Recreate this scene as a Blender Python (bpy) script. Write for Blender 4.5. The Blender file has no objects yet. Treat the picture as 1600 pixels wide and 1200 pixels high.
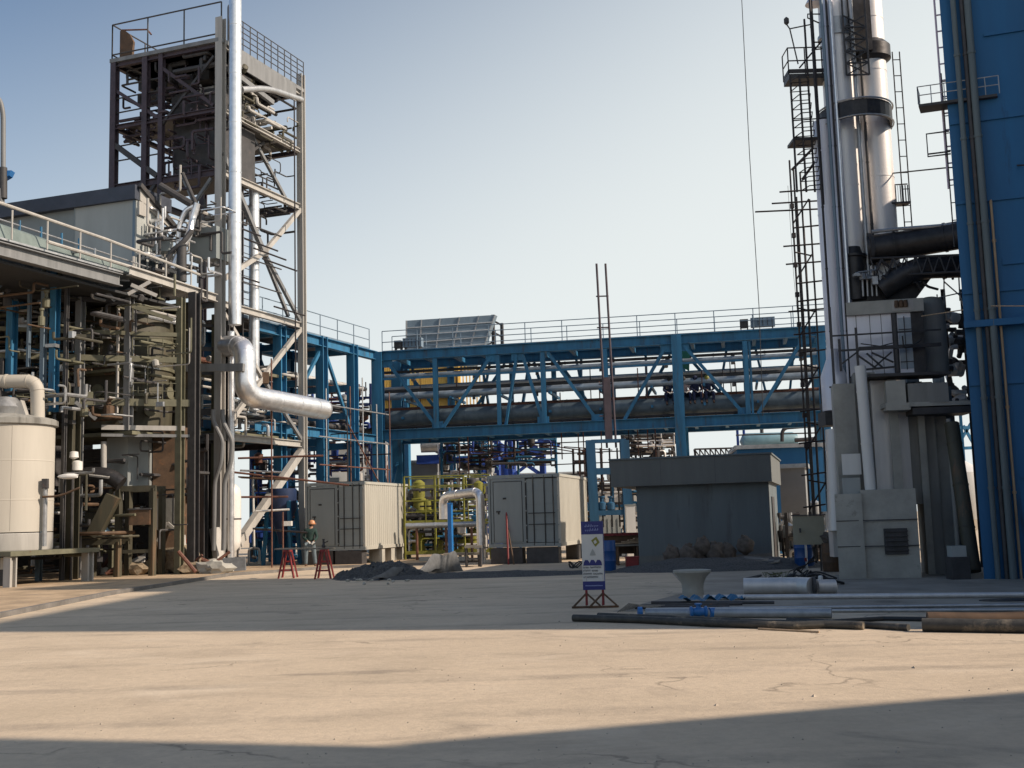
import bpy, bmesh, math, random
from mathutils import Vector, Matrix
R = math.radians
rnd = random.Random(7)
S = bpy.context.scene
C = S.collection
# ------------------------------------------------------------------ camera
FPX = 1760.0; PITCH = R(6.87); ROLL = R(1.63); CZ = 1.6
Fv = Vector((0, math.cos(PITCH), math.sin(PITCH)))
U0 = Vector((0, -math.sin(PITCH), math.cos(PITCH)))
R0 = Vector((1, 0, 0))
CX = R0*math.cos(ROLL) - U0*math.sin(ROLL)
CY = U0*math.cos(ROLL) + R0*math.sin(ROLL)
cam = bpy.data.objects.new('camera', bpy.data.cameras.new('camera'))
C.objects.link(cam)
cam.data.sensor_width = 36; cam.data.lens = 36*FPX/1600
cam.data.clip_start = 0.1; cam.data.clip_end = 2000
m = Matrix((CX, CY, -Fv)).transposed().to_4x4(); m.translation = (0, 0, CZ)
cam.matrix_world = m
S.camera = cam
# ------------------------------------------------------------------ world, sun, exposure
SUN_AZ = math.atan2(.97, -.24); SUN_EL = R(35)
w_ = bpy.data.worlds.new('World'); S.world = w_; w_.use_nodes = True
nt = w_.node_tree
bg = nt.nodes['Background']
sky = nt.nodes.new('ShaderNodeTexSky'); sky.sky_type = 'NISHITA'; sky.sun_disc = False
sky.sun_elevation = SUN_EL; sky.sun_rotation = SUN_AZ
sky.air_density = 1.0; sky.dust_density = 1.6; sky.ozone_density = 1.0; sky.altitude = 0
# the hazy air whitens the sky towards the horizon and towards the sun
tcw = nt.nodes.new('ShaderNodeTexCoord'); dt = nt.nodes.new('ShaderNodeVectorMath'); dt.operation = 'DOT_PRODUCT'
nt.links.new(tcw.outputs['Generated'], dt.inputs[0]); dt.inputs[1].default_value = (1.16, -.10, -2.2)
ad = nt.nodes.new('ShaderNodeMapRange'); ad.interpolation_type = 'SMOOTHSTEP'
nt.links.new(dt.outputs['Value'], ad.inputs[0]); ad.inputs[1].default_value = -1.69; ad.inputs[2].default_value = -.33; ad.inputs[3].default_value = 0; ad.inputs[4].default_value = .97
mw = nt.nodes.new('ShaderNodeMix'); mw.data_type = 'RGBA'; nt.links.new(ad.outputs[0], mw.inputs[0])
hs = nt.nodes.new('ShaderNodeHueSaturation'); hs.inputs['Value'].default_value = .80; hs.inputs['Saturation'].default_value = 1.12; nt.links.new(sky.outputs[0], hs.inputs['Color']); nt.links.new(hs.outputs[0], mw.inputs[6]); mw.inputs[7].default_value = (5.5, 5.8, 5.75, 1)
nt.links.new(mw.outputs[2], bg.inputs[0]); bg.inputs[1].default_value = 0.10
sun = bpy.data.objects.new('sun', bpy.data.lights.new('sun', 'SUN')); C.objects.link(sun)
sun.data.energy = 3.4; sun.data.angle = R(0.8); sun.data.color = (1.0, .84, .68)
sd = Vector((math.sin(SUN_AZ)*math.cos(SUN_EL), math.cos(SUN_AZ)*math.cos(SUN_EL), math.sin(SUN_EL)))
sun.rotation_euler = sd.to_track_quat('Z', 'Y').to_euler()
sun.location = (60, -15, 45)
S.view_settings.view_transform = 'Standard'; S.view_settings.look = 'None'
S.view_settings.exposure = 0.6; S.view_settings.gamma = 1.0
# ------------------------------------------------------------------ measuring helpers (reference pixel + real distance -> world point)
def ray(px, py):
    return Fv + CX*((px-800)/FPX) + CY*((600-py)/FPX)
def P(px, py, Y):
    d = ray(px, py); return Vector((0, 0, CZ)) + d*(Y/d.y)
def G(px, py, z=0.0):
    d = ray(px, py); return Vector((0, 0, CZ)) + d*((z-CZ)/d.z)
V = Vector
def v3(a): return Vector(a)
# ------------------------------------------------------------------ materials
def mat(name, base, rough=.6, metal=0.0, amt=.18, scale=1.5, bump=0.0, rust=None, streak=False, bscale=None, spec=.5):
    M = bpy.data.materials.new(name); M.use_nodes = True
    n = M.node_tree.nodes; l = M.node_tree.links
    b = n['Principled BSDF']
    b.inputs['Roughness'].default_value = rough; b.inputs['Metallic'].default_value = metal
    b.inputs['Specular IOR Level'].default_value = spec
    tc = n.new('ShaderNodeTexCoord'); mp = n.new('ShaderNodeMapping')
    l.new(tc.outputs['Object'], mp.inputs[0])
    if streak: mp.inputs['Scale'].default_value = (1, 1, .12)
    no = n.new('ShaderNodeTexNoise'); no.inputs['Scale'].default_value = scale; no.inputs['Detail'].default_value = 7; no.inputs['Roughness'].default_value = .65
    l.new(mp.outputs[0], no.inputs[0])
    mr = n.new('ShaderNodeMapRange'); mr.inputs[1].default_value = .3; mr.inputs[2].default_value = .7
    l.new(no.outputs[0], mr.inputs[0])
    mx = n.new('ShaderNodeMix'); mx.data_type = 'RGBA'
    mx.inputs[6].default_value = (*[c*(1-amt) for c in base], 1); mx.inputs[7].default_value = (*[min(1, c*(1+amt)) for c in base], 1)
    l.new(mr.outputs[0], mx.inputs[0])
    out = mx.outputs[2]
    if rust:
        col, thr, sc = rust
        n2 = n.new('ShaderNodeTexNoise'); n2.inputs['Scale'].default_value = sc; n2.inputs['Detail'].default_value = 9; n2.inputs['Roughness'].default_value = .7
        l.new(mp.outputs[0], n2.inputs[0])
        r2 = n.new('ShaderNodeMapRange'); r2.inputs[1].default_value = thr; r2.inputs[2].default_value = thr+.12
        l.new(n2.outputs[0], r2.inputs[0])
        m2 = n.new('ShaderNodeMix'); m2.data_type = 'RGBA'; l.new(r2.outputs[0], m2.inputs[0]); l.new(out, m2.inputs[6]); m2.inputs[7].default_value = (*col, 1)
        out = m2.outputs[2]
    l.new(out, b.inputs['Base Color'])
    r3 = n.new('ShaderNodeMapRange'); r3.inputs[3].default_value = max(.05, rough-.1); r3.inputs[4].default_value = min(1, rough+.12)
    l.new(no.outputs[0], r3.inputs[0]); l.new(r3.outputs[0], b.inputs['Roughness'])
    if bump:
        n3 = n.new('ShaderNodeTexNoise'); n3.inputs['Scale'].default_value = bscale or scale*6; n3.inputs['Detail'].default_value = 6
        l.new(tc.outputs['Object'], n3.inputs[0])
        bp = n.new('ShaderNodeBump'); bp.inputs['Strength'].default_value = bump; bp.inputs['Distance'].default_value = .03
        l.new(n3.outputs[0], bp.inputs['Height']); l.new(bp.outputs[0], b.inputs['Normal'])
    return M
RUST = (.16, .07, .035)
M_blue = mat('blue_steel_paint', (.022, .14, .27), .6, amt=.35, rust=((.06, .07, .085), .57, 4), streak=True, scale=3)
M_blue2 = mat('deep_blue_paint', (.012, .045, .24), .45, amt=.25)
M_bluewall = mat('blue_cladding_paint', (.012, .115, .27), .6, amt=.2, scale=.7, streak=True, rust=((.012, .04, .08), .6, 1.5), bump=.05)
M_bright = mat('bright_blue_paint', (.02, .16, .45), .4, amt=.15)
M_grey = mat('grey_steel_paint', (.19, .195, .20), .55, amt=.28, scale=3, rust=(RUST, .66, 5), streak=True)
M_cream = mat('cream_steel_paint', (.40, .385, .36), .55, amt=.18, scale=3, rust=(RUST, .68, 6), streak=True)
M_dark = mat('dark_steel', (.05, .048, .05), .6, amt=.35, scale=4, rust=(RUST, .62, 4))
M_purple = mat('weathered_primer_steel', (.06, .045, .058), .65, amt=.35, scale=4, rust=((.18, .08, .06), .6, 5))
M_clad = mat('aluminium_cladding', (.80, .80, .81), .34, .85, amt=.14, scale=4, bump=.12, bscale=14)
M_cladw = mat('dull_aluminium_cladding', (.64, .62, .60), .5, .55, amt=.14, scale=3, bump=.08, bscale=12, streak=True, rust=((.35, .30, .25), .64, 3))
M_tank = mat('cream_tank_paint', (.46, .43, .375), .6, amt=.10, scale=1.2, streak=True, rust=((.42, .34, .24), .70, 4))
M_conc = mat('old_concrete', (.26, .255, .235), .85, amt=.28, scale=1.6, streak=True, bump=.3, rust=((.10, .095, .085), .58, 1.1))
M_conc2 = mat('pale_concrete_block', (.38, .37, .33), .85, amt=.22, scale=1.3, bump=.25, rust=((.16, .15, .13), .60, 1.4))
M_shed = mat('grey_render', (.12, .145, .16), .8, streak=True, rust=((.085, .09, .09), .56, 1.6), amt=.16, scale=1.2, bump=.15, bscale=20)
M_shedtop = mat('brown_grey_render', (.13, .14, .14), .8, streak=True, rust=((.08, .085, .085), .58, 2), amt=.16, scale=1.6, bump=.15, bscale=20)
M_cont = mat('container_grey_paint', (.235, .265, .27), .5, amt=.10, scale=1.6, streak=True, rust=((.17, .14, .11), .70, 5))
M_cont2 = mat('container_side_cream', (.43, .415, .365), .55, amt=.10, scale=1.6, streak=True, rust=((.3, .22, .15), .70, 5))  # lighter, warmer tone used on the container sides
M_seal = mat('rubber_seal', (.035, .036, .038), .7, amt=.1)
M_olive = mat('olive_brown_shell', (.06, .055, .036), .6, amt=.45, scale=2, rust=((.15, .09, .05), .58, 2.5), streak=True)
M_oliveb = mat('olive_beam_paint', (.14, .135, .09), .6, amt=.25, scale=3, rust=(RUST, .62, 4))
M_brown = mat('brown_rusty_sheet', (.10, .06, .035), .75, amt=.4, scale=3, rust=((.20, .09, .04), .58, 4))
M_yellow = mat('yellow_corrugated_paint', (.72, .48, .12), .55, amt=.12, scale=2, streak=True)
M_ylime = mat('lime_yellow_paint', (.20, .195, .03), .5, amt=.2, scale=3)
M_red = mat('red_oxide_paint', (.20, .018, .02), .55, amt=.25, scale=6)
M_scaf = mat('rusty_scaffold_tube', (.14, .06, .04), .6, amt=.45, scale=5)
M_scafd = mat('dark_scaffold_tube', (.035, .030, .032), .5, .4, amt=.4, scale=6)
M_galv = mat('galvanised_steel', (.42, .43, .44), .45, .7, amt=.2, scale=5)
M_galvb = mat('blue_grey_louvre_paint', (.16, .22, .28), .5, .1, amt=.15, scale=2, streak=True)
M_duct = mat('dark_lagged_duct', (.045, .043, .045), .45, .5, amt=.45, scale=2.5, bump=.25, bscale=6, rust=((.09, .08, .07), .6, 3))
M_white = mat('white_paint', (.70, .69, .66), .5, amt=.08, scale=2, streak=True, rust=((.4, .36, .3), .68, 4))
M_gravel = mat('dark_gravel', (.085, .086, .087), .95, amt=.5, scale=22, bump=1.0, bscale=40)
M_tarp = mat('grey_tarpaulin', (.12, .125, .13), .75, amt=.3, scale=4, bump=.4, bscale=12)
M_sack = mat('dusty_woven_sack', (.12, .10, .085), .9, amt=.4, scale=7, bump=.5, bscale=40)
M_wood = mat('weathered_timber', (.42, .30, .19), .8, amt=.3, scale=9, streak=True)
M_woodg = mat('greyed_timber', (.22, .20, .17), .85, amt=.3, scale=9, streak=True)
M_pipeblk = mat('black_plastic_pipe', (.055, .052, .045), .6, amt=.4, scale=8, rust=((.22, .18, .13), .56, 3))
M_plastic = mat('blue_plastic_drum', (.010, .07, .24), .4, amt=.15, scale=3)
M_skin = mat('skin', (.36, .20, .13), .6, amt=.08)
M_jack = mat('dark_green_cloth', (.018, .045, .04), .9, amt=.3, scale=14, bump=.3)
M_trou = mat('blue_grey_cloth', (.13, .17, .20), .9, amt=.25, scale=12, bump=.3)
M_navy = mat('navy_cloth', (.015, .022, .06), .9, amt=.3, scale=12, bump=.3)
M_pale = mat('pale_pink_cloth', (.42, .33, .33), .9, amt=.15, scale=12, bump=.3)
M_helm = mat('orange_helmet_plastic', (.55, .26, .13), .35, amt=.08)
M_boot = mat('brown_leather', (.05, .03, .02), .7, amt=.2)
M_glove = mat('white_cotton_glove', (.60, .58, .54), .9, amt=.1)
M_hair = mat('black_hair', (.012, .010, .009), .7, amt=.2)
M_banner = mat('banner_white_print', (.58, .59, .58), .55, amt=.05, scale=5)
M_bannern = mat('banner_navy_print', (.022, .030, .17), .5, amt=.1, scale=5)
M_ink = mat('banner_black_ink', (.02, .035, .05), .6, amt=.1)
M_inkw = mat('banner_pale_blue_ink', (.30, .36, .62), .6, amt=.1)
M_inkg = mat('banner_olive_ink', (.22, .22, .04), .6, amt=.1)
M_inkgr = mat('banner_grey_ink', (.36, .38, .37), .6, amt=.1)
M_box = mat('beige_cabinet_paint', (.30, .28, .21), .5, amt=.1, scale=3)
M_cable = mat('black_cable', (.02, .02, .022), .5, amt=.1)
M_bigs = mat('blue_silver_lagging', (.30, .36, .42), .45, .5, amt=.2, scale=3, bump=.08)
M_bigp = mat('blue_grey_lagging', (.085, .115, .14), .5, .3, amt=.3, scale=2.5, bump=.15, bscale=6)
M_rubble = mat('broken_masonry', (.24, .19, .13), .9, amt=.4, scale=8, bump=.6, rust=((.10, .05, .03), .56, 6))
M_glass = mat('dirty_window_glass', (.05, .06, .07), .15, amt=.2, scale=4)
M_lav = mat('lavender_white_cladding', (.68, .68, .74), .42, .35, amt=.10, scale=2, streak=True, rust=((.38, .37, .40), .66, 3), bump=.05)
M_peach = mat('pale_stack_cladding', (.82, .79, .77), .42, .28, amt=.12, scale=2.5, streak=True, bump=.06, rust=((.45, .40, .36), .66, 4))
M_wall = mat('pale_wall_panel', (.36, .38, .37), .6, amt=.12, scale=1.4, streak=True)
M_roof = mat('slate_blue_roof_sheet', (.05, .06, .085), .55, amt=.25, scale=2)
M_whiteb = mat('hazy_white_wall', (.50, .49, .46), .7, amt=.1, scale=1)
M_greyb = mat('hazy_grey_wall', (.20, .21, .22), .7, amt=.15, scale=1)

def ground_mat():
    M = bpy.data.materials.new('dusty_concrete'); M.use_nodes = True
    n = M.node_tree.nodes; l = M.node_tree.links; b = n['Principled BSDF']
    b.inputs['Roughness'].default_value = .9; b.inputs['Specular IOR Level'].default_value = .25
    tc = n.new('ShaderNodeTexCoord')
    def noise(sc, det=8, rg=.6, vec=None, dist=0):
        x = n.new('ShaderNodeTexNoise'); x.inputs['Scale'].default_value = sc; x.inputs['Detail'].default_value = det; x.inputs['Roughness'].default_value = rg; x.inputs['Distortion'].default_value = dist
        l.new(vec or tc.outputs['Object'], x.inputs[0]); return x.outputs[0]
    def rng(s, a, bb, c=0, d=1):
        x = n.new('ShaderNodeMapRange'); x.inputs[1].default_value = a; x.inputs[2].default_value = bb; x.inputs[3].default_value = c; x.inputs[4].default_value = d
        l.new(s, x.inputs[0]); return x.outputs[0]
    def mix(f, a, bb):
        x = n.new('ShaderNodeMix'); x.data_type = 'RGBA'; l.new(f, x.inputs[0])
        for k, q in ((6, a), (7, bb)):
            if isinstance(q, tuple): x.inputs[k].default_value = (*q, 1)
            else: l.new(q, x.inputs[k])
        return x.outputs[2]
    mp = n.new('ShaderNodeMapping'); mp.inputs['Scale'].default_value = (.6, 1.15, 1); mp.inputs['Rotation'].default_value = (0, 0, .5); l.new(tc.outputs['Object'], mp.inputs[0])
    c = mix(rng(noise(.35, 9, .65), .35, .65), (.54, .44, .32), (.65, .53, .39))
    c = mix(rng(noise(1.1, 10, .7, mp.outputs[0], .6), .50, .74, 0, .7), c, (.38, .31, .235))
    c = mix(rng(noise(9, 10, .75), .42, .75, 0, .45), c, (.36, .295, .23))
    c = mix(rng(noise(60, 4, .8), .55, .75, 0, .35), c, (.27, .225, .18))
    c = mix(rng(noise(.5, 6, .6, mp.outputs[0]), .57, .68, 0, .55), c, (.70, .595, .46))
    # oil and tyre stains
    c = mix(rng(noise(.42, 7, .62, mp.outputs[0], 1.2), .60, .70, 0, .7), c, (.24, .20, .16))
    # hairline cracks
    vo = n.new('ShaderNodeTexVoronoi'); vo.feature = 'DISTANCE_TO_EDGE'; vo.inputs['Scale'].default_value = .16
    wn = n.new('ShaderNodeTexNoise'); wn.inputs['Scale'].default_value = .9; wn.inputs['Detail'].default_value = 6; l.new(tc.outputs['Object'], wn.inputs[0])
    vm = n.new('ShaderNodeVectorMath'); vm.operation = 'MULTIPLY_ADD'; l.new(wn.outputs['Color'], vm.inputs[0]); vm.inputs[1].default_value = (2.4, 2.4, 0); l.new(tc.outputs['Object'], vm.inputs[2])
    l.new(vm.outputs[0], vo.inputs['Vector'])
    crack = rng(vo.outputs['Distance'], .0, .006, 1, 0)
    br = rng(noise(.35, 3), .50, .56)
    mu = n.new('ShaderNodeMath'); mu.operation = 'MULTIPLY'; l.new(crack, mu.inputs[0]); l.new(br, mu.inputs[1])
    mu2 = n.new('ShaderNodeMath'); mu2.operation = 'MULTIPLY'; l.new(mu.outputs[0], mu2.inputs[0]); mu2.inputs[1].default_value = .55
    c = mix(mu2.outputs[0], c, (.12, .10, .08))
    dn = n.new('ShaderNodeTexNoise'); dn.inputs['Scale'].default_value = 1.6; dn.inputs['Detail'].default_value = 9; dn.inputs['Roughness'].default_value = .7; l.new(tc.outputs['Object'], dn.inputs[0])
    def stain(c, cx_, cy_, rx, ry, ang, col, k):
        m_ = n.new('ShaderNodeMapping'); m_.vector_type = 'TEXTURE'; m_.inputs['Location'].default_value = (cx_, cy_, 0); m_.inputs['Rotation'].default_value = (0, 0, ang); m_.inputs['Scale'].default_value = (rx, ry, 1)
        l.new(tc.outputs['Object'], m_.inputs[0]); ln = n.new('ShaderNodeVectorMath'); ln.operation = 'LENGTH'; l.new(m_.outputs[0], ln.inputs[0])
        ad_ = n.new('ShaderNodeMath'); ad_.operation = 'MULTIPLY_ADD'; l.new(dn.outputs[0], ad_.inputs[0]); ad_.inputs[1].default_value = 2.6; l.new(ln.outputs['Value'], ad_.inputs[2])
        return mix(rng(ad_.outputs[0], 1.5, 2.35, k, 0), c, col)
    for a_ in ((4.2, 12.6, 1.4, .35, .25, (.30, .22, .165), .6), (5.3, 13.2, 1.1, .3, .1, (.24, .19, .15), .6), (2.0, 12.9, 1.3, .22, -.12, (.78, .68, .55), .6),
               (-1.25, 10.2, .09, 1.0, .35, (.27, .22, .17), .8), (-3.4, 9.4, .45, .12, .1, (.34, .27, .2), .7), (1.0, 8.0, 1.1, .22, -.1, (.20, .17, .14), .75), (2.2, 8.15, .8, .2, .1, (.20, .17, .14), .6),
               (-2.9, 8.5, .3, .1, 0, (.18, .15, .13), .8), (-.9, 8.1, .6, .1, .1, (.2, .17, .14), .7), (-8.5, 24.5, 2.2, .7, .9, (.17, .15, .13), .6), (-4, 30, 5, .35, -.05, (.2, .17, .15), .5), (1.0, 27.5, 4, .6, -.1, (.2, .18, .15), .55), (-2.5, 21.5, 4, .18, .12, (.24, .2, .17), .5)):
        c = stain(c, *a_)
    # faint tyre tracks
    wv = n.new('ShaderNodeTexWave'); wv.inputs['Scale'].default_value = .16; wv.inputs['Distortion'].default_value = 5; wv.inputs['Detail'].default_value = 1; wv.inputs['Detail Scale'].default_value = .25; wv.bands_direction = 'Y'
    l.new(tc.outputs['Object'], wv.inputs[0])
    mt = n.new('ShaderNodeMath'); mt.operation = 'MULTIPLY'; l.new(rng(wv.outputs['Fac'], .90, .985, 0, .45), mt.inputs[0]); l.new(rng(noise(.9, 8, .75), .42, .6), mt.inputs[1])
    c = mix(mt.outputs[0], c, (.27, .225, .18))
    l.new(c, b.inputs['Base Color'])
    bp = n.new('ShaderNodeBump'); bp.inputs['Strength'].default_value = .5; bp.inputs['Distance'].default_value = .02
    l.new(noise(14, 10, .7), bp.inputs['Height']); l.new(bp.outputs[0], b.inputs['Normal'])
    return M
M_ground = ground_mat()
M_dust = mat('orange_dust', (.42, .31, .20), .95, amt=.3, scale=1.2, bump=.5, bscale=18, rust=((.26, .21, .16), .55, 1.5))
M_kerbd = mat('dark_kerb_stone', (.16, .15, .14), .9, amt=.3, scale=3)

# ------------------------------------------------------------------ mesh builder
class MB:
    def __init__(s): s.v = []; s.f = []
    def add(s, vs, fs):
        o = len(s.v); s.v += [Vector(a) for a in vs]; s.f += [tuple(i+o for i in f) for f in fs]; return s
    def pp(s, p, a, b, c):      # parallelepiped from corner p
        p, a, b, c = map(Vector, (p, a, b, c))
        q = [p, p+a, p+a+b, p+b, p+c, p+a+c, p+a+b+c, p+b+c]
        fs = [(0, 3, 2, 1), (4, 5, 6, 7), (0, 1, 5, 4), (1, 2, 6, 5), (2, 3, 7, 6), (3, 0, 4, 7)]
        if a.cross(b).dot(c) < 0: fs = [f[::-1] for f in fs]
        return s.add(q, fs)
    def box(s, c, sz, ang=0.0):  # centre, size, rotation about z
        ca, sa = math.cos(ang), math.sin(ang); X = Vector((ca, sa, 0))*sz[0]; Y = Vector((-sa, ca, 0))*sz[1]; Z = Vector((0, 0, sz[2]))
        return s.pp(Vector(c)-X/2-Y/2-Z/2, X, Y, Z)
    def beam(s, p, q, w, h, up=(0, 0, 1)):
        p, q = Vector(p), Vector(q); d = (q-p); n = d.normalized(); up = Vector(up)
        if abs(n.dot(up)) > .98: up = Vector((.37, .93, 0))
        sd_ = n.cross(up).normalized(); u2 = sd_.cross(n).normalized()
        return s.pp(p-sd_*w/2-u2*h/2, sd_*w, d, u2*h)
    def ibeam(s, p, q, w, h, up=(0, 0, 1), t=.03):
        p, q = Vector(p), Vector(q); d = q-p; n = d.normalized(); up = Vector(up)
        if abs(n.dot(up)) > .98: up = Vector((.37, .93, 0))
        sd_ = n.cross(up).normalized(); u2 = sd_.cross(n).normalized()
        s.pp(p-sd_*w/2-u2*h/2, sd_*w, d, u2*t); s.pp(p-sd_*w/2+u2*(h/2-t), sd_*w, d, u2*t)
        return s.pp(p-sd_*t/2-u2*(h/2-t), sd_*t, d, u2*(h-2*t))
    def tube(s, pts, r, n=10, caps=True, r1=None):
        pts = [Vector(p) for p in pts]; k = len(pts); rings = []; prev = None
        for i, p in enumerate(pts):
            if i == 0: t = pts[1]-p
            elif i == k-1: t = p-pts[i-1]
            else: t = (pts[i+1]-p).normalized()+(p-pts[i-1]).normalized()
            t = t.normalized()
            if prev is None:
                a = Vector((0, 0, 1)) if abs(t.z) < .9 else Vector((0, 1, 0)); x = t.cross(a).normalized()
            else: x = (prev - t*prev.dot(t)).normalized()
            prev = x; y = t.cross(x)
            rr = r if r1 is None else r+(r1-r)*i/(k-1)
            rings.append([p+(x*math.cos(2*math.pi*j/n)+y*math.sin(2*math.pi*j/n))*rr for j in range(n)])
        vs = [q for g in rings for q in g]; fs = []
        for i in range(k-1):
            for j in range(n):
                a, b = i*n+j, i*n+(j+1) % n; fs.append((a, b, b+n, a+n))
        if caps: fs += [tuple(range(n-1, -1, -1)), tuple(range((k-1)*n, k*n))]
        return s.add(vs, fs)
    def lathe(s, c, prof, n=24, axis=(0, 0, 1)):   # prof: (radius, height) pairs
        c = Vector(c); ax = Vector(axis).normalized()
        a = Vector((0, 0, 1)) if abs(ax.z) < .9 else Vector((1, 0, 0)); x = a.cross(ax).normalized(); y = ax.cross(x)
        vs = []; fs = []
        for r, h in prof:
            for j in range(n): vs.append(c+ax*h+(x*math.cos(2*math.pi*j/n)+y*math.sin(2*math.pi*j/n))*max(r, .0005))
        k = len(prof)
        for i in range(k-1):
            for j in range(n):
                q, b = i*n+j, i*n+(j+1) % n; fs.append((q, b, b+n, q+n))
        fs += [tuple(range(n-1, -1, -1)), tuple(range((k-1)*n, k*n))]
        return s.add(vs, fs)
    def prism(s, poly, ext):     # polygon (list of points) extruded by ext
        poly = [Vector(p) for p in poly]; ext = Vector(ext); k = len(poly)
        fs = [tuple(range(k-1, -1, -1)), tuple(range(k, 2*k))]+[(i, (i+1) % k, (i+1) % k+k, i+k) for i in range(k)]
        return s.add(poly+[p+ext for p in poly], fs)
    def grid(s, fn, nx, ny):
        vs = [fn(i/nx, j/ny) for j in range(ny+1) for i in range(nx+1)]
        return s.add(vs, [(j*(nx+1)+i, j*(nx+1)+i+1, (j+1)*(nx+1)+i+1, (j+1)*(nx+1)+i) for j in range(ny) for i in range(nx)])
    def blob(s, c, rx, ry, rz, seed=0, amp=.2, sub=2):
        b = bmesh.new(); bmesh.ops.create_icosphere(b, subdivisions=sub, radius=1); q = random.Random(seed); ph = [q.uniform(0, 6) for _ in range(6)]
        vs = []
        for v in b.verts:
            k = 1+amp*(math.sin(3*v.co.x+ph[0])*math.cos(4*v.co.y+ph[1])+.6*math.sin(7*v.co.z+ph[2]+5*v.co.x)+q.uniform(-.35, .35))
            vs.append(Vector(c)+Vector((v.co.x*rx*k, v.co.y*ry*k, v.co.z*rz*k)))
        fs = [tuple(v.index for v in f.verts) for f in b.faces]; b.free(); return s.add(vs, fs)
    def build(s, name, material, parent=None, smooth=35, recalc=True):
        org = Vector((0, 0, 0))
        if parent is None:
            xs = [v.x for v in s.v]; ys = [v.y for v in s.v]; zs = [v.z for v in s.v]
            org = Vector(((min(xs)+max(xs))/2, (min(ys)+max(ys))/2, min(zs)))
        else:
            q = parent
            while q: org += q.location; q = q.parent
        me = bpy.data.meshes.new(name); me.from_pydata([v-org for v in s.v], [], s.f)
        if recalc:
            b = bmesh.new(); b.from_mesh(me); bmesh.ops.recalc_face_normals(b, faces=b.faces); b.to_mesh(me); b.free()
        me.materials.append(material)
        if smooth:
            me.polygons.foreach_set('use_smooth', [True]*len(me.polygons)); me.set_sharp_from_angle(angle=R(smooth))
        o = bpy.data.objects.new(name, me); C.objects.link(o)
        if parent is None: o.location = org
        else: o.parent = parent
        return o
def bend(pts, r, n=6):          # round the corners of a polyline
    pts = [Vector(p) for p in pts]; out = [pts[0]]
    for i in range(1, len(pts)-1):
        a, b, c = pts[i-1], pts[i], pts[i+1]; d1 = (a-b); d2 = (c-b); k = min(r, d1.length*.49, d2.length*.49)
        p0 = b+d1.normalized()*k; p1 = b+d2.normalized()*k
        for j in range(n+1):
            t = j/n; out.append(p0*(1-t)**2+b*2*t*(1-t)+p1*t*t)
    out.append(pts[-1]); return out
def tag(o, label, cat, group=None, kind=None):
    o['label'] = label; o['category'] = cat
    if group: o['group'] = group
    if kind: o['kind'] = kind
    return o
def thing(name, label, cat, loc, group=None):
    o = bpy.data.objects.new(name, None); o.empty_display_size = .2; C.objects.link(o); o.location = loc
    return tag(o, label, cat, group)
def struct(o):
    o['kind'] = 'structure'; return o
def copy_tree(o, parent=None):
    c = o.copy(); C.objects.link(c); c.parent = parent
    for ch in list(o.children): copy_tree(ch, c)
    return c
def clad_pipe(name, pts, r, material, parent, n=16, seg=1.0, band=.012, bw=.05):
    b = MB().tube(pts, r, n)
    L = 0
    for a, c in zip(pts[:-1], pts[1:]):
        a, c = Vector(a), Vector(c); d = (c-a).length; k = int(d/seg)
        for i in range(1, k+1):
            if d > .6:
                p = a+(c-a)*(i/(k+.5)); t = (c-a).normalized(); b.tube([p-t*bw/2, p+t*bw/2], r+band, n)
    sh = [i for i in range(1, len(pts)-1) if (Vector(pts[i])-Vector(pts[i-1])).length < .6]
    for i in sh[::3]:
        p = Vector(pts[i]); tt_ = (Vector(pts[i+1])-Vector(pts[i-1])).normalized(); b.tube([p-tt_*.012, p+tt_*.012], r+band*.7, n)
    return b.build(name, material, parent)
def railing(t, pts, h=1.1, step=1.5, material=None, r=.02, rails=(1.0, .52), toe=True, name='railing'):
    b = MB(); pts = [Vector(p) for p in pts]
    for a, c in zip(pts[:-1], pts[1:]):
        n = max(1, round((c-a).length/step))
        for i in range(n+1):
            p = a+(c-a)*(i/n); b.tube([p, p+V((0, 0, h))], r, 6)
        for k in rails: b.tube([a+V((0, 0, h*k)), c+V((0, 0, h*k))], r, 6)
        if toe: b.beam(a+V((0, 0, .07)), c+V((0, 0, .07)), .012, .12)
    return b.build(name, material, t)
def ladder(t, p, q, side, w=.4, r=.018, material=None, step=.35, name='ladder'):
    p, q, sd_ = Vector(p), Vector(q), Vector(side).normalized(); b = MB()
    b.tube([p-sd_*w/2, q-sd_*w/2], r, 6); b.tube([p+sd_*w/2, q+sd_*w/2], r, 6)
    n = int((q-p).length/step)
    for i in range(n):
        c = p+(q-p)*((i+.5)/n); b.tube([c-sd_*w/2, c+sd_*w/2], r*.8, 5)
    return b.build(name, material, t)
Zv = V((0, 0, 1))
# ================================================================== ground
def zfun(i, j):
    x = -300+600*i; y = -60+660*j; return V((x, y, 0))
g = MB().grid(zfun, 60, 66).build('ground', M_ground, smooth=0); struct(g)
# dusty pavement along the process buildings on the left
edge = [(-9.2, 13.0), (-9.75, 18.5), (-10.1, 22.2), (-10.35, 28.8), (-10.0, 33.5), (-9.7, 38.2), (-6.9, 42.2), (-3.2, 42.9), (-3.2, 60), (-60, 60), (-60, 13)]
pv = MB().prism([V((x, y, -.05)) for x, y in edge], V((0, 0, .13))).build('pavement', M_dust, smooth=0); struct(pv)
kb = MB()
for (x0, y0), (x1, y1) in zip(edge[:7], edge[1:8]): kb.beam((x0+.06, y0, .02), (x1+.06, y1, .02), .12, .16)
struct(kb.build('kerb', M_kerbd, smooth=0))
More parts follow.
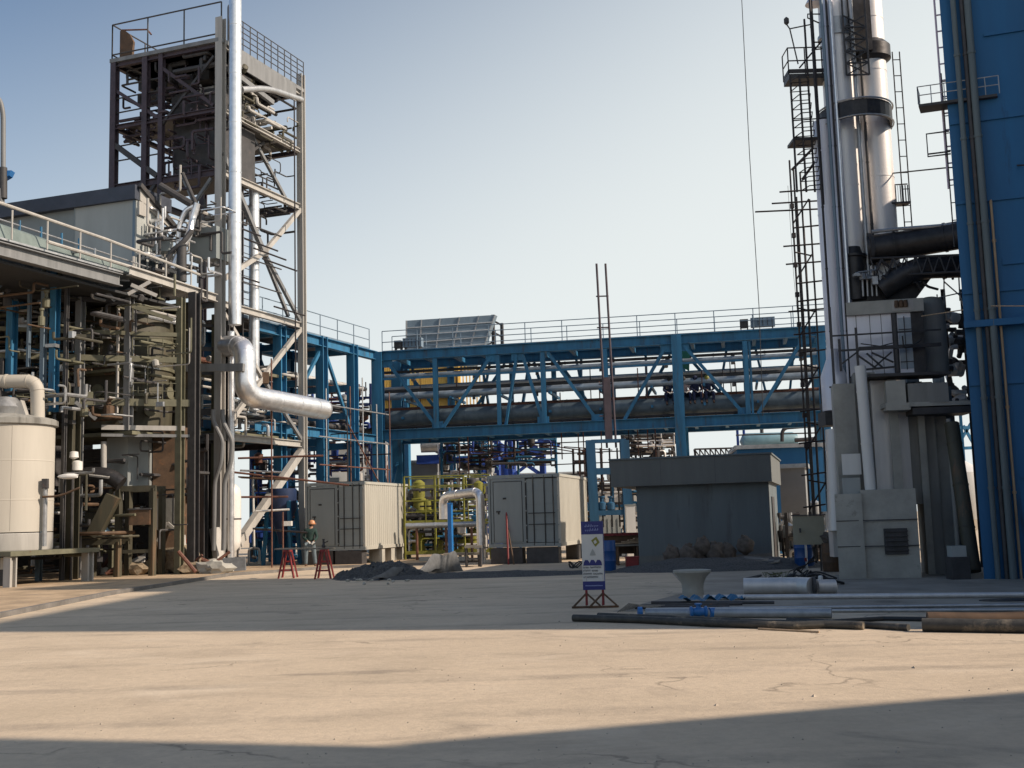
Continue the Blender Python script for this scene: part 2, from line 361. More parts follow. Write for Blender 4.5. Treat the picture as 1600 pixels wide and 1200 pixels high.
# concrete apron under the pipes and the stack on the right
ap = MB().prism([V(p) for p in ((1.6, 19.5, 0), (16, 15.6, 0), (22, 19, 0), (22, 34, 0), (4.5, 34, 0), (3.6, 24, 0))], V((0, 0, .004))).build('stained_apron', mat('oil_stained_concrete', (.30, .265, .22), .85, amt=.35, scale=.6, rust=((.09, .08, .07), .58, .5), bump=.2, bscale=10), smooth=0); struct(ap)
gr_ = MB(); qg = random.Random(2)
for i in range(520):
    u = qg.random(); y = 7.5+u*u*30; x = qg.uniform(-.46, .46)*y; sz = qg.uniform(.004, .014)*(1 if qg.random() < .95 else 2.0)
    a = qg.uniform(0, 6); p = V((x, y, 0))
    gr_.add([p+V((math.cos(a)*sz, math.sin(a)*sz, 0)), p+V((math.cos(a+2)*sz, math.sin(a+2)*sz, 0)), p+V((math.cos(a+4.2)*sz, math.sin(a+4.2)*sz, 0)), p+V((0, 0, sz*.8))], [(0, 1, 3), (1, 2, 3), (2, 0, 3)])
o = gr_.build('loose_grit', mat('grit', (.42, .36, .29), .9, amt=.5, scale=3), smooth=0, recalc=False); tag(o, 'loose grit and crumbs scattered over the concrete yard', 'grit', kind='stuff')
# ================================================================== frames of reference
TN = V((-10.98, 42, 0)); TL = V((-.940, .342, 0)); TU = V((.370, .929, 0)); TW = -TL
def T(a, b, z=0): return TN+TL*a+TU*b+Zv*z
def route(q, a, b, z, L=(.3, 1.2), n=3, alim=None, blim=None, up=.35):
    p = [a, b, z]; pts = [T(*p)]; last = -1
    for _ in range(n):
        ax = q.choice([k for k in (0, 1, 2) if k != last]); last = ax; d = q.uniform(*L)*(up if ax == 2 else 1)*q.choice((-1, 1))
        p[ax] += d
        if ax == 0 and alim: p[0] = min(max(p[0], alim[0]), alim[1])
        if ax == 1 and blim: p[1] = min(max(p[1], blim[0]), blim[1])
        v = T(*p)
        if (v-pts[-1]).length > .08: pts.append(v)
    if len(pts) < 2: pts.append(pts[0]+TU*.3)
    return bend(pts, .1, 3)
# ================================================================== buildings outside the picture: those on the right cast the two ground shadows
def plain_hall(name, label, corner, a, b, h, material, cat):
    t = thing(name, label, cat, corner)
    corner = V(corner)
    MB().pp(corner, a, b, Zv*h).build('wall', material, t, smooth=0)
    MB().pp(corner-V(a)*.01-V(b)*.01+Zv*h, V(a)*1.02, V(b)*1.02, Zv*.25).build('roof', M_roof, t, smooth=0)
    for i in range(1, 5): MB().pp(corner+V(a)*(i/5-.05)-V(b).normalized()*.03+Zv*(h*.45), V(a)*.1, V(b).normalized()*.02, Zv*1.4).build('window', M_glass, t, smooth=0)
    return t
plain_hall('rear_sky_blocker', 'long dark hall added unseen behind the camera to block sky light', V((-34, -15, 0)), V((42, 0, 0)), V((0, -14, 0)), 9.0, M_bluewall, 'building')  # added unseen hall, dims the sky light on camera-facing surfaces
a_ = V((.96, .28, 0)); b_ = V((.28, -.96, 0))
# near hall (its roof line and its stair tower cast the shadow at the bottom of the picture)
sdir = V((math.sin(SUN_AZ), math.cos(SUN_AZ), 0))
K = V((-.3, 8.30, 0))+sdir*(8/math.tan(SUN_EL))
plain_hall('workshop_hall', 'low workshop hall standing just outside the right edge of the picture', K, a_*26, b_*16, 8.0, M_wall, 'building')
plain_hall('stair_tower', 'square stair tower against the end of the low workshop hall outside the picture', K+b_*.05-a_*2.6, a_*2.55, b_*3.5, 13.0, M_wall, 'building')
K2 = V((6.34, 15.2, 0))+sdir*9.0
plain_hall('tall_warehouse', 'tall blue warehouse beside the blue clad building, outside the right edge of the picture', K2, V((14, -1.0, 0)), V((.6, 10.8, 0)), 17.5, M_bluewall, 'building')

# ================================================================== blue clad building at the right edge
BW = V((.9455, -.3256, 0)); BU = V((.42, .9075, 0)); B0 = V((10.32, 25.3, 0))
t = thing('blue_clad_building', 'tall dark blue sheet clad building filling the right edge of the picture', 'building', B0)
MB().pp(B0, BW*13, BU*4.0, Zv*17.5).build('wall', M_bluewall, t, smooth=0)
for k, z in enumerate((2.2, 4.3, 6.4, 7.0, 8.5, 10.4, 12.4, 13.6, 15.5)):
    MB().pp(B0-BU*.05+BW*(.02 if k % 3 else .9)+Zv*z, BW*12.8, BU*.047, Zv*(.16 if k % 2 else .09)).build('girt', M_bluewall, t, smooth=0)
for k in range(1, 7):
    MB().pp(B0-BU*.03+BW*(1.93*k), BW*.05, BU*.028, Zv*17.4).build('sheet_joint', M_bluewall, t, smooth=0)
q = B0-BU*.03
MB().prism([q+BW*.0+Zv*5.6, q+BW*3.9+Zv*5.6, q+BW*3.9+Zv*5.75, q+Zv*5.75], -BU*.25).build('canopy', M_bluewall, t, smooth=0)
MB().pp(B0-BU*.02+BW*1.15+Zv*.1, BW*1.0, BU*.018, Zv*2.2).build('door', M_dark, t, smooth=0)
plain_hall('hidden_shadow_caster', 'square block added unseen behind the blue clad building to extend its shadow', V((13.0, 28.3, 0)), V((8, -2.6, 0)), V((1.2, 4.9, 0)), 11.6, M_wall, 'building')  # unseen block added to stretch the yard shadow further back
# pipes climbing the blue wall
def riser(px, r, z1, material, label, off=.22):
    # px: where the pipe meets the ground line in the reference
    d = ray(px, 905); o = V((0, 0, CZ)); n = BU
    nn = V((-BW.y, BW.x, 0)); s_ = ((B0-nn*off)-o).dot(nn)/d.dot(nn); g0 = o+d*s_; g0.z = 0
    tt = thing('wall_pipe', label, 'pipe', g0, 'pipes climbing the blue clad wall')
    clad_pipe('pipe', [g0, g0+Zv*z1], r, material, tt, 14, 2.1, .015, .06)
    for z in (1.5, 4, 6.5, 9, 11.5, 14):
        if z < z1: MB().beam(g0+Zv*z, g0+Zv*z+nn*(off-.02), .05, .05).build('bracket', M_dark, tt)
M_teal = mat('teal_grey_paint', (.11, .14, .15), .6, amt=.25, scale=3, streak=True, rust=((.16, .13, .09), .62, 3))
riser(1560, .06, 17, M_teal, 'left thin grey pipe running up the blue clad wall', .15)
riser(1574, .05, 17, M_dark, 'thin dark pipe running up the blue wall between two thicker grey pipes', .15)
riser(1584, .08, 17, M_teal, 'right and thickest grey pipe running up the blue clad wall', .2)
riser(1596, .03, 8.5, M_wood, 'thin tan pipe beside the thickest grey pipe on the blue wall', .12)
# roof-access ladder on the corner
t = thing('wall_ladder', 'pinkish white caged ladder up the left edge of the blue clad building', 'ladder', B0-BW*.35+BU*.3)
lb = B0-BW*.02+BU*.35
ladder(t, lb+Zv*9.0, lb+Zv*17.5, BW, .22, .026, mat('pink_white_paint', (.62, .52, .60), .5, amt=.1), .4)
ladder(t, lb+BW*.02-BU*.02+Zv*7.6, lb+BW*.02-BU*.02+Zv*11.8, BW, .2, .016, M_dark, .4, 'lower_ladder')
t = thing('wall_platform', 'small grated landing sticking out left of the blue building near the top', 'platform', lb+Zv*10.9)
MB().pp(lb-BW*.6+Zv*10.9, BW*1.7, -BU*.5, Zv*.06).build('deck', M_dark, t)
railing(t, [lb-BW*.6+Zv*10.96, lb-BW*.6-BU*.5+Zv*10.96, lb+BW*1.15-BU*.5+Zv*10.96], .42, .3, M_galv, .012, (1, .5), False)
t = thing('ladder_guard_frame', 'open rectangular guard frame below the small landing beside the blue building', 'guard frame', lb+Zv*10)
MB().tube([lb+Zv*9.8-BU*.1, lb-BW*.5+Zv*9.8-BU*.1, lb-BW*.5+Zv*10.35-BU*.1, lb+Zv*10.35-BU*.1], .02, 6).tube([lb+Zv*9.86-BU*.1, lb-BW*.5+Zv*9.86-BU*.1], .02, 6).build('frame', M_dark, t)

# ================================================================== stacks on the right
def vpipe(name, pts_px, Y, r, material, label, cat, group=None, n=20, seg=1.4):
    pass
SY = 30.0
def upright(px0, py0, Y, z0, z1):      # foot point below a reference pixel
    p = P(px0, py0, Y); return V((p.x, p.y, z0)), V((p.x, p.y, z1))
def stack(name, label, px, py, Y, r, z0, z1, material, cat='chimney stack', group='tall clad stacks beside the blue building', seg=1.6):
    a, b = upright(px, py, Y, z0, z1)
    t = thing(name, label, cat, a, group); clad_pipe('shell', [a, b], r, material, t, 28, seg, .008, .04); return t, a, b
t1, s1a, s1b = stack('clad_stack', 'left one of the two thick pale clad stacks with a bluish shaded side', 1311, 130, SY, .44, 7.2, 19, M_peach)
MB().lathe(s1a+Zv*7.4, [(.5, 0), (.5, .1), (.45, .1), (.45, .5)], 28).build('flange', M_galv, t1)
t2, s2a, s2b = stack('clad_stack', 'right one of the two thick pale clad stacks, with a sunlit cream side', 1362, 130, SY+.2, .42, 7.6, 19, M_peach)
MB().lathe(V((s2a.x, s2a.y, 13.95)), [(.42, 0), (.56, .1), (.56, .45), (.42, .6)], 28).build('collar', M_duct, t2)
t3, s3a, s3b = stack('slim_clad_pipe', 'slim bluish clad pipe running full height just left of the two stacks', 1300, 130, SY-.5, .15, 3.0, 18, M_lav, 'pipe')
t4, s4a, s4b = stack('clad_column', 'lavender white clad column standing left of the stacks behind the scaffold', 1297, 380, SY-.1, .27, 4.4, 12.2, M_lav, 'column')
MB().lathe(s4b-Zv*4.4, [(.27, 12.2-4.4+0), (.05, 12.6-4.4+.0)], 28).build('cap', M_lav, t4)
MB().box((s4a.x, s4a.y, 4.3), (.85, .8, .35)).build('bracket', M_dark, t4)
t5, _, _ = stack('thin_riser', 'thin shiny riser pipe in the gap between the two pale stacks', 1337, 130, SY-.45, .055, 7.5, 17, M_galv, 'pipe')
t6, _, _ = stack('thin_riser', 'thin dark riser pipe close against the left face of the right stack', 1352, 200, SY-.35, .04, 7.5, 17, M_dark, 'pipe')
for px_, r_, m_, lb_ in ((1289, .03, M_scafd, 'leftmost thin dark pipe running down in front of the lavender clad column'), (1307, .045, M_galvb, 'blue grey pipe between the lavender clad column and the slim bluish pipe'), (1315, .03, M_scafd, 'thin dark pipe just left of the left pale stack'), (1321, .04, M_clad, 'bright thin pipe hugging the front of the left pale stack')):
    stack('front_riser', lb_, px_, 380, SY-.75, r_, 4.6, 15.5, m_, 'pipe', 'thin risers in front of the stacks')
# saddle ring round both stacks
c1 = (s1a+s2a)/2; c1.z = 12.05
t = thing('stack_saddle', 'dark half round saddle plate clasping both pale stacks', 'saddle', c1)
mb = MB(); hw = .98
for i in range(16):
    a0 = math.pi*i/16; a1 = math.pi*(i+1)/16
    def rp(a, r=1): return c1+V((math.cos(a)*hw*r-.1, -math.sin(a)*1.15*r, 0))
    mb.add([rp(a0), rp(a1), rp(a1)+Zv*.45, rp(a0)+Zv*.45, rp(a0, .93), rp(a1, .93), rp(a1, .93)+Zv*.45, rp(a0, .93)+Zv*.45],
           [(0, 1, 2, 3), (4, 7, 6, 5), (3, 2, 6, 7), (0, 4, 5, 1)])
mb.build('band', M_duct, t)
MB().tube([rp(math.pi*i/16, 1.03)+Zv*.47 for i in range(17)], .025, 6).tube([rp(math.pi*i/16, 1.03) for i in range(17)], .02, 6).build('rim', M_galv, t)
MB().beam(c1+V((-.95, .1, .2)), c1+V((.95, .1, .2)), .1, .4).build('cross_member', M_duct, t)
# dark lattice head at the top between stacks
t = thing('service_gantry', 'dark lattice frame between the tops of the two pale stacks', 'lattice frame', (s1a.x+.2, s1a.y-.5, 13.3))
mb = MB(); bx = V((s1a.x+.05, s1a.y-.55, 13.35))
for i in range(5):
    z = .34*i
    mb.beam(bx+Zv*z, bx+V((.62, 0, z)), .04, .04); mb.beam(bx+Zv*z, bx+V((.62, 0, z+.34)), .03, .03); mb.beam(bx+V((.62, 0, z)), bx+Zv*(z+.34), .03, .03)
mb.beam(bx, bx+Zv*2.2, .05, .05); mb.beam(bx+V((.62, 0, 0)), bx+V((.62, 0, 2.2)), .05, .05); mb.build('lattice', M_dark, t)
MB().box(bx+V((.5, .25, 1.5)), (.6, .3, 1.5)).build('backing_plate', M_duct, t)

# caged ladder and its platforms on the left of the stacks
Lx = P(1262, 190, SY-.3)
def at(px, py, Y=SY-.3): return P(px, py, Y)
t = thing('caged_ladder', 'tall dark caged ladder hanging left of the pale stacks', 'ladder', at(1255, 210))
for a, b in (((1232, 118), (1248, 300)), ((1247, 118), (1262, 300)), ((1258, 30), (1272, 300)), ((1268, 0), (1287, 320))):
    p0 = at(*a); p1 = at(*b); p1.x = (p0.x+p1.x)/2; p0.x = p1.x
    MB().tube([p1, p0], .03, 6).build('stile', M_scafd, t)
mb = MB()
for i in range(13):
    y = 130+i*14; p0 = at(1233+i*1.6, y); p1 = at(1262+i*1.6, y-2)
    mb.tube([p0, p0+V((.1, -.45, 0)), p1+V((-.1, -.45, 0)), p1], .016, 5); mb.tube([p0, p1], .014, 5)
mb.build('cage', M_scafd, t)
t = thing('ladder_platform', 'railed platform high up at the head of the caged ladder', 'platform', at(1270, 120))
p0 = at(1233, 123); p1 = at(1312, 123); p1.z = p0.z
MB().pp(p0, p1-p0, V((0, .6, 0)), Zv*.14).build('deck', M_duct, t)
railing(t, [p0+V((0, .6, .14)), p0+Zv*.14, p1+Zv*.14], .74, .45, M_scafd, .018, (1, .5), True)
MB().tube([p0+V((.3, 0, .3)), p0+V((1.0, 0, 1.1))], .025, 6).tube([p0+V((1.0, .1, 0)), p0+V((1.35, .1, -.7))], .03, 6).build('brace', M_scafd, t)
t = thing('ladder_rest_platform', 'small rest platform below the saddle on the caged ladder', 'platform', at(1260, 215))
p0 = at(1240, 219); p1 = at(1290, 216); p1.z = p0.z
MB().pp(p0, p1-p0, V((0, .7, 0)), Zv*.08).build('deck', M_scafd, t)
MB().tube([p0+Zv*.55, p0+V((.9, 0, .6))], .018, 6).tube([p0, p0+Zv*.55], .018, 6).build('rail', M_scafd, t)
t = thing('thin_mast', 'thin mast with an arm and a small lamp head above the railed platform', 'mast', at(1235, 45))
MB().tube([at(1247, 100), at(1234, 45), at(1229, 38)], .02, 6).tube([at(1234, 45), at(1268, 38)], .018, 6).build('arm', M_dark, t)
MB().lathe(at(1229, 36), [(.03, -.05), (.07, 0), (.07, .12), (.02, .17)], 10).build('head', M_dark, t)
t = thing('pipe_davit', 'thin bracket sticking up left of the slim clad pipe at the top', 'bracket', at(1270, 30))
MB().tube([at(1283, 22), at(1262, 22), at(1262, 28), at(1280, 36)], .02, 6).build('upper_arm', M_scafd, t)
MB().tube([at(1271, 66), at(1284, 66)], .02, 6).build('short_arm', M_scafd, t); MB().tube([at(1268, 78), at(1305, 74)], .02, 6).build('lower_arm', M_scafd, t)
# right ladder of the right stack
t = thing('stack_ladder', 'thin caged ladder up the right side of the right stack', 'ladder', at(1392, 300))
pa = V((s2a.x+.58, s2a.y-.2, 8.2)); pb = V((s2a.x+.58, s2a.y-.2, 14.2))
ladder(t, pa+V((.08, 0, 0)), pb+V((.08, 0, 0)), V((1, 0, 0)), .2, .018, M_scafd, .45)
t = thing('ladder_landing', 'small dark landing cage on the right of the right stack', 'platform', at(1400, 318, SY))
p0 = at(1389, 320, SY); p1 = at(1420, 318, SY)
MB().beam(p0, p1, .35, .05).build('deck', M_dark, t)
mb = MB()
for i in range(9):
    q = p0+(p1-p0)*(i/8); mb.beam(q, q+Zv*.52, .03 if i not in (4,) else .01, .045)
mb.beam(p0+Zv*.55, p1+Zv*.55, .03, .03); mb.build('guard_panel', M_dark, t)

# horizontal thin line from the right stack to the blue building
t = MB().tube([at(1392, 271, SY), at(1480, 262, SY-2), at(1600, 258, SY-5.4)], .02, 6).build('thin_pipe', M_dark)
tag(t, 'thin dark pipe running level from the right stack across to the blue wall', 'pipe')
# lower stack pieces
def ap_(px, py, Y): return P(px, py, Y)
t = thing('lagged_duct', 'upper dark lagged duct entering the blue building, thick and round', 'duct', P(1430, 372, 29.5))
clad_pipe('duct', [P(1356, 390, 29.6), P(1420, 381, 29.3), P(1506, 366, 28.6)], .37, M_duct, t, 24, .8, .02, .06)
MB().lathe(P(1356, 390, 29.6), [(.44, -.04), (.44, .06)], 24, axis=(1, 0, 0)).build('flange', M_dark, t)
MB().tube([P(1362, 362, 29.3), P(1400, 358, 29.2), P(1506, 350, 28.4)], .05, 8).build('side_rail', M_galv, t)
t = thing('lagged_duct', 'lower dark duct below the thick round one, curving down to the left', 'duct', P(1430, 410, 30.5))
clad_pipe('duct', bend([P(1508, 416, 28.9), P(1430, 418, 29.0), P(1375, 452, 29.3)], .8), .30, M_duct, t, 20, .7, .02, .05)
t = thing('duct_truss', 'dark light truss spanning between the two dark ducts', 'truss', P(1430, 400, 29.3))
mb = MB(); A = P(1360, 404, 29.2); Bq = P(1505, 398, 28.3)
mb.tube([A, Bq], .03, 6); A2 = P(1360, 432, 29.2); B2 = P(1505, 424, 28.3); mb.tube([A2, B2], .03, 6)
for i in range(8):
    u0 = i/8; u1 = (i+1)/8; mb.tube([A+(Bq-A)*u0, A2+(B2-A2)*(u0+.0625)], .02, 5); mb.tube([A2+(B2-A2)*(u0+.0625), A+(Bq-A)*u1], .02, 5)
mb.build('truss', M_dark, t)
t = thing('dark_vessel', 'dark upright vessel at the foot of the left pale stack', 'vessel', P(1337, 455, 29.6))
cv = P(1337, 470, 29.6)
MB().lathe(cv, [(.02, -.05), (.30, 0), (.30, 1.15), (.36, 1.17), (.36, 1.23), (.26, 1.25), (.20, 1.45)], 22).build('shell', M_duct, t)
mb = MB()
for i in range(4): mb.tube(bend([cv+V((.1+.12*i, -.35, .05)), cv+V((.1+.12*i, -.38, .55+.1*i)), cv+V((.3+.1*i, .1, .6+.1*i))], .1), .028, 8)
mb.build('nozzle', M_galv, t)
t = thing('dark_hopper', 'dark steel hopper tapering towards its right end below the ducts', 'hopper', P(1390, 460, 30))
pts = [P(1327, 478, 29.5), P(1428, 471, 29.3), P(1462, 425, 29.2), P(1327, 432, 29.5)]
MB().prism(pts, V((.2, 1.3, 0))).build('body', M_duct, t, smooth=0)
mb = MB()
for i in range(12):
    x = 1338+i*9.5; yy = 430+rnd.uniform(-6, 12); p = P(x, yy, 29.1+rnd.uniform(-.1, .2))
    mb.box(p, (rnd.uniform(.06, .2), .15, rnd.uniform(.05, .3)), rnd.uniform(-.4, .4)); 
    mb.tube(bend([p, p+V((rnd.uniform(-.2, .3), 0, rnd.uniform(.05, .3))), p+V((rnd.uniform(.2, .5), .1, rnd.uniform(-.1, .2)))], .05, 3), .022, 6)
mb.build('fittings', M_galv, t)
for i in range(14):
    x = 1370+i*8; p = P(x, 428+rnd.uniform(-16, 14), 29.0)
    if i == 0: mb = MB()
    mb.tube(bend([p, p+V((rnd.uniform(-.1, .3), 0, rnd.uniform(-.2, .3))), p+V((rnd.uniform(.2, .6), .1, rnd.uniform(-.2, .2)))], .08, 3), .035, 6)
mb.build('pipework', M_dark, t)
# capping band and clad box
def facebox(pxs, Y0, Y1, dy=1.5):     # box whose front face is the quad between (px, ytop) left and right, bottom taken vertical
    pass
t = thing('filter_housing', 'pale clad filter housing with dark framed windows below the ducts', 'housing', P(1390, 590, 29))
a0 = P(1329, 588, 29.0); a1 = P(1448, 580, 28.6); zt = P(1329, 494, 29.0).z; zb = a0.z; a1.z = zb
dirx = (a1-a0); back = V((.5, 1.5, 0))
MB().pp(a0, dirx, back, Zv*(zt-zb)).build('wall', M_lav, t, smooth=0)
z2 = P(1329, 474, 29).z
MB().pp(a0-dirx*.02+V((0, -.12, zt-zb)), dirx*1.02, back*1.1, Zv*(z2-zt)).build('top_band', M_conc2, t, smooth=0)
n_ = V((-dirx.y, dirx.x, 0)).normalized()*-1
if n_.y > 0: n_ = -n_
for u0, u1, m_ in ((.585, .66, M_dark), (.84, 1.0, M_duct)):
    MB().pp(a0+dirx*u0+n_*.02, dirx*(u1-u0), -n_*.015, Zv*(zt-zb)).build('post', m_, t, smooth=0)
MB().pp(a0+dirx*.67+n_*.012+Zv*.12, dirx*.17, -n_*.01, Zv*(zt-zb-.25)).build('window', mat('bluish_window', (.30, .36, .42), .2, amt=.2, scale=2), t, smooth=0)
mb = MB()
for k in range(3): mb.beam(a0+dirx*.67+n_*.03+Zv*(.3+.42*k), a0+dirx*.84+n_*.03+Zv*(.3+.42*k), .02, .02)
mb.beam(a0+dirx*.75+n_*.03+Zv*.1, a0+dirx*.75+n_*.03+Zv*(zt-zb-.1), .02, .02); mb.build('glazing_bar', M_dark, t)
for k in (.12, .3, .45): MB().beam(a0+dirx*k+n_*.008, a0+dirx*k+n_*.008+Zv*(zt-zb), .012, .012).build('sheet_joint', M_dark, t)
MB().pp(a0+dirx*.60+n_*.13+Zv*(zt-zb+.04), dirx*.28, -n_*.008, Zv*(z2-zt-.08)).build('stained_plate', M_cream, t, smooth=0)
for k in range(3):
    MB().lathe(a0+dirx*(.66+.06*k)+n_*.15+Zv*(zt-zb+.12), [(.05, 0), (.06, .05), (.05, .18)], 10).build('nozzle', M_brown, t)
# grey cylinder at the right end
t = thing('grey_cylinder', 'grey concrete cylinder at the right end of the pale filter housing', 'vessel', P(1460, 585, 29))
cc = P(1461, 584, 29.3)
MB().lathe(cc, [(.33, 0), (.36, .08), (.36, 1.8), (.30, 1.98), (.15, 2.03)], 28).build('shell', M_conc, t)
# dark green access frame in front of the housing
t = thing('access_frame', 'dark green access frame with rails and crossed braces in front of the pale housing', 'access frame', P(1380, 580, 28.3))
YF = 28.4
for a, b, w in (((1300, 525), (1470, 515), .04), ((1310, 548), (1345, 546), .05), ((1342, 545), (1470, 538), .09), ((1345, 578), (1400, 573), .05), ((1296, 605), (1345, 605), .04)):
    MB().beam(P(*a, YF), P(*b, YF), w, w).build('rail', M_dark, t)
for a, b in (((1296, 480), (1296, 660)), ((1337, 512), (1337, 660)), ((1396, 490), (1396, 580)), ((1311, 530), (1311, 580))):
    p = P(*a, YF); q = P(*b, YF); q.x = p.x; MB().beam(q, p, .06, .06).build('post', M_dark, t)
for a, b in (((1354, 552), (1380, 575)), ((1393, 550), (1366, 574)), ((1362, 551), (1396, 566)), ((1316, 568), (1342, 548)), ((1340, 555), (1370, 576))):
    MB().beam(P(*a, YF-.02), P(*b, YF-.02), .04, .04).build('brace', M_dark, t)
mb = MB(); mb.tube(bend([P(1410, 525, 28.3), P(1412, 545, 28.3), P(1430, 538, 28.2), P(1440, 530, 28.2)], .15), .02, 6); mb.tube([P(1345, 537, YF), P(1375, 541, YF), P(1395, 536, YF)], .015, 6)
mb.build('hose', M_cable, t)
# concrete tower base
def cpt(px, py, Y): return P(px, py, Y)
t = thing('concrete_support', 'massive stained concrete support under the filter housing with block plinth', 'support', P(1400, 903, 27.2))
gl = G(1312, 905); gr = G(1442, 903)
dx = gr-gl; bk = V((.7, 2.3, 0)); zt = P(1312, 772, gl.y).z
MB().pp(gl, dx*.33, bk*.9, Zv*zt).build('plinth', M_conc2, t, smooth=0)
MB().pp(gl+dx*.33+V((0, .08, 0)), dx*.67, bk*.85, Zv*(zt+.08)).build('plinth', M_conc2, t, smooth=0)
for z in (.75, 1.35):
    MB().beam(gl+V((0, -.002, z)), gl+dx+V((0, .06, z)), .03, .02).build('course_joint', M_dark, t)
q = gl+dx*.58+V((0, .06, .55))
MB().pp(q, dx*.28, V((0, -.03, 0)), Zv*.6).build('grille_opening', M_dark, t, smooth=0)
mb = MB()
for k in range(5): mb.pp(q+V((0, -.05, .08+.11*k)), dx*.28, V((0, -.02, 0)), Zv*.03)
mb.build('grille_bar', M_dark, t, smooth=0)
# fluted shaft panels
zt2 = P(1400, 640, 27.6).z
xs = [(1316, 1350, M_conc2, .2, 4.7), (1350, 1384, M_conc, .5, 5.0), (1376, 1403, M_cladw, .15, 4.75), (1403, 1417, M_conc2, .0, 4.75), (1417, 1432, M_cladw, .25, 4.7), (1432, 1447, M_conc, .35, 4.7), (1447, 1458, M_conc2, .2, 4.7), (1458, 1474, M_conc, .35, 4.7), (1474, 1492, M_conc2, .5, 4.65), (1490, 1504, M_shed, .6, 4.6)]
for x0, x1, m_, off, top in xs:
    p0 = G(x0, 899); p1 = G(x1, 899); p0.y = p1.y = 27.4+off
    p0.x = P(x0, 840, p0.y).x; p1.x = P(x1, 840, p1.y).x
    MB().pp(p0+Zv*(0 if x0 > 1440 else 1.7), p1-p0, V((.3, 1.3, 0)), Zv*(top-(0 if x0 > 1440 else 1.7))).build('shaft', m_, t, smooth=0)
for a, b, h, m_ in (((1376, 636), (1512, 628), .10, M_conc2), ((1412, 618), (1474, 613), .48, M_conc), ((1350, 590), (1476, 583), .07, M_dark), ((1382, 618), (1412, 616), .62, M_conc2), ((1380, 639), (1418, 637), .16, M_conc2), ((1418, 645), (1512, 639), .16, M_dark)):
    p = P(*a, 27.5); q = P(*b, 27.4); q.z = p.z if abs(q.z-p.z) < .1 else q.z
    MB().beam(p, q, .9, h).build('cross_beam', m_, t, smooth=0)
MB().pp(P(1317, 742, 27.2), V((.45, 0, 0)), V((0, .02, 0)), Zv*.5).build('notice_plate', M_white, t, smooth=0)
MB().pp(P(1318, 772, 27.15), V((.42, 0, 0)), V((0, .05, 0)), Zv*.38).build('junction_plate', M_wall, t, smooth=0)
for k, (x, y, w, h) in enumerate(((1356, 636, .45, .6), (1418, 600, .3, .2), (1470, 612, .12, .45))):
    MB().pp(P(x, y, 28.0), V((w, 0, 0)), V((0, .5, 0)), Zv*h).build('bearing_block', M_conc2 if k else M_brown, t, smooth=0)
# leaning clad tubes in front
def leanpipe(label, a, b, r, m_, Y0, Y1, name='leaning_pipe', cat='pipe'):
    p = P(*a, Y0); q = P(*b, Y1); t = thing(name, label, cat, q); clad_pipe('shell', [q, p], r, m_, t, 16, 1.1, .01, .04); return t
leanpipe('white square-shouldered pipe leaning slightly in front of the concrete support', (1344, 572), (1361, 775), .13, M_white, 27.0, 27.0)
leanpipe('olive column leaning outwards between the concrete support and the blue building', (1487, 662), (1521, 893), .17, M_olive, 27.0, 25.9, 'leaning_column', 'column')
leanpipe('grey clad vertical pipe below the lavender clad column', (1303, 672), (1308, 830), .22, M_cladw, 28.6, 28.4)
leanpipe('thin grey pipe standing at the right end of the stained concrete support', (1482, 655), (1500, 895), .06, M_conc, 27.0, 26.4)
t = thing('clad_reducer', 'lavender clad reducer sitting on a dark bracket below the clad column', 'pipe fitting', P(1306, 640, 28.9))
c_ = P(1306, 642, 28.9)
MB().lathe(c_, [(.33, 0), (.33, .9), (.16, 1.35), (.16, 1.6)], 24).build('shell', M_lav, t)
MB().box(c_+V((.05, .1, -.2)), (.8, .7, .36)).build('bracket', M_dark, t)
MB().box(P(1312, 835, 28.6), (.45, .4, 1.1)).build('x', M_cladw, t).name = 'foot_casing'
# tangle of machinery behind, between support and blue building
t = thing('machinery_cluster', 'dark tangle of pipes and valves between the grey cylinder and the blue building', 'machinery', P(1495, 600, 30))
mb = MB(); mc = MB()
for i in range(46):
    p = P(rnd.uniform(1478, 1512), rnd.uniform(492, 640), rnd.uniform(29.6, 31))
    q = p+V((rnd.uniform(-.5, .6), rnd.uniform(-.2, .4), rnd.uniform(-.35, .35)))
    (mb if i % 3 else mc).tube(bend([p, V((q.x, p.y, p.z)), q], .1, 3), rnd.uniform(.03, .10), 7)
    if i % 4 == 0: (mb if i % 8 else mc).lathe(p, [(.10, -.12), (.15, -.1), (.15, .1), (.10, .12)], 10, axis=(rnd.uniform(-1, 1), rnd.uniform(-1, 1), .3))
mb.build('pipework', M_dark, t); mc.build('pale_pipework', M_cladw, t)
MB().tube([P(1470, 535, 30.5), P(1530, 530, 30.5)], .16, 14).build('header', M_cladw, t)
for px in (1478, 1508): 
    p = P(px, 520, 30.3); MB().beam(V((p.x, p.y, 0)), p+Zv*1.2, .12, .12).build('post', M_dark, t)
MB().beam(P(1440, 640, 30), P(1520, 634, 30), .5, .2).build('deck', M_conc, t)
t = thing('guard_rail', 'thin railing with bent stanchions above the machinery beside the blue building', 'railing', P(1480, 480, 29))
mb = MB(); mb.tube([P(1440, 471, 29.5), P(1512, 455, 29.2)], .018, 6); mb.tube([P(1475, 435, 29.5), P(1475, 492, 29.5)], .018, 6); mb.tube([P(1475, 440, 29.5), P(1500, 462, 29.4), P(1508, 486, 29.4)], .02, 6); mb.tube([P(1498, 430, 29.5), P(1500, 470, 29.5)], .02, 6); mb.tube([P(1464, 460, 29.5), P(1468, 500, 29.5)], .018, 6)
mb.build('rail', M_galv, t)
t = MB().tube([P(1440, 494, 28.2), P(1545, 478, 25.0), P(1600, 478, 23.2)], .014, 6).build('wall_conduit', M_wood)
tag(t, 'thin tan conduit running level from the pale housing onto the blue wall', 'conduit')
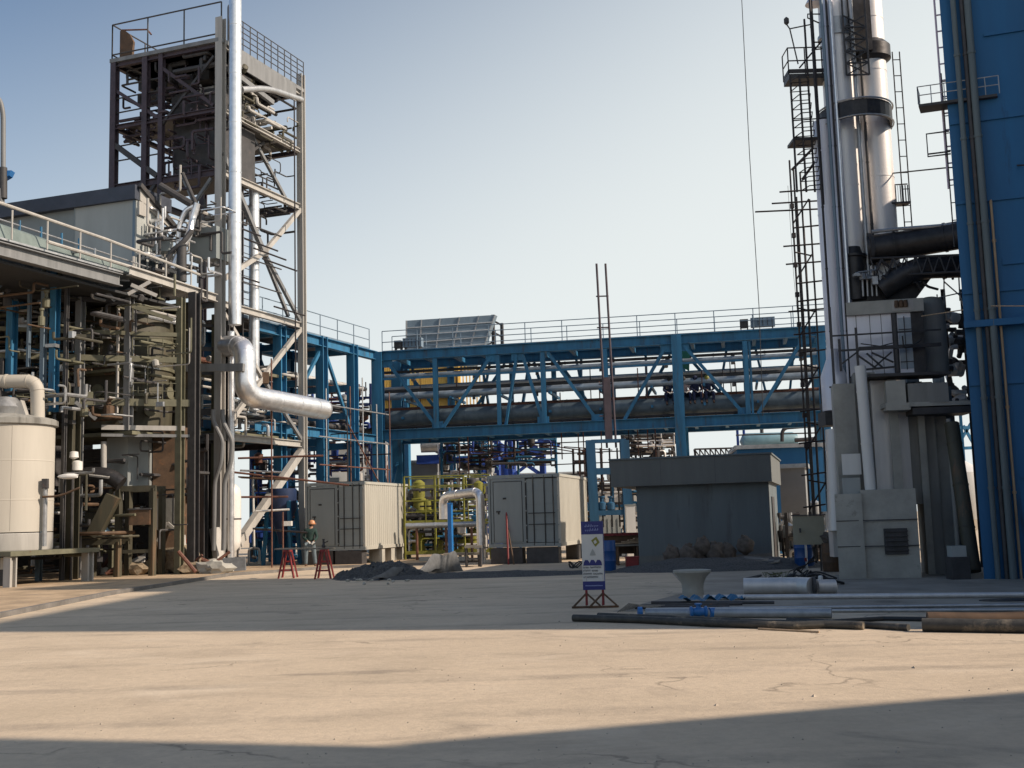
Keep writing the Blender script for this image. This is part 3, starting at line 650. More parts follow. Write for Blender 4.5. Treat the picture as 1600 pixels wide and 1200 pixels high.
# far pipes seen through the gap
t = thing('distant_pipe_rack', 'small far pipe rack seen through the gap left of the blue building', 'pipe rack', V((20, 45, 0)))
mb = MB(); 
for px in (1478, 1500, 1522):
    p = P(px, 640, 45); mb.beam(V((p.x, p.y, 0)), p, .12, .12)
for py in (668, 700, 732, 742): mb.beam(P(1465, py+2, 45), P(1535, py-1, 45), .12, .12)
mb.beam(P(1500, 690, 45), P(1530, 640, 45), .1, .1); mb.beam(P(1505, 665, 45), P(1525, 700, 45), .1, .1); mb.build('frame', M_blue, t)
MB().lathe(P(1505, 775, 44), [(.1, -1.6), (.9, -.9), (1.1, .0), (.9, .9), (.1, 1.4)], 20).build('vessel', M_white, t)
# cabinet and barrels in the lower right
t = thing('control_cabinet', 'beige control cabinet on a thin post in front of the rendered shed', 'cabinet', G(1262, 893))
cb = G(1268, 893); s_ = 1760/cb.y
zc = P(1268, 850, cb.y).z
MB().box(cb+V((-.02, 0, zc+.37)), (.80, .25, .76), -.2).build('body', M_box, t, smooth=0)
MB().box(cb+V((.17, -.16, zc+.37)), (.40, .02, .70), -.2).build('door', M_box, t, smooth=0)
MB().box(cb+V((.0, -.0, zc+.77)), (.88, .32, .03), -.2).build('lid', M_dark, t, smooth=0)
MB().box(cb+V((-.28, -.16, zc+.37)), (.05, .04, .12), -.2).build('handle', M_dark, t)
MB().beam(cb+V((-.13, -.05, 0)), cb+V((-.13, -.05, zc+.76)), .05, .05).build('post', M_galv, t)
MB().beam(cb+V((.3, .1, 0)), cb+V((.3, .1, zc)), .05, .05).build('post', M_dark, t)
mb = MB()
for k in range(4): mb.tube(bend([cb+V((.02+.04*k, -.1, zc)), cb+V((.06, -.15, zc*.55)), cb+V((-.08+.06*k, -.2, .3)), cb+V((-.4-.1*k, -.5, .05))], .2), .014, 6)
mb.build('cable', M_cable, t)
MB().box(cb+V((-.2, -.25, .33)), (.05, .05, .1)).build('plug', M_red, t)
def drum(label, p, r, h, m_, name='drum'):
    t = thing(name, label, 'drum', p)
    MB().lathe(p, [(r*.97, 0), (r, .02), (r, h*.3), (r*1.04, h*.33), (r, h*.36), (r, h*.63), (r*1.04, h*.66), (r, h*.69), (r, h-.02), (r*.95, h), (r*.93, h-.03), (.01, h-.03)], 24).build('shell', m_, t)
    MB().lathe(p+V((r*.5, 0, h-.03)), [(.04, 0), (.04, .03)], 10).build('bung', M_seal, t)
    return t
drum('tall blue plastic drum standing right behind the banner sign', G(950, 892), .25, .9, M_plastic)
drum('blue drum half hidden behind the beige control cabinet', G(1283, 888)+V((-.3, .6, 0)), .28, .85, M_plastic)
drum('rust brown drum between the control cabinet and the concrete support', G(1302, 893), .26, .75, M_brown)
t = thing('crumpled_sack', 'pale crumpled sack on top of the rust brown drum', 'sack', G(1302, 893)+Zv*.72)
MB().blob(G(1302, 893)+Zv*.88, .22, .18, .17, 5, .3, 3).build('sack_body', M_sack, t)

# ================================================================== scaffold mast in front of the stacks
YS = 33.0
t = thing('scaffold_mast', 'tall thin dark scaffold mast with stub tubes sticking out to the left', 'scaffold', V((P(1262, 600, YS).x, YS, 0)))
xs_ = [P(1250, 260, YS).x, P(1265, 260, YS).x]; ztop = P(1250, 250, YS).z
x0 = P(1268, 600, YS).x
for dx_, dy_, zz in ((-.28, 0, ztop), (.02, 0, ztop-.4), (.28, .1, ztop-1.2), (.0, .5, ztop-1.0), (-.16, .06, ztop-.2), (.14, .4, ztop-2)):
    MB().tube([V((x0+dx_+.0, YS+dy_, 0)), V((x0+dx_+.02, YS+dy_, zz))], .028, 7).build('standard', M_scafd, t)
for i, (py, xl) in enumerate(((297, 1218), (315, 1206), (328, 1180), (353, 1241), (382, 1224), (410, 1228), (440, 1245), (468, 1247), (484, 1232), (520, 1240), (548, 1250), (590, 1250), (640, 1250), (690, 1248), (740, 1252), (790, 1255))):
    a = P(xl, py+3, YS-.05); b = P(1290, py-2, YS-.05); MB().tube([a, b], .026, 7).build('ledger', M_scafd, t)
for i in range(12):
    z = .8+i*.85; a = V((x0-.28, YS-.03, z)); b = V((x0+.28, YS+.1, z+.8)) if i % 2 else V((x0+.28, YS+.1, z-.1))
    MB().tube([a, b], .024, 7).build('brace', M_scafd, t)
for i in range(9): 
    z = 3.5+i*.9; MB().box(V((x0-.28, YS-.06, z)), (.11, .1, .14)).build('coupler', M_scafd, t)
MB().tube([V((x0-.2, YS, ztop-.3)), P(1292, 210, YS-1.2)], .04, 7).build('strut', M_scafd, t)
MB().tube([V((x0+.1, YS, ztop-.6)), P(1296, 222, YS-1.2)], .04, 7).build('strut', M_scafd, t)

# hoist rope
t = MB().tube([P(1158, -20, 36), P(1171, 240, 36), P(1186, 480, 36), P(1192, 650, 36)], .013, 5).build('hoist_rope', M_cable)
tag(t, 'single thin dark rope hanging through the open sky left of the stacks', 'rope')
t = MB().tube([P(1231, 290, 34), P(1240, 430, 34), P(1247, 500, 34)], .006, 4).build('guy_wire', M_cable)
tag(t, 'very thin short wire hanging beside the scaffold mast', 'wire')
# ================================================================== pipe bridge across the middle
BA = V((-6.5, 54.0, 0)); BB = V((14.6, 49.9, 0)); BD = (BB-BA).normalized(); BN = V((-BD.y, BD.x, 0)); BL = (BB-BA).length
ZB, ZT, DEP = 5.80, 9.62, 3.2
def Bp(s, d=0, z=0): return BA+BD*s+BN*d+Zv*z
def s_of(px, z=8):       # distance along the bridge front for a reference column
    py = 640 if z < 7 else 560
    d = ray(px, py); o = V((0, 0, 0)); s = (BA.dot(BN))/d.dot(BN); h = d*s; return (V((h.x, h.y, 0))-BA).dot(BD)
t = thing('pipe_bridge', 'long blue steel truss pipe bridge crossing the whole yard behind the shed', 'pipe bridge', Bp(BL/2))
for d in (0, DEP):
    MB().ibeam(Bp(0, d, ZT), Bp(BL, d, ZT), .32, .44).build('top_chord', M_blue, t, smooth=0)
    MB().ibeam(Bp(0, d, ZB), Bp(BL, d, ZB), .35, .48).build('bottom_chord', M_blue, t, smooth=0)
    for px, w in ((680, .22), (778, .18), (848, .22), (945, .24), (1165, .22), (1172, .1)):
        s = s_of(px)
        MB().ibeam(Bp(s, d, ZB+.24), Bp(s, d, ZT-.25), w, w, up=BN).build('post', M_blue, t, smooth=0)
    for a, za, b, zb2 in ((604, 1, 682, 0), (690, 0, 768, 1), (788, 0, 808, 1), (816, 1, 846, 0), (856, 1, 930, 0), (972, 0, 1042, 1), (1068, 1, 1158, 0), (1180, 0, 1258, 1)):
        MB().beam(Bp(s_of(a), d, ZT-.25 if za else ZB+.24), Bp(s_of(b), d, ZT-.25 if zb2 else ZB+.24), .12, .15).build('diagonal', M_blue, t, smooth=0)
for px in (604, 682, 768, 808, 846, 930, 1042, 1068, 1158, 1258):
    top_ = px in (604, 768, 808, 1042, 1068, 1258)
    z = ZT-.38 if top_ else ZB+.36
    gb = MB().box(Bp(s_of(px), -.02, z), (.55, .03, .36), math.atan2(BD.y, BD.x))
    for k in range(4): gb.lathe(Bp(s_of(px)-.2+.13*k, -.035, z+.08*(1 if k % 2 else -1)), [(.02, 0), (.02, .03)], 6, axis=-BN)
    gb.build('gusset_plate', M_blue, t, smooth=0)
for k in range(9):
    s = BL*(k+.5)/9
    MB().beam(Bp(s, .1, ZB+.8), Bp(s, DEP-.1, ZB+.8), .1, .12).build('pipe_support', M_blue, t, smooth=0)
    MB().beam(Bp(s, .1, 7.5), Bp(s, DEP-.1, 7.5), .1, .12).build('pipe_support', M_blue, t, smooth=0)
for px, w in ((590, .52), (1058, .46), (1284, .4)):
    for d in (0, DEP):
        s = s_of(px); MB().ibeam(Bp(s, d, 0), Bp(s, d, ZT+.2), w, w*.8, up=BN, t=.05).build('column', M_blue, t, smooth=0)
for i in range(15):
    s = BL*(i+.5)/15
    MB().beam(Bp(s, .17, ZB-.02), Bp(s, DEP-.17, ZB-.02), .16, .22).build('cross_beam', M_blue, t, smooth=0)
    MB().beam(Bp(s, .17, ZT+.02), Bp(s, DEP-.17, ZT+.02), .16, .22).build('cross_beam', M_blue, t, smooth=0)
for s, d in ((s_of(590), 1), (s_of(1058), 1)):
    MB().beam(Bp(s, 0, 1.0), Bp(s, DEP, 4.8), .12, .14).build('bracing', M_blue, t, smooth=0)
    MB().beam(Bp(s, DEP, 1.0), Bp(s, 0, 4.8), .12, .14).build('bracing', M_blue, t, smooth=0)
for z, d in ((8.5, -.02), (7.25, DEP+.02), (8.5, DEP+.02)): MB().beam(Bp(0, d, z), Bp(BL, d, z), .07, .10).build('side_rail', M_blue, t, smooth=0)
for px in (630, 720, 745, 890, 905, 1000, 1110, 1205, 1230): MB().beam(Bp(s_of(px), DEP, ZB+.2), Bp(s_of(px)+rnd.uniform(-.8, .8), DEP, ZT-.2), .10, .12).build('rear_member', M_blue, t, smooth=0)
MB().pp(Bp(0, .9, ZT+.27), BD*BL, BN*1.5, Zv*.05).build('walkway', M_galv, t, smooth=0)
railing(t, [Bp(0, .85, ZT+.28), Bp(BL, .85, ZT+.28)], 1.1, 1.75, M_galvb, .022, (1, .5), True)
railing(t, [Bp(0, 2.5, ZT+.28), Bp(BL, 2.5, ZT+.28)], 1.1, 1.75, M_galvb, .022, (1, .5), True)
# process pipes lying in the bridge
for nm, z, d, r, m_, lab in (('process_pipe', 8.72, .9, .12, M_bigs, 'uppermost thin grey pipe running through the blue bridge'),
                       ('process_pipe', 8.02, 1.3, .11, M_dark, 'dark pipe just above the silver pipe in the blue bridge'),
                       ('process_pipe', 7.72, .7, .17, M_bigs, 'silver pipe at mid height inside the blue bridge'),
                       ('process_pipe', 6.62, .75, .42, M_bigp, 'thickest pipe, dark blue grey, lying along the bottom of the blue bridge'),
                       ('process_pipe', 6.25, 2.0, .2, M_cladw, 'grey pipe lying behind the thickest pipe at the bottom of the bridge'),
                       ('process_pipe', 8.3, 2.4, .10, M_cladw, 'thin grey pipe on the far side of the blue bridge'),
                       ('process_pipe', 7.2, 1.9, .09, M_scaf, 'thin rusty pipe behind the thickest pipe in the bridge'),
                       ('process_pipe', 9.05, 1.7, .07, M_dark, 'thin dark pipe close under the top chord of the bridge'),
                       ('process_pipe', 6.15, .25, .06, M_scafd, 'thin dark pipe along the near bottom edge of the bridge')):
    tt = thing(nm, lab, 'pipe', Bp(BL/2, d, z-r), 'pipes laid through the bridge'); clad_pipe('pipe', [Bp(-.5, d, z), Bp(BL+.4, d, z)], r, m_, tt, 14, 2.4, .012, .06)
    mb = MB()
    for i in range(7): s = BL*(i+.5)/7; mb.box(Bp(s, d, z-r-.07), (.14, .3, .14))
    mb.build('pipe_shoe', M_dark, tt)
# scaffolding tubes poking up through the bridge and hanging under it
t = thing('hanging_scaffold', 'light tube scaffold hung below the blue bridge', 'scaffold', Bp(9, 0, 4.2), None)
for px in (870, 892, 905, 935, 975, 990, 1008, 1020, 700, 726, 745):
    s = s_of(px, 5); d = rnd.uniform(-.2, 2.5); z0 = rnd.uniform(2.6, 4.6); z1 = rnd.uniform(5.6, 8.4)
    MB().tube([Bp(s, d, z0), Bp(s, d, z1)], .028, 6).build('upright', M_scaf if rnd.random() < .4 else M_scafd, t)
for z in (4.1, 4.6, 5.1, 3.6):
    MB().tube([Bp(s_of(840, 5)-1, .2+rnd.uniform(-.3, .3), z), Bp(s_of(1035, 5), .3, z+.02)], .028, 6).build('ledger', M_scafd, t)
for k in range(9):
    s = rnd.uniform(3.5, 9.5); MB().tube([Bp(s, rnd.uniform(0, 1.5), 5.3-rnd.uniform(0, .8)), Bp(s+rnd.uniform(1.5, 3.5), rnd.uniform(0, 1.5), 5.0-rnd.uniform(0, .8))], .028, 6).build('loose_tube', M_scafd if k % 2 else M_scaf, t)
for px in (645, 695, 1095, 1140, 1148, 995, 1003, 912, 1128):
    s = s_of(px); q = Bp(s, rnd.uniform(.1, 2.6), 6.9)
    o = MB().tube([q, q+Zv*rnd.uniform(1.2, 2.0)], .025, 6).build('scaffold_tube', M_scaf if px % 2 else M_scafd)
    tag(o, 'short upright scaffold tube standing on the pipes inside the bridge', 'scaffold tube', 'loose scaffold tubes standing in the bridge')
# boxes on the walkway
for px, w, h, lab in ((1166, .38, .38, 'small dark box on the bridge walkway, left of the wider slatted box'), (1196, 1.1, .42, 'wide slatted box on the bridge walkway near the scaffold mast'), (612, .36, .36, 'small dark box at the left end of the bridge walkway'), (635, .95, .45, 'slatted box at the foot of the inclined louvre panel on the bridge')):
    s = s_of(px); q = Bp(s, 1.2, ZT+.55); t = thing('equipment_box', lab, 'box', q)
    ang = math.atan2(BD.y, BD.x)
    MB().box(q+Zv*h/2, (w, .4, h), ang).build('case', M_dark if w < .5 else M_galvb, t, smooth=0)
    mb = MB()
    for k in range(5): mb.box(q+BD*(w*(k-2)/5.2)-BN*.21+Zv*h/2, (.03, .02, h*.8), ang)
    mb.build('slat', M_dark, t, smooth=0)
    mb = MB()
    for sx in (-1, 1): mb.box(q+BD*(sx*w*.4)-Zv*.13, (.05, .3, .26), ang)
    mb.build('leg', M_dark, t, smooth=0)
t = thing('twin_hoist_poles', 'pair of slim tall poles joined by short rungs in front of the blue bridge', 'poles', P(940, 690, 45))
zb_ = P(945, 700, 45).z
for xp in (932, 946):
    a = P(xp, 412, 45); MB().tube([V((a.x+.14, 45, zb_)), a], .045, 8).build('pole', M_purple, t)
    
for py in (463, 512, 600, 650):
    a = P(932+(py-412)*.03, py, 45); MB().tube([a-V((.06, 0, 0)), a+V((.45, 0, 0))], .03, 6).build('rung', M_purple, t)
MB().box(P(946, 640, 45.0)+V((.1, .05, 0)), (.28, .2, 2.6)).build('backing_channel', M_purple, t, smooth=0)
M_portal = mat('deep_portal_blue', (.012, .075, .155), .6, amt=.3, scale=4, rust=((.05, .05, .06), .6, 4), streak=True)
t = thing('blue_portal_frame', 'blue portal frame with two crossbars standing left of the grey shed', 'frame', V((3.9, 45, 0)))
for xp in (922, 975):
    a = P(xp, 688, 45); MB().ibeam(V((a.x+.08, 45, 0)), a, .36, .36, up=(0, 1, 0), t=.04).build('post', M_portal, t, smooth=0)
for py, h in ((690, .14), (737, .26), (802, .2)):
    a = P(920, py, 44.95); b = P(978, py, 44.95); b.z = a.z; MB().beam(a+V((.1, 0, 0)), b, .2, h).build('crossbar', M_portal, t, smooth=0)
for xp in (938, 952, 964):
    a = P(xp, 700, 45.3); MB().tube([V((a.x, 45.3, 1.2)), a], .035, 6).build('tie_rod', M_scafd, t)
t = thing('pump_pair', 'pair of small dark blue pumps on the lower crossbar of the blue portal frame', 'pump', P(945, 795, 45))
for xp in (941, 955):
    a = P(xp, 798, 45)
    MB().lathe(a, [(.1, 0), (.17, .05), (.17, .3), (.08, .36), (.08, .5), (.13, .52), (.13, .58)], 14).build('casing', M_portal, t)

# people working on top of the bridge pipes and on the ground --------------------------------------------------
def skin(name, pts, edges, rad, material, parent, sub=1, root=0):
    org = V((0, 0, 0)); q = parent
    while q: org += q.location; q = q.parent
    me = bpy.data.meshes.new(name); me.from_pydata([V(p)-org for p in pts], edges, [])
    o = bpy.data.objects.new(name, me); C.objects.link(o); o.parent = parent
    o.modifiers.new('Skin', 'SKIN'); sv = me.skin_vertices[0].data
    for i, r in enumerate(rad):
        sv[i].radius = (r, r) if not isinstance(r, tuple) else r
        sv[i].use_root = (i == root)
    s = o.modifiers.new('Sub', 'SUBSURF'); s.levels = s.render_levels = sub
    bpy.context.view_layer.update()
    dg = bpy.context.evaluated_depsgraph_get(); nm = bpy.data.meshes.new_from_object(o.evaluated_get(dg))
    o.modifiers.clear(); o.data = nm; nm.name = name; nm.materials.clear(); nm.materials.append(material)
    nm.polygons.foreach_set('use_smooth', [True]*len(nm.polygons))
    return o
def hand(t, wrist, direction, material, palmdown=-Zv, s=1.0, side=1):
    d = V(direction).normalized(); pd = V(palmdown).normalized(); x = d.cross(pd).normalized()*side; pts = [V(wrist), V(wrist)+d*.05*s, V(wrist)+d*.09*s]; ed = [(0, 1), (1, 2)]; rad = [.024*s, (.038*s, .02*s), (.036*s, .018*s)]
    for k, (off, ln) in enumerate(((-.030, .070), (-.010, .080), (.010, .075), (.028, .058))):
        b = V(wrist)+d*.085*s+x*off*s; i = len(pts)
        pts += [b, b+d*ln*.5*s+pd*.012*s, b+d*ln*.8*s+pd*.040*s]; rad += [.011*s, .010*s, .008*s]; ed += [(2, i), (i, i+1), (i+1, i+2)]
    b = V(wrist)+d*.04*s-x*.035*s; i = len(pts)
    pts += [b, b-x*.025*s+d*.03*s, b-x*.025*s+d*.06*s+pd*.02*s]; rad += [.013*s, .011*s, .009*s]; ed += [(1, i), (i, i+1), (i+1, i+2)]
    return skin('glove', pts, ed, rad, material, t, 1)
def person(label, foot, J, jacket, trousers, helmet=None, hood=None, group=None):
    """J: joint name -> offset from foot point"""
    f = V(foot); t = thing('person', label, 'person', f, group)
    j = {k: f+V(v) for k, v in J.items()}
    # continuous body
    names = ['pelvis', 'waist', 'chest', 'neck', 'headbase', 'headtop']
    pts = [j[k] for k in names]; rad = [.12, .11, .125, .05, .075, .085]; ed = [(0, 1), (1, 2), (2, 3), (3, 4), (4, 5)]
    for s in 'LR':
        i = len(pts); pts += [j['sh'+s], j['el'+s], j['wr'+s]]; rad += [.055, .042, .03]; ed += [(2, i), (i, i+1), (i+1, i+2)]
        i = len(pts); pts += [j['hip'+s], j['kn'+s], j['an'+s]]; rad += [.085, .055, .038]; ed += [(0, i), (i, i+1), (i+1, i+2)]
        i = len(pts); pts += [j['an'+s]+j_foot]; rad += [.035]; ed += [(i-1, i)]
    skin('body', pts, ed, rad, M_skin, t, 1)
    # clothing shells
    P2 = [j['waist']-Zv*.14, j['waist'], (j['waist']+j['chest'])/2, j['chest']+Zv*.03, j['neck']-Zv*.02]; r2 = [.165, .155, .165, .165, .07]; e2 = [(0, 1), (1, 2), (2, 3), (3, 4)]
    for s in 'LR':
        i = len(P2); P2 += [j['sh'+s], j['el'+s], j['wr'+s]+(j['el'+s]-j['wr'+s])*.08]; r2 += [.082, .062, .050]; e2 += [(3, i), (i, i+1), (i+1, i+2)]
    skin('jacket', P2, e2, r2, jacket, t, 1)
    P3 = [j['pelvis']]; r3 = [.15]; e3 = []
    for s in 'LR':
        i = len(P3); P3 += [j['hip'+s], j['kn'+s], j['an'+s]+Zv*.04]; r3 += [.115, .085, .072]; e3 += [(0, i), (i, i+1), (i+1, i+2)]
        b = j['an'+s]; skin('boot', [b+Zv*.06, b-Zv*.03, b+j_foot*.6-Zv*.035, b+j_foot*1.25-Zv*.045], [(0, 1), (1, 2), (2, 3)], [.055, .055, .05, .038], M_boot, t, 1)
        d = (j['wr'+s]-j['el'+s]); hand(t, j['wr'+s], d, M_glove, side=1 if s == 'L' else -1)
    skin('trousers', P3, e3, r3, trousers, t, 1)
    # face details
    c = (j['headbase']+j['headtop'])/2; fd = face_dir.normalized(); sx = fd.cross(Zv).normalized()
    MB().blob(c+fd*.095-Zv*.01, .016, .02, .022, 1, .05, 1).build('nose', M_skin, t)
    for s in (-1, 1):
        MB().blob(c+fd*.085+sx*.032*s+Zv*.02, .010, .008, .008, 2, 0, 1).build('eye', M_hair, t)
        MB().blob(c+sx*.088*s, .014, .02, .03, 3, .05, 1).build('ear', M_skin, t)
    MB().blob(c+fd*.083-Zv*.055, .022, .010, .008, 2, 0, 1).build('mouth', M_red, t)
    if helmet:
        h0 = j['headtop']-Zv*.02
        hm = MB().lathe(h0, [(.125, -.03), (.128, 0), (.118, .05), (.09, .10), (.045, .125), (.0, .13)], 20).build('helmet', helmet, t)
        MB().lathe(h0+fd*.03, [(.14, -.034), (.148, -.03), (.148, -.022), (.12, -.012)], 20).build('brim', helmet, hm)
        MB().blob(c-fd*.03-Zv*.005, .088, .088, .075, 4, .04, 2).build('hair', M_hair, t)
    if hood:
        MB().blob(c-fd*.02+Zv*.03, .125, .125, .15, 4, .06, 2).build('hood', hood, t)
    return t
j_foot = V((.03, .12, -.02)); face_dir = V((.75, .45, -.1))
pf = G(484, 888)
# seen from behind, turned slightly right, forearms forward over the plank
SJ = dict(pelvis=(0, 0, .95), waist=(0.01, .01, 1.10), chest=(.03, .03, 1.36), neck=(.06, .04, 1.52), headbase=(.07, .05, 1.58), headtop=(.08, .06, 1.70),
          shL=(-.17, .05, 1.42), elL=(-.24, -.02, 1.16), wrL=(-.02, -.22, 1.02), shR=(.22, -.0, 1.41), elR=(.30, -.06, 1.15), wrR=(.20, -.28, 1.0),
          hipL=(-.11, 0, .88), knL=(-.14, -.03, .48), anL=(-.15, .02, .09), hipR=(.12, 0, .88), knR=(.17, .04, .48), anR=(.20, .08, .09))
person('standing worker in dark green jacket, pale trousers and orange helmet behind the red trestles', pf, SJ, M_jack, M_trou, M_helm)
def crouch(bendx):
    return dict(pelvis=(0, 0, .12), waist=(.0, -.02, .27), chest=(bendx*.6, -.06, .50), neck=(bendx, -.12, .66), headbase=(bendx*1.15, -.15, .72), headtop=(bendx*1.3, -.17, .84),
          shL=(-.19+bendx*.6, -.06, .55), elL=(-.24, -.16, .32), wrL=(-.08, -.34, .22), shR=(.19+bendx*.6, -.06, .55), elR=(.25, -.16, .32), wrR=(.10, -.34, .22),
          hipL=(-.11, 0, .10), knL=(-.18, -.42, .12), anL=(-.16, -.46, -.30), hipR=(.11, 0, .10), knR=(.18, -.42, .12), anR=(.16, -.46, -.30))
face_dir = V((-.3, -.9, -.4)); j_foot = V((0, -.12, -.03))
for px, bx, jk, hd, lab in ((1046, .02, M_navy, M_hair, 'worker in navy sitting left of the thick blue bridge column'), (1072, -.06, M_pale, M_hair, 'worker in pale pink shirt sitting just right of the thick blue bridge column'),
                            (1090, -.04, M_navy, M_navy, 'hooded worker in navy sitting between the pale shirted worker and the rightmost one'), (1109, -.05, M_navy, M_ylime, 'worker in navy with a yellow head covering, rightmost of the four on the bridge')):
    s = s_of(px, 6)-.05; q = Bp(s, .78, 7.03)
    person(lab, q, crouch(bx), jk, M_navy, None, hd, 'workers sitting on the thick bridge pipe')

# ================================================================== left pipe rack running towards the camera from the bridge end
t = thing('pipe_rack', 'blue pipe rack with a railed top running forward from the left end of the bridge', 'pipe rack', BA-TU*4+TL*1.5)
def Rk(k, c, z): return BA-BD*.1-TU*k+TL*c+Zv*z       # k towards camera, c leftwards
for k in (2.2, 4.9, 8.2):
    for c in (0, 3.4):
        MB().ibeam(Rk(k, c, 0), Rk(k, c, ZT+.3), .40, .42, up=TU, t=.045).build('column', M_blue, t, smooth=0)
    for z in (ZT, 7.9, 6.6, 5.2):
        MB().beam(Rk(k, .2, z), Rk(k, 3.2, z), .2, .3).build('cross_beam', M_blue, t, smooth=0)
for c in (0, 3.4):
    for z in (ZT+.05, 5.6): MB().ibeam(Rk(0, c+.0, z), Rk(10, c, z), .3, .42).build('long_beam', M_blue, t, smooth=0)
    MB().beam(Rk(2.4, c, 5.9), Rk(4.7, c, ZT-.2), .12, .14).build('diagonal', M_blue, t, smooth=0)
    MB().beam(Rk(4.9, c, ZT-.2), Rk(8.0, c, 5.9), .12, .14).build('diagonal', M_blue, t, smooth=0)
MB().pp(Rk(0, .3, ZT+.3), -TU*10.5, TL*2.8, Zv*.05).build('walkway', M_dark, t, smooth=0)
railing(t, [Rk(0, .3, ZT+.34), Rk(10.5, .3, ZT+.34)], 1.05, 1.6, M_galvb, .022, (1, .5), True)
for c in (.6, 1.1, 1.6, 2.1, 2.6):
    for z in (8.1, 6.85, 5.95):
        if rnd.random() < .25: continue
        r = rnd.uniform(.06, .16); a = Rk(-1.0, c, z+r); b = Rk(11.5, c, z+r)
        tt = thing('rack_pipe', 'pipe running forward along the left blue pipe rack', 'pipe', (a+b)/2, 'pipes lying on the left pipe rack')
        clad_pipe('pipe', [a, b], r, [M_cladw, M_clad, M_scaf, M_dark][int(rnd.random()*4)], tt, 10, 2.2, .01, .05)
# scaffold tubes around the rack
t = thing('rack_scaffold', 'rusty and silver scaffold tubes around the blue columns of the left pipe rack', 'scaffold', Rk(3.4, -.7, 0))
for k, c, m_ in ((2.9, -.9, M_galv), (3.5, -.6, M_scaf), (1.6, -.9, M_galv), (4.3, -.9, M_scafd), (5.9, -.8, M_galv), (.9, -1.2, M_scaf)):
    MB().tube([Rk(k, c, 0), Rk(k, c, rnd.uniform(6.6, 8.3))], .03, 7).build('standard', m_, t)
for z in (2.9, 4.1, 5.3, 6.7): MB().tube([Rk(.5, -1.0, z), Rk(6.5, -.8, z+.05)], .03, 7).build('ledger', M_scaf if z < 5 else M_galv, t)
for z, k in ((3.5, 3), (4.8, 1.2), (5.6, 4.2)): MB().tube([Rk(k, -1.4, z), Rk(k, 1.3, z+.02)], .03, 7).build('transom', M_scafd, t)
MB().tube([Rk(1, -1, 2.9), Rk(4.2, -.9, 6.0)], .03, 7).build('brace', M_scaf, t)

# ================================================================== air cooler with inclined panel and yellow house behind the bridge
YC = 64.0
t = thing('air_cooler', 'blue grey inclined louvre panel above a yellow corrugated cooler house behind the bridge', 'air cooler', V((P(690, 600, YC).x, YC, 0)))
tl, tr, br_, bl_ = P(635, 501, YC), P(773, 492, YC), P(753, 549, YC+.2), P(635, 560, YC+.2)
MB().prism([tl, tr, br_, bl_], V((.15, .4, 0))).build('louvre_panel', M_galvb, t, smooth=0)
mb = MB()
for k in range(1, 5):
    a = tl+(bl_-tl)*(k/5); b = tr+(br_-tr)*(k/5); mb.beam(a-V((0, .04, 0)), b-V((0, .04, 0)), .05, .06)
for k in (0, .17, .38, .6, .82, 1):
    a = tl+(tr-tl)*k; b = bl_+(br_-bl_)*k; mb.beam(a-V((0, .03, 0)), b-V((0, .03, 0)), .06, .07)
mb.build('panel_rib', M_galv, t, smooth=0)
for px, a, b in ((770, 492, 560), (784, 505, 560)):
    p = P(px, a, YC+1); q = P(px, b, YC+1); q.x = p.x; MB().beam(q, p, .16, .16).build('prop', M_dark, t)
for a, b in (((772, 502), (784, 508)), ((772, 520), (784, 526)), ((760, 526), (772, 518)), ((757, 540), (772, 534))):
    MB().beam(P(*a, YC+1), P(*b, YC+1), .1, .1).build('prop_brace', M_dark, t)
MB().prism([P(712, 562, YC+.8), P(750, 560, YC+.8), P(736, 578, YC+.8), P(716, 580, YC+.8)], V((.1, .8, 0))).build('lower_louvre', M_galvb, t, smooth=0)
y0 = P(594, 572, YC); y1 = P(716, 566, YC); zbot = P(594, 652, YC).z; yo = V((y0.x, YC, zbot))
W = V((y1.x-y0.x, 0, 0)); H = y0.z-zbot
mb = MB(); n = 44
prof = []
for i in range(n): 
    x = y0.x+W.x*i/n; prof += [V((x, YC, zbot)), V((x+W.x/n*.5, YC, zbot)), V((x+W.x/n*.55, YC-.06, zbot)), V((x+W.x/n*.95, YC-.06, zbot))]
prof += [V((y1.x, YC, zbot)), V((y1.x, YC+3, zbot)), V((y0.x, YC+3, zbot))]
MB().prism(prof, Zv*H).build('corrugated_wall', M_yellow, t, smooth=0)
mb = MB()
for i in range(9):
    x = y1.x+.05+i*.19; mb.box(V((x, YC+.3+.1*i, zbot+H/2)), (.07, .2, H-.2))
mb.build('side_slat', M_yellow, t, smooth=0)
MB().beam(V((y0.x-.3, YC-.2, zbot+H*.38)), V((y1.x+1.2, YC-.2, zbot+H*.38)), .3, .25).build('girt', M_blue, t, smooth=0)
for k in (.33, .9): MB().beam(V((y0.x+W.x*k, YC-.12, 0)), V((y0.x+W.x*k, YC-.12, zbot+H)), .3, .3).build('post', M_blue, t, smooth=0)
MB().pp(V((y0.x, YC+.5, 0)), W*.15, V((0, 2, 0)), Zv*zbot).build('leg', M_blue, t, smooth=0)
t = thing('green_screen', 'small green sheet hanging beside the thick blue bridge column', 'sheet', P(1072, 560, 52))
MB().prism([P(1062, 545, 52.6), P(1078, 545, 52.6), P(1077, 580, 52.6), P(1068, 575, 52.6), P(1063, 560, 52.6)], V((0, .03, 0))).build('sheet', mat('green_cloth', (.04, .22, .17), .8), t)

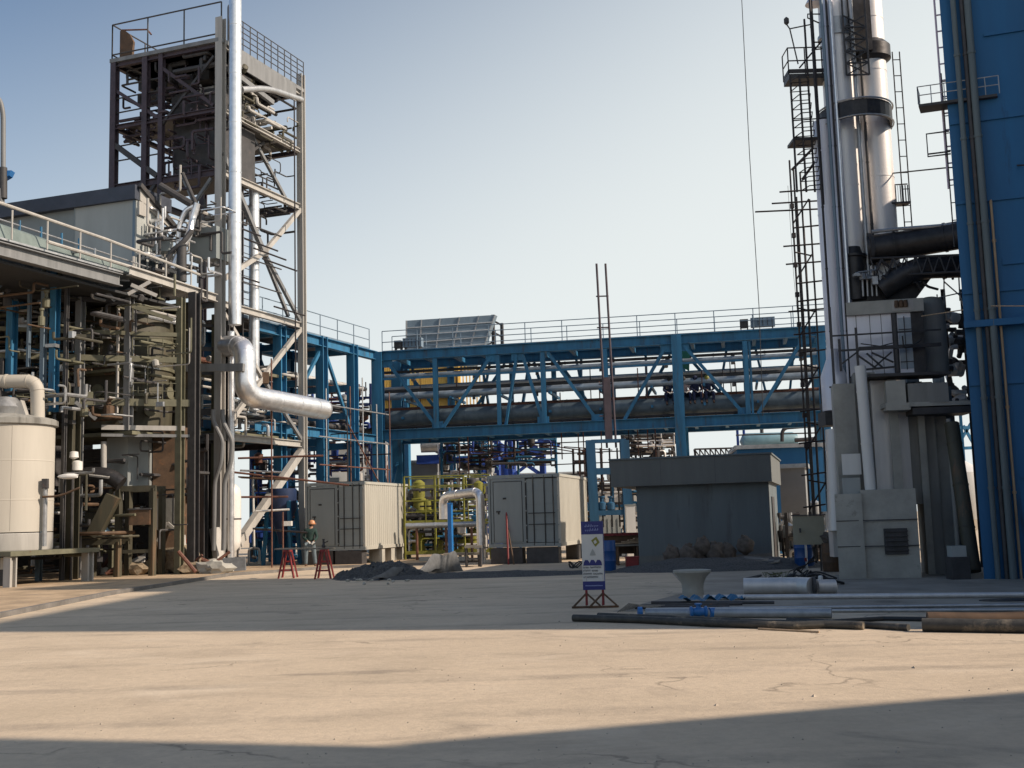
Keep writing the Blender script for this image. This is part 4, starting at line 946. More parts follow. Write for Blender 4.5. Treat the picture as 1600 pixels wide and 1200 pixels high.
# ================================================================== things seen under the bridge
def far_box(name, label, cat, px0, py0, px1, py1, Y, m_, depth=3.0, ground=True, detail=True):
    a = P(px0, py1, Y); b = P(px1, py1, Y); top = P(px0, py0, Y).z; z0 = 0 if ground else a.z
    t = thing(name, label, cat, V(((a.x+b.x)/2, Y, z0)))
    MB().pp(V((a.x, Y, z0)), V((b.x-a.x, -.3, 0)), V((.5, depth, 0)), Zv*(top-z0)).build('wall', m_, t, smooth=0)
    MB().pp(V((a.x-.1, Y-.15, top)), V((b.x-a.x+.2, -.3, 0)), V((.5, depth+.2, 0)), Zv*.15).build('roof', M_galv, t, smooth=0)
    if detail:
        mb = MB(); n = max(2, int((b.x-a.x)/1.6))
        for i in range(n):
            x = a.x+(b.x-a.x)*(i+.3)/n; mb.pp(V((x, Y-.35-.0, z0+(top-z0)*.55)), V((.8, 0, 0)), V((0, .3, 0)), Zv*min(1.1, (top-z0)*.3))
        mb.build('window', M_glass, t, smooth=0)
    return t
far_box('white_building', 'pale flat building seen beyond the left pipe rack above the container', 'building', 500, 702, 600, 860, 84, M_whiteb)
far_box('grey_block', 'grey block with a rounded grey tank on its roof behind the yellow skid', 'building', 634, 724, 686, 840, 66, M_greyb, 3, True, False)
far_box('white_block', 'tall white block right of the grey block under the bridge', 'building', 686, 708, 702, 840, 67, M_whiteb, 3, True, False)
far_box('far_factory', 'low pale factory far off in the gap left of the portal frame', 'building', 800, 742, 914, 830, 120, M_greyb, 6, True, True)
far_box('far_shed', 'low pale shed seen far off through the blue portal frame', 'building', 900, 760, 1010, 840, 70, M_whiteb, 6, True, True)
far_box('blue_storehouse', 'dark blue corrugated storehouse behind the grey shed on its right', 'building', 1160, 702, 1292, 870, 44, M_bluewall, 4, True, False)
far_box('grey_wall_unit', 'grey panel unit just right of the grey shed', 'building', 1225, 732, 1262, 868, 41.5, M_greyb, 1.5, True, False)
t = thing('grey_hood', 'rounded grey hood on top of the grey block under the bridge', 'hood', P(680, 705, 65))
MB().lathe(P(658, 696, 65.0)+V((0, 0, 0)), [(.05, -.05), (.42, .0), (.42, 1.5), (.05, 1.6)], 18, axis=(1, 0, 0)).build('body', M_galv, t)
MB().lathe(P(700, 696, 65.0), [(.05, -.15), (.38, .0), (.38, .25), (.3, .3)], 18, axis=(1, 0, 0)).build('end_cap', M_clad, t)
MB().box(P(676, 718, 65.3), (1.8, .8, .5)).build('base', M_blue2, t)
# blue lattice tower
YL = 68
def lat(label, x0, x1, ytop, Y, m_, n=4):
    a = P(x0, ytop, Y); b = P(x1, ytop, Y); w = b.x-a.x; t = thing('lattice_tower', label, 'tower', V(((a.x+b.x)/2, Y, 0)), None)
    for d in (0, 2.0):
        for x in (a.x, b.x): MB().beam(V((x, Y+d, 0)), V((x, Y+d, a.z)), .28, .28).build('leg', m_, t, smooth=0)
    h = a.z/n
    for i in range(n):
        z = h*i
        for d in (0, 2):
            MB().beam(V((a.x, Y+d, z)), V((b.x, Y+d, z+h)), .14, .14).build('brace', m_, t, smooth=0); MB().beam(V((b.x, Y+d, z)), V((a.x, Y+d, z+h)), .14, .14).build('brace', m_, t, smooth=0)
            MB().beam(V((a.x, Y+d, z+h)), V((b.x, Y+d, z+h)), .2, .22).build('rail', m_, t, smooth=0)
    return t
lat('bright blue braced tower under the bridge above the right container', 797, 847, 672, 68, M_blue2, 5)
lat('narrow blue braced tower under the bridge, left of the wider blue tower', 752, 776, 676, 66, M_blue2, 5)
t = thing('blue_vessel_stack', 'deep blue vertical vessel beside the wider blue tower', 'vessel', P(800, 760, 70))
MB().lathe(V((P(793, 760, 70).x, 70, 0)), [(.6, 0), (.6, 5.2), (.3, 5.7), (.1, 5.8)], 18).build('shell', M_blue2, t)
# tangles of pipework far under the bridge: one thing for each module
def module(label, x0, x1, y0, y1, Y, mats, n, seed, name='pipe_module', dr=.05):
    q = random.Random(seed); a = P(x0, y1, Y); b = P(x1, y1, Y); zt = P((x0+x1)/2, y0, Y).z; zb = max(0, a.z)
    t = thing(name, label, 'pipework', V(((a.x+b.x)/2, Y, zb)))
    k = 4
    for i in range(k):
        x = a.x+(b.x-a.x)*i/(k-1)
        MB().beam(V((x, Y+.2, 0)), V((x, Y+.2, zt)), .1, .1).build('post', mats[0], t)
    for i in range(3):
        z = zb+(zt-zb)*(i+.7)/3.2; MB().beam(V((a.x, Y+.15, z)), V((b.x, Y+.15, z)), .1, .12).build('beam', mats[0], t)
    bs = [MB() for _ in mats]
    for i in range(n):
        x = q.uniform(a.x, b.x); z = q.uniform(zb, zt); y = Y+q.uniform(-.6, 1.2); L = q.uniform(.4, 2.2)*(1 if q.random() < .5 else -1)
        pts = [V((x, y, z))]
        x2 = min(max(x+L, a.x), b.x); pts.append(V((x2, y, z))); z2 = min(max(z+q.uniform(-1.6, 1.6), zb), zt); pts.append(V((x2, y, z2)))
        if abs(x2-x) < .15 or abs(z2-z) < .15: pts = pts[:1]+[V((x+.3, y, z))]
        j = int(q.random()*len(mats)); r = q.uniform(.6, 1.6)*dr
        bs[j].tube(bend(pts, .15, 3), r, 7)
        if q.random() < .35: bs[j].lathe(pts[0], [(r*2, -.04), (r*2, .04)], 9, axis=(1, 0, 0))
        if q.random() < .18: bs[j].lathe(V((x, y, z)), [(.05, 0), (.18, .08), (.2, .45), (.05, .55)], 12)
    for j, bm_ in enumerate(bs):
        if bm_.v: bm_.build('pipework', mats[j], t)
    return t
module('blue and silver pipework seen under the bridge behind the yellow skid', 690, 770, 690, 800, 60, [M_galv, M_blue2, M_blue, M_dark, M_cladw], 70, 3)
module('dark pipework high under the bridge above the right container', 690, 870, 678, 735, 58, [M_blue, M_dark, M_blue2, M_dark, M_scafd], 80, 4)
module('dark pipework and platforms under the bridge behind the portal frame', 975, 1055, 675, 720, 62, [M_dark, M_scafd, M_cladw], 50, 5)
module('low pipework seen through the blue portal frame', 915, 1008, 745, 835, 56, [M_scafd, M_cladw, M_brown, M_blue], 46, 6)
module('pale pipework in front of the white building left of the bridge column', 560, 602, 690, 760, 60, [M_galv, M_cladw, M_scaf], 26, 8)
module('dark blue pipework between the tower and the left pipe rack', 478, 580, 600, 745, 57.5, [M_blue2, M_dark, M_galv, M_scaf], 80, 9)
module('blue machinery framework low behind the scaffold at the foot of the tower', 395, 470, 715, 880, 49.5, [M_blue, M_dark, M_blue2, M_scaf], 70, 10)
module('dark pipework between the shed and the blue storehouse', 1235, 1292, 800, 885, 37, [M_dark, M_scafd, M_galv], 40, 11)
module('pale pipework behind the right container seen beside it', 900, 930, 700, 830, 60, [M_scafd, M_galv], 22, 12)
# distant tank on blue trestle behind the shed
t = thing('horizontal_tank', 'pale blue horizontal tank on a blue frame far behind the right end of the shed', 'tank', P(1200, 690, 75))
c_ = P(1163, 690, 75)
MB().lathe(c_, [(.05, -.3), (.45, -.1), (.55, .1), (.55, 3.2), (.4, 3.5), (.05, 3.6)], 20, axis=(1, 0, 0)).build('shell', mat('pale_blue_paint', (.14, .26, .32), .5), t)
MB().lathe(c_+V((1.2, 0, .5)), [(.12, 0), (.12, .3), (.22, .32), (.22, .5)], 12).build('manhole', M_dark, t)
MB().beam(P(1152, 706, 74.6), P(1290, 698, 74.6), .3, .3).build('beam', M_blue2, t)
for px in (1152, 1162, 1200, 1250): p = P(px, 672 if px < 1165 else 706, 74.8); MB().beam(V((p.x, p.y, 0)), p, .15, .15).build('post', M_blue2, t)
mb = MB(); mb.tube(bend([P(1222, 690, 74), P(1222, 669, 74), P(1300, 663, 74)], .5), .12, 9); mb.tube([P(1150, 680, 74), P(1290, 676, 74)], .05, 6)
mb.tube([P(1242, 688, 74), P(1300, 684, 74)], .14, 8); mb.build('pipe', M_scafd, t)
t = thing('roof_truss', 'low dark lattice truss far behind the shed roof', 'truss', P(1120, 705, 70))
mb = MB(); A = P(1085, 702, 70); Bq = P(1150, 700, 70)
mb.beam(A, Bq, .12, .1); mb.beam(A-Zv*.5, Bq-Zv*.5, .12, .1)
for i in range(8): a = A+(Bq-A)*(i/8); b = A+(Bq-A)*((i+1)/8); mb.beam(a, b-Zv*.5, .07, .07); mb.beam(a-Zv*.5, a, .07, .07)
mb.beam(P(1088, 720, 70), A, .12, .12); mb.beam(Bq, P(1158, 712, 70), .12, .12)
mb.build('lattice', M_scafd, t)

# ================================================================== containers
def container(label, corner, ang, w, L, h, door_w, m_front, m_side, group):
    """corner: front left bottom corner; front faces the camera"""
    c = V(corner); X = V((math.cos(ang), math.sin(ang), 0)); Y = V((-math.sin(ang), math.cos(ang), 0))
    t = thing('shipping_container', label, 'container', c+X*w/2+Y*L/2, group)
    fr = .09
    for x, y in ((0, 0), (w-fr, 0), (0, L-fr), (w-fr, L-fr)):
        MB().pp(c+X*x+Y*y, X*fr, Y*fr, Zv*h).build('corner_post', m_front if x == 0 else m_side, t, smooth=0)
    b = MB(); b.pp(c+X*fr, X*(w-2*fr), Y*fr, Zv*.14); b.pp(c+X*fr+Zv*(h-.10), X*(w-2*fr), Y*fr, Zv*.10); b.build('front_rail', m_front, t, smooth=0)
    b = MB(); b.pp(c+X*(w-fr)+Y*fr, X*fr, Y*(L-2*fr), Zv*.13); b.pp(c+X*(w-fr)+Y*fr+Zv*(h-.09), X*fr, Y*(L-2*fr), Zv*.09); b.build('side_rail', m_side, t, smooth=0)
    # corrugated sides
    for sx, off in ((0, .02), (1, w-.05)):
        prof = []; n = 22; LL = L-2*fr
        for i in range(n):
            y = fr+LL*i/n; o = .028 if sx else 0.0; o2 = 0.0 if sx else .028
            prof += [(off+o, y), (off+o, y+LL/n*.40), (off+o2, y+LL/n*.5), (off+o2, y+LL/n*.9)]
        prof.append((off+o, fr+LL))
        b = MB()
        vs = []; 
        for (x, y) in prof: vs += [c+X*x+Y*y+Zv*.13, c+X*x+Y*y+Zv*(h-.09)]
        b.add(vs, [(2*i, 2*i+2, 2*i+3, 2*i+1) for i in range(len(prof)-1)])
        b.build('corrugated_side', m_side, t, smooth=0)
    MB().pp(c+X*.01+Y*.01+Zv*(h+.001), X*(w-.02), Y*(L-.02), Zv*.02).build('roof', m_front, t, smooth=0)
    MB().pp(c+X*.1+Y*(L-.08), X*(w-.2), Y*.05, Zv*(h-.05)).build('back_wall', m_front, t, smooth=0)
    MB().pp(c+X*.1+Y*.1+Zv*.05, X*(w-.2), Y*(L-.2), Zv*.06).build('floor', M_dark, t, smooth=0)
    # left: flat personnel door; right: cargo door leaf with bars
    x1 = fr+door_w
    d = MB().pp(c+X*(fr+.02)+Y*.03+Zv*.15, X*(door_w-.03), Y*.04, Zv*(h-.26)).build('flat_panel', m_front, t, smooth=0)
    door = MB().pp(c+X*(fr+.14)+Y*.005+Zv*.22, X*(door_w-.28), Y*.028, Zv*(h-.46)).build('door', m_front, t, smooth=0)
    sm = MB()
    for a, b_, s1, s2 in (((fr+.11), .19, .02, h-.42), ((x1-.14), .19, .02, h-.42)):
        sm.pp(c+X*a+Y*.012+Zv*b_, X*s1, Y*.02, Zv*s2)
    sm.pp(c+X*(fr+.11)+Y*.012+Zv*(h-.23), X*(door_w-.23), Y*.02, Zv*.02); sm.build('seal', M_seal, t, smooth=0)
    hd = MB().box(c+X*(fr+.30)-Y*.02+Zv*(h*.5), (.14, .04, .05), ang); hd.box(c+X*(fr+.32)-Y*.02+Zv*(h*.5-.05), (.04, .03, .1), ang); hd.build('handle', M_seal, door)
    MB().box(c+X*(fr+.55)-Y*.01+Zv*(h*.68), (.12, .03, .06), ang).build('vent', M_seal, door)
    MB().pp(c+X*(x1-.005)+Y*.0+Zv*.14, X*.035, Y*.03, Zv*(h-.24)).build('seal', M_seal, t, smooth=0)
    lw = w-fr-x1-.04; n = 4
    pr = MB()
    for i in range(5):
        z = .16+(h-.30)*i/5; pr.pp(c+X*(x1+.04)+Y*.045+Zv*z, X*lw, Y*.03, Zv*((h-.30)/5-.035)); pr.pp(c+X*(x1+.04)+Y*.06+Zv*(z+(h-.30)/5-.035), X*lw, Y*.03, Zv*.035)
    cargo = pr.build('cargo_door', m_front, t, smooth=0)
    for k in (.22, .58, .86):
        MB().tube([c+X*(x1+.04+lw*k)+Y*.01+Zv*.05, c+X*(x1+.04+lw*k)+Y*.01+Zv*(h-.03)], .02, 8).build('lock_rod', M_seal, cargo)
    for z in (.50, .75): 
        MB().beam(c+X*(x1+.10)-Y*.015+Zv*(h*z*.62), c+X*(x1+lw*.95)-Y*.015+Zv*(h*z*.62), .02, .03).build('rod_handle', M_seal, cargo)
    mb = MB()
    for i in range(5):
        for xx in (x1+.0, w-fr-.0): mb.box(c+X*xx-Y*.015+Zv*(.25+i*(h-.5)/4), (.08, .03, .05), ang)
    mb.build('hinge', m_front, t, smooth=0)
    mb = MB()
    for x in (0, w-.17):
        for z in (0, h-.11): mb.pp(c+X*x-Y*.012+Zv*z, X*.17, Y*.2, Zv*.115)
    mb.build('corner_casting', m_front, t, smooth=0)
    return t, X, Y
GC = 'grey shipping containers under the bridge'
cl = P(477, 860, 44.2); cl.z = .62
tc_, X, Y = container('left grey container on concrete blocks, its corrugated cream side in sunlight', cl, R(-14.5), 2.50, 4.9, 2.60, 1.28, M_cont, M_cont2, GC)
for i, (x, y, w, d) in enumerate(((.1, .0, 1.05, .5), (1.25, .0, 1.1, .5), (2.0, 1.6, .45, .6), (2.0, 2.9, .45, .6), (2.0, 4.2, .45, .6))):
    q = cl+X*x+Y*y; q.z = 0
    o = MB().pp(q, X*w, Y*d, Zv*.60).build('support_block', M_dark if i < 2 else M_conc2, smooth=0)
    tag(o, ['dark support beam under the front left of the left container', 'dark support beam under the front middle of the left container', 'concrete block under the sunlit side of the left container, nearest of three', 'concrete block under the sunlit side of the left container, middle of three', 'concrete block under the sunlit side of the left container, farthest of three'][i], 'block', 'blocks carrying the left container')
cr = P(764, 856, 41.8); cr.z = .60
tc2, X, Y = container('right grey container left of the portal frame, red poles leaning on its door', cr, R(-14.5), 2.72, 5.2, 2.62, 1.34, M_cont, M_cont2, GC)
for i, (x, y, w, d) in enumerate(((.05, .05, 1.2, .5), (1.4, .05, 1.2, .5), (2.2, 3.2, .45, 1.2))):
    q = cr+X*x+Y*y; q.z = 0
    o = MB().pp(q, X*w, Y*d, Zv*.58).build('support_block', M_dark, smooth=0)
    tag(o, ['dark support beam under the front left of the right container', 'dark support beam under the front right of the right container', 'dark support block under the side of the right container'][i], 'block', 'blocks carrying the right container')
# red and white pole leaning on the right container
t = thing('leaning_pole', 'pair of red poles leaning against the door of the right container', 'pole', G(797, 887))
a = P(794, 858, 41.4); b = P(791, 795, 41.7); MB().tube([V((a.x, a.y-.3, 0)), b], .035, 7).build('pole', M_red, t)
MB().tube([V((a.x+.2, a.y-.35, 0)), b+V((.02, -.02, -.6))], .03, 7).build('pole', M_brown, t)
# container prop/dark clutter at its right foot
t = thing('cable_coil', 'loop of black hose lying by the foot of the right container', 'hose', G(903, 888))
c0 = G(903, 888); MB().tube([c0+V((.28*math.cos(a/3), .18*math.sin(a/3), .12+.10*math.sin(a*.9))) for a in range(0, 34)], .02, 6).build('hose', M_cable, t)

# ================================================================== silver hoop pipe, blue post, yellow skid
t = thing('hoop_pipe', 'silver lagged pipe bent into an upside-down U left of the right container', 'pipe', V((P(750, 860, 43).x, 43, 0)))
a = P(750, 768, 43); b = P(692, 770, 44.6)
clad_pipe('pipe', bend([V((a.x, a.y, 0)), V((a.x, a.y, a.z)), V((b.x, b.y, a.z-.1)), V((b.x, b.y, 1.7))], .38, 8), .17, M_clad, t, 18, .8, .01, .04)
MB().lathe(V((a.x, a.y, .55)), [(.26, 0), (.26, .06)], 16).build('flange', M_galv, t)
q = P(703, 787, 41.5)
t = thing('blue_post', 'bright blue square post standing under the silver hoop pipe', 'post', V((q.x, q.y, 0)))
MB().beam(V((q.x, q.y, 0)), q, .15, .15).build('post', M_bright, t, smooth=0); MB().box(V((q.x, q.y, .02)), (.3, .3, .04)).build('base_plate', M_bright, t, smooth=0)
MB().box(q+Zv*.01, (.2, .2, .04)).build('cap', M_bright, t, smooth=0)
YK = 47.5
x0 = P(632, 800, YK).x; x1 = P(765, 800, YK).x; zt = P(640, 745, YK).z
t = thing('yellow_skid', 'lime yellow railed equipment skid between the two containers', 'skid', V(((x0+x1)/2, YK, 0)))
for x in (x0, x0+(x1-x0)*.36, x0+(x1-x0)*.7, x1):
    for d in (0, 2.2): MB().beam(V((x, YK+d, 0)), V((x, YK+d, zt)), .07, .07).build('post', M_ylime, t, smooth=0)
for z in (.35, 1.5, 2.5, zt-.4, zt):
    for d in (0, 2.2): MB().beam(V((x0, YK+d, z)), V((x1, YK+d, z)), .05, .05 if z > .5 else .14).build('rail', M_ylime, t, smooth=0)
railing(t, [V((x0, YK, 1.55)), V((x1, YK, 1.55))], .95, .9, M_ylime, .02, (1, .5), True)
MB().pp(V((x0, YK, 1.5)), V((x1-x0, 0, 0)), V((0, 2.2, 0)), Zv*.04).build('deck', M_dark, t)
for px, z0, z1, r in ((653, .3, 1.3, .3), (655, 1.7, 3.4, .26), (668, 1.6, 2.6, .17), (684, .3, 1.2, .2), (738, .4, 1.3, .24), (722, .3, 1.1, .2)):
    p = P(px, 800, YK+.8)
    MB().lathe(V((p.x, p.y, z0)), [(r*.4, 0), (r, .12), (r, (z1-z0)*.45), (r*1.25, (z1-z0)*.47), (r*1.25, (z1-z0)*.53), (r, (z1-z0)*.55), (r, z1-z0-.12), (r*.4, z1-z0)], 18).build('vessel', M_ylime, t)
t = module('valves and small silver pipes inside the yellow skid', 636, 760, 762, 862, YK+.6, [M_dark, M_dark, M_cladw, M_ylime, M_blue], 90, 21, 'skid_pipework', .04)
t = thing('level_pipe', 'grey pipe running level at waist height in front of the yellow skid', 'pipe', V((P(695, 820, 46.6).x, 46.6, 1.4)))
a = P(634, 822, 46.6); b = P(748, 818, 46.6); b.z = a.z; clad_pipe('pipe', [a, b], .12, M_galv, t, 14, 1.2, .012, .05)
for u in (.15, .55, .9): q = a+(b-a)*u; MB().beam(V((q.x, q.y, 0)), q-Zv*.12, .08, .08).build('stand', M_scaf, t)
for px in (655, 680, 704):
    q = G(px, 880); o = MB().pp(q+Zv*.01, V((.7, .0, 0)), V((0, .5, 0)), Zv*.22).build('plinth', M_conc2, smooth=0)
    tag(o, {655: 'small concrete plinth nearest the left container in front of the yellow skid', 680: 'middle small concrete plinth in front of the yellow skid', 704: 'small concrete plinth beside the blue post'}[px], 'plinth', 'small plinths in front of the yellow skid')
for px, w, h in ((722, 1.2, .45), (740, .5, .7)):
    q = G(px, 886); t = thing('ground_skid', 'small dark steel stand in front of the silver hoop pipe' if w > 1 else 'small dark frame standing at the foot of the silver hoop pipe', 'stand', q)
    mb = MB()
    for sx in (-w/2, w/2):
        for sy in (0, .5): mb.beam(q+V((sx, sy, 0)), q+V((sx, sy, h)), .06, .06)
    mb.build('leg', M_dark, t); MB().box(q+V((0, .25, h)), (w+.1, .6, .08)).build('top', M_woodg, t); MB().box(q+V((0, .25, h*.4)), (w, .5, .05)).build('shelf', M_dark, t)

# ================================================================== grey shed
SX = V((.961, -.276, 0)); SYv = V((.276, .961, 0))
sc = P(1213, 882, 34.6); sc.z = 0
t = thing('rendered_shed', 'grey rendered flat roofed shed with a deep overhanging parapet', 'shed', sc)
top = P(1213, 709, 34.6).z; mid = P(1213, 752, 34.6).z
wl = 4.25
MB().pp(sc-SX*wl+SYv*.35, SX*(wl-.12), SYv*4.4, Zv*(mid-.0)).build('wall', M_shed, t, smooth=0)
MB().pp(sc-SX*5.0+Zv*(mid+.002), SX*5.0, SYv*5.6, Zv*(top-mid)).build('parapet', M_shedtop, t, smooth=0)
MB().pp(sc-SX*5.04-SYv*.04+Zv*(top+.004), SX*5.08, SYv*5.7, Zv*.05).build('coping', M_shed, t, smooth=0)
MB().pp(sc-SX*wl+SYv*.32+Zv*(.0), SX*(wl-.12), SYv*.028, Zv*.35).build('plinth', M_shedtop, t, smooth=0)
MB().pp(sc-SX*.118+SYv*1.3, SX*.03, SYv*1.2, Zv*2.1).build('door', M_dark, t, smooth=0)
for k in (1.7, 3.4): MB().pp(sc-SX*k-SYv*.003+Zv*(mid+.02), SX*.008, SYv*.004, Zv*(top-mid-.04)).build('render_joint', M_dark, t, smooth=0)
# gravel heap, sacks, scrap in front of the shed
def heap(name, label, c, rx, ry, h, material, seed=1, cat='heap', n=34, rough=.16):
    q = random.Random(seed); ph = [q.uniform(0, 6) for _ in range(6)]
    def fn(u, v):
        x = (u*2-1); y = (v*2-1); r = math.hypot(x, y)
        k = max(0, 1-r)**.8; k *= 1+.25*math.sin(5*x+ph[0])*math.cos(4*y+ph[1])+.12*math.sin(11*x+ph[2])*math.sin(9*y+ph[3])
        z = h*k+ (q.uniform(-rough, rough)*h if r < .93 else 0)*.5
        return V((c.x+x*rx, c.y+y*ry, max(-.02, z) if r < .97 else -.02))
    o = MB().grid(fn, n, n).build(name, material, smooth=60); tag(o, label, cat, kind=None); return o
o = heap('gravel_heap', 'low spread of dark gravel along the foot of the grey shed', P(1130, 884, 33.4)*1+V((0, 0, 0)), 3.4, 1.6, .42, M_gravel, 3)
o['kind'] = 'stuff'
for i, (px, py, s) in enumerate(((1036, 884, 1.0), (1055, 882, 1.05), (1072, 883, 1.0), (1090, 880, 1.1), (1108, 880, 1.05), (1046, 874, .9), (1100, 872, .9))):
    c0 = G(px, py); c0 = V((c0.x, min(c0.y, 34.3)-.1*(i % 2), .14 if i < 5 else .42)); t = thing('filled_sack', ['leftmost filled sack in the row against the shed wall', 'second filled sack from the left against the shed wall', 'third filled sack from the left against the shed wall', 'fourth filled sack from the left against the shed wall', 'rightmost filled sack in the row against the shed wall', 'sack lying on top of the row near its left end', 'sack lying on top of the row near its right end'][i], 'sack', c0, 'filled sacks against the shed wall')
    MB().blob(c0+Zv*.24*s, .27*s, .20*s, .31*s, i+20, .14, 3).build('sack_body', M_sack, t, smooth=60)
    MB().blob(c0+Zv*.50*s+V((.05*(i % 3-1), -.02, 0)), .09*s, .07*s, .10*s, i+50, .3, 2).build('gathered_mouth', M_sack, t, smooth=60)
t = thing('scrap_sheets', 'few bent sheets of scrap lying on the gravel at the right of the shed front', 'scrap', P(1175, 878, 33))
for k in range(4):
    q = P(1162+k*9, 874+k*3, 32.8-k*.1); MB().pp(q, V((.5, -.1, -.06+.04*k)), V((.1, .3, .05)), V((0, 0, .03))).build('sheet', M_woodg if k % 2 else M_tarp, t)

# timber tables, red block etc. left of the shed
t = thing('timber_trestle', 'low trestle of planks with loose boards left of the grey shed', 'trestle', G(985, 882))
q = G(962, 884)
for k in range(5): MB().pp(q+V((.0, .22*k, .62+rnd.uniform(0, .02))), V((1.55, -.05, 0)), V((0, .18, 0)), Zv*.05).build('plank', M_wood if k % 2 else M_woodg, t, smooth=0)
for x in (.1, .75, 1.45): MB().beam(q+V((x, .1, 0)), q+V((x, .1, .62)), .07, .07).build('leg', M_brown, t); MB().beam(q+V((x, .9, 0)), q+V((x, .9, .62)), .07, .07).build('leg', M_brown, t)
for k in range(4): MB().pp(q+V((.1+.2*k, .3, .70+.05*k)), V((.9, .2*(k-1), .03)), V((-.05, .12, 0)), Zv*.03).build('loose_board', M_wood, t, smooth=0)
q = G(988, 892); t = thing('red_block', 'dark red painted steel block on the ground beside the planks', 'block', q)
MB().box(q+Zv*.2, (.36, .34, .40)).build('body', M_red, t, smooth=0); MB().box(q+Zv*.41, (.42, .40, .03)).build('lid', M_red, t, smooth=0)
q = P(945, 868, 38.5); t = thing('steel_bin', 'long brown steel bin with a red rim behind the blue drum', 'bin', V((q.x, 38.5, 0)))
zz = P(960, 835, 38.5).z
MB().pp(V((q.x-.2, 38.5, .35)), V((1.75, 0, 0)), V((0, .8, 0)), Zv*(zz-.4)).build('body', M_brown, t, smooth=0)
MB().beam(V((q.x-.3, 38.45, zz)), V((q.x+1.65, 38.45, zz)), .1, .09).build('rim', M_red, t, smooth=0)
for x in (-.1, 1.4): MB().beam(V((q.x+x, 38.7, 0)), V((q.x+x, 38.7, .4)), .1, .1).build('leg', M_brown, t)
t = thing('grey_cabinet', 'plain grey ribbed cabinet standing between the legs of the portal frame', 'cabinet', P(953, 830, 46))
q = P(938, 834, 46.5); z1 = P(938, 807, 46.5).z
MB().pp(V((q.x, 46.5, .3)), V((.85, 0, 0)), V((0, .7, 0)), Zv*(z1-.3)).build('body', M_wall, t, smooth=0)
MB().pp(V((q.x, 46.55, 0)), V((.85, 0, 0)), V((0, .6, 0)), Zv*.3).build('base', M_dark, t, smooth=0)
for k in range(4): MB().beam(V((q.x+.12+.2*k, 46.49, .4)), V((q.x+.12+.2*k, 46.49, z1-.1)), .02, .02).build('rib', M_cont, t, smooth=0)
t = thing('white_cabinet', 'narrow white cabinet behind the planks left of the grey shed', 'cabinet', P(988, 830, 44))
q = P(980, 840, 43.5); z1 = P(980, 790, 43.5).z
MB().pp(V((q.x, 43.5, 0)), V((.35, 0, 0)), V((0, .5, 0)), Zv*z1).build('body', M_white, t, smooth=0); MB().pp(V((q.x-.02, 43.48, z1)), V((.4, 0, 0)), V((0, .55, 0)), Zv*.05).build('lid', M_cont, t, smooth=0)
# ================================================================== banner sign
bq = P(927, 950, 20.4); bq.z = 0
t = thing('banner_sign', 'tall white and navy printed banner sign standing on two red-brown trestle feet', 'sign', bq)
bl = P(912, 922, 20.4); br2 = P(945.5, 925, 20.4); tp = P(908, 815, 20.4)
X = V((.985, -.17, 0)); W_ = .40; z0 = bl.z; Hh = tp.z-bl.z; o_ = V((bl.x-.01, 20.4, z0)); N_ = V((-.17, -.985, 0))
MB().pp(o_, X*W_, -N_*.03, Zv*Hh).build('board', M_banner, t, smooth=0)
MB().pp(o_+N_*.003+Zv*(Hh*.81), X*W_, -N_*.002, Zv*(Hh*.19)).build('navy_header', M_bannern, t, smooth=0)
MB().pp(o_+N_*.003, X*W_, -N_*.002, Zv*(Hh*.125)).build('navy_footer', M_bannern, t, smooth=0)
MB().pp(o_+N_*.003+X*(W_-.012)+Zv*(Hh*.125), X*.012, -N_*.002, Zv*(Hh*.69)).build('navy_edge', M_bannern, t, smooth=0)
def pt(u, v, e=.006): return o_+X*(u*W_)+Zv*(v*Hh)+N_*e
def quad(mb, pts, e=.006): mb.prism([pt(u, v, e) for u, v in pts], -N_*.002)
mb = MB(); quad(mb, [(.62, .625), (.82, .69), (.68, .775), (.44, .72)]); mb.build('diamond_logo', M_inkg, t, smooth=0)
mb = MB(); quad(mb, [(.60, .665), (.70, .69), (.64, .73), (.54, .705)], .009); mb.build('logo_centre', M_banner, t, smooth=0)
mb = MB(); quad(mb, [(.36, .50), (.62, .50), (.62, .515), (.54, .57), (.49, .60), (.44, .57), (.36, .515)]); mb.build('grey_emblem', M_inkgr, t, smooth=0)
mb = MB(); q = random.Random(11)
for k in range(3):
    c = .20+.27*k; quad(mb, [(c-.15, .355), (c+.15, .355), (c+.13, .40), (c+.06, .435), (c-.06, .437), (c-.12, .40)], .006+.001*k)
mb.build('dark_figures', M_bannern, t, smooth=0)
mb = MB()          # lettering: words as runs of separate strokes
for row in range(4):
    y = .315-.047*row; u = .04
    for wl_ in ((.26, .5), (.34, .28), (.4, .42), (.12, .5))[row]:
        n = int(wl_*26)
        for i in range(n):
            a = u+i*wl_/n; h = .026
            k = q.random()
            quad(mb, [(a, y), (a+.012, y), (a+.012, y+h), (a, y+h)])
            if k < .7: quad(mb, [(a, y+(h-.006 if k < .35 else 0)), (a+.026, y+(h-.006 if k < .35 else 0)), (a+.026, y+(h if k < .35 else .006)), (a, y+(h if k < .35 else .006))])
            if k > .4: quad(mb, [(a, y+.010), (a+.024, y+.010), (a+.024, y+.016), (a, y+.016)])
        u += wl_+.05
mb.build('body_lettering', M_ink, t, smooth=0)
mb = MB()
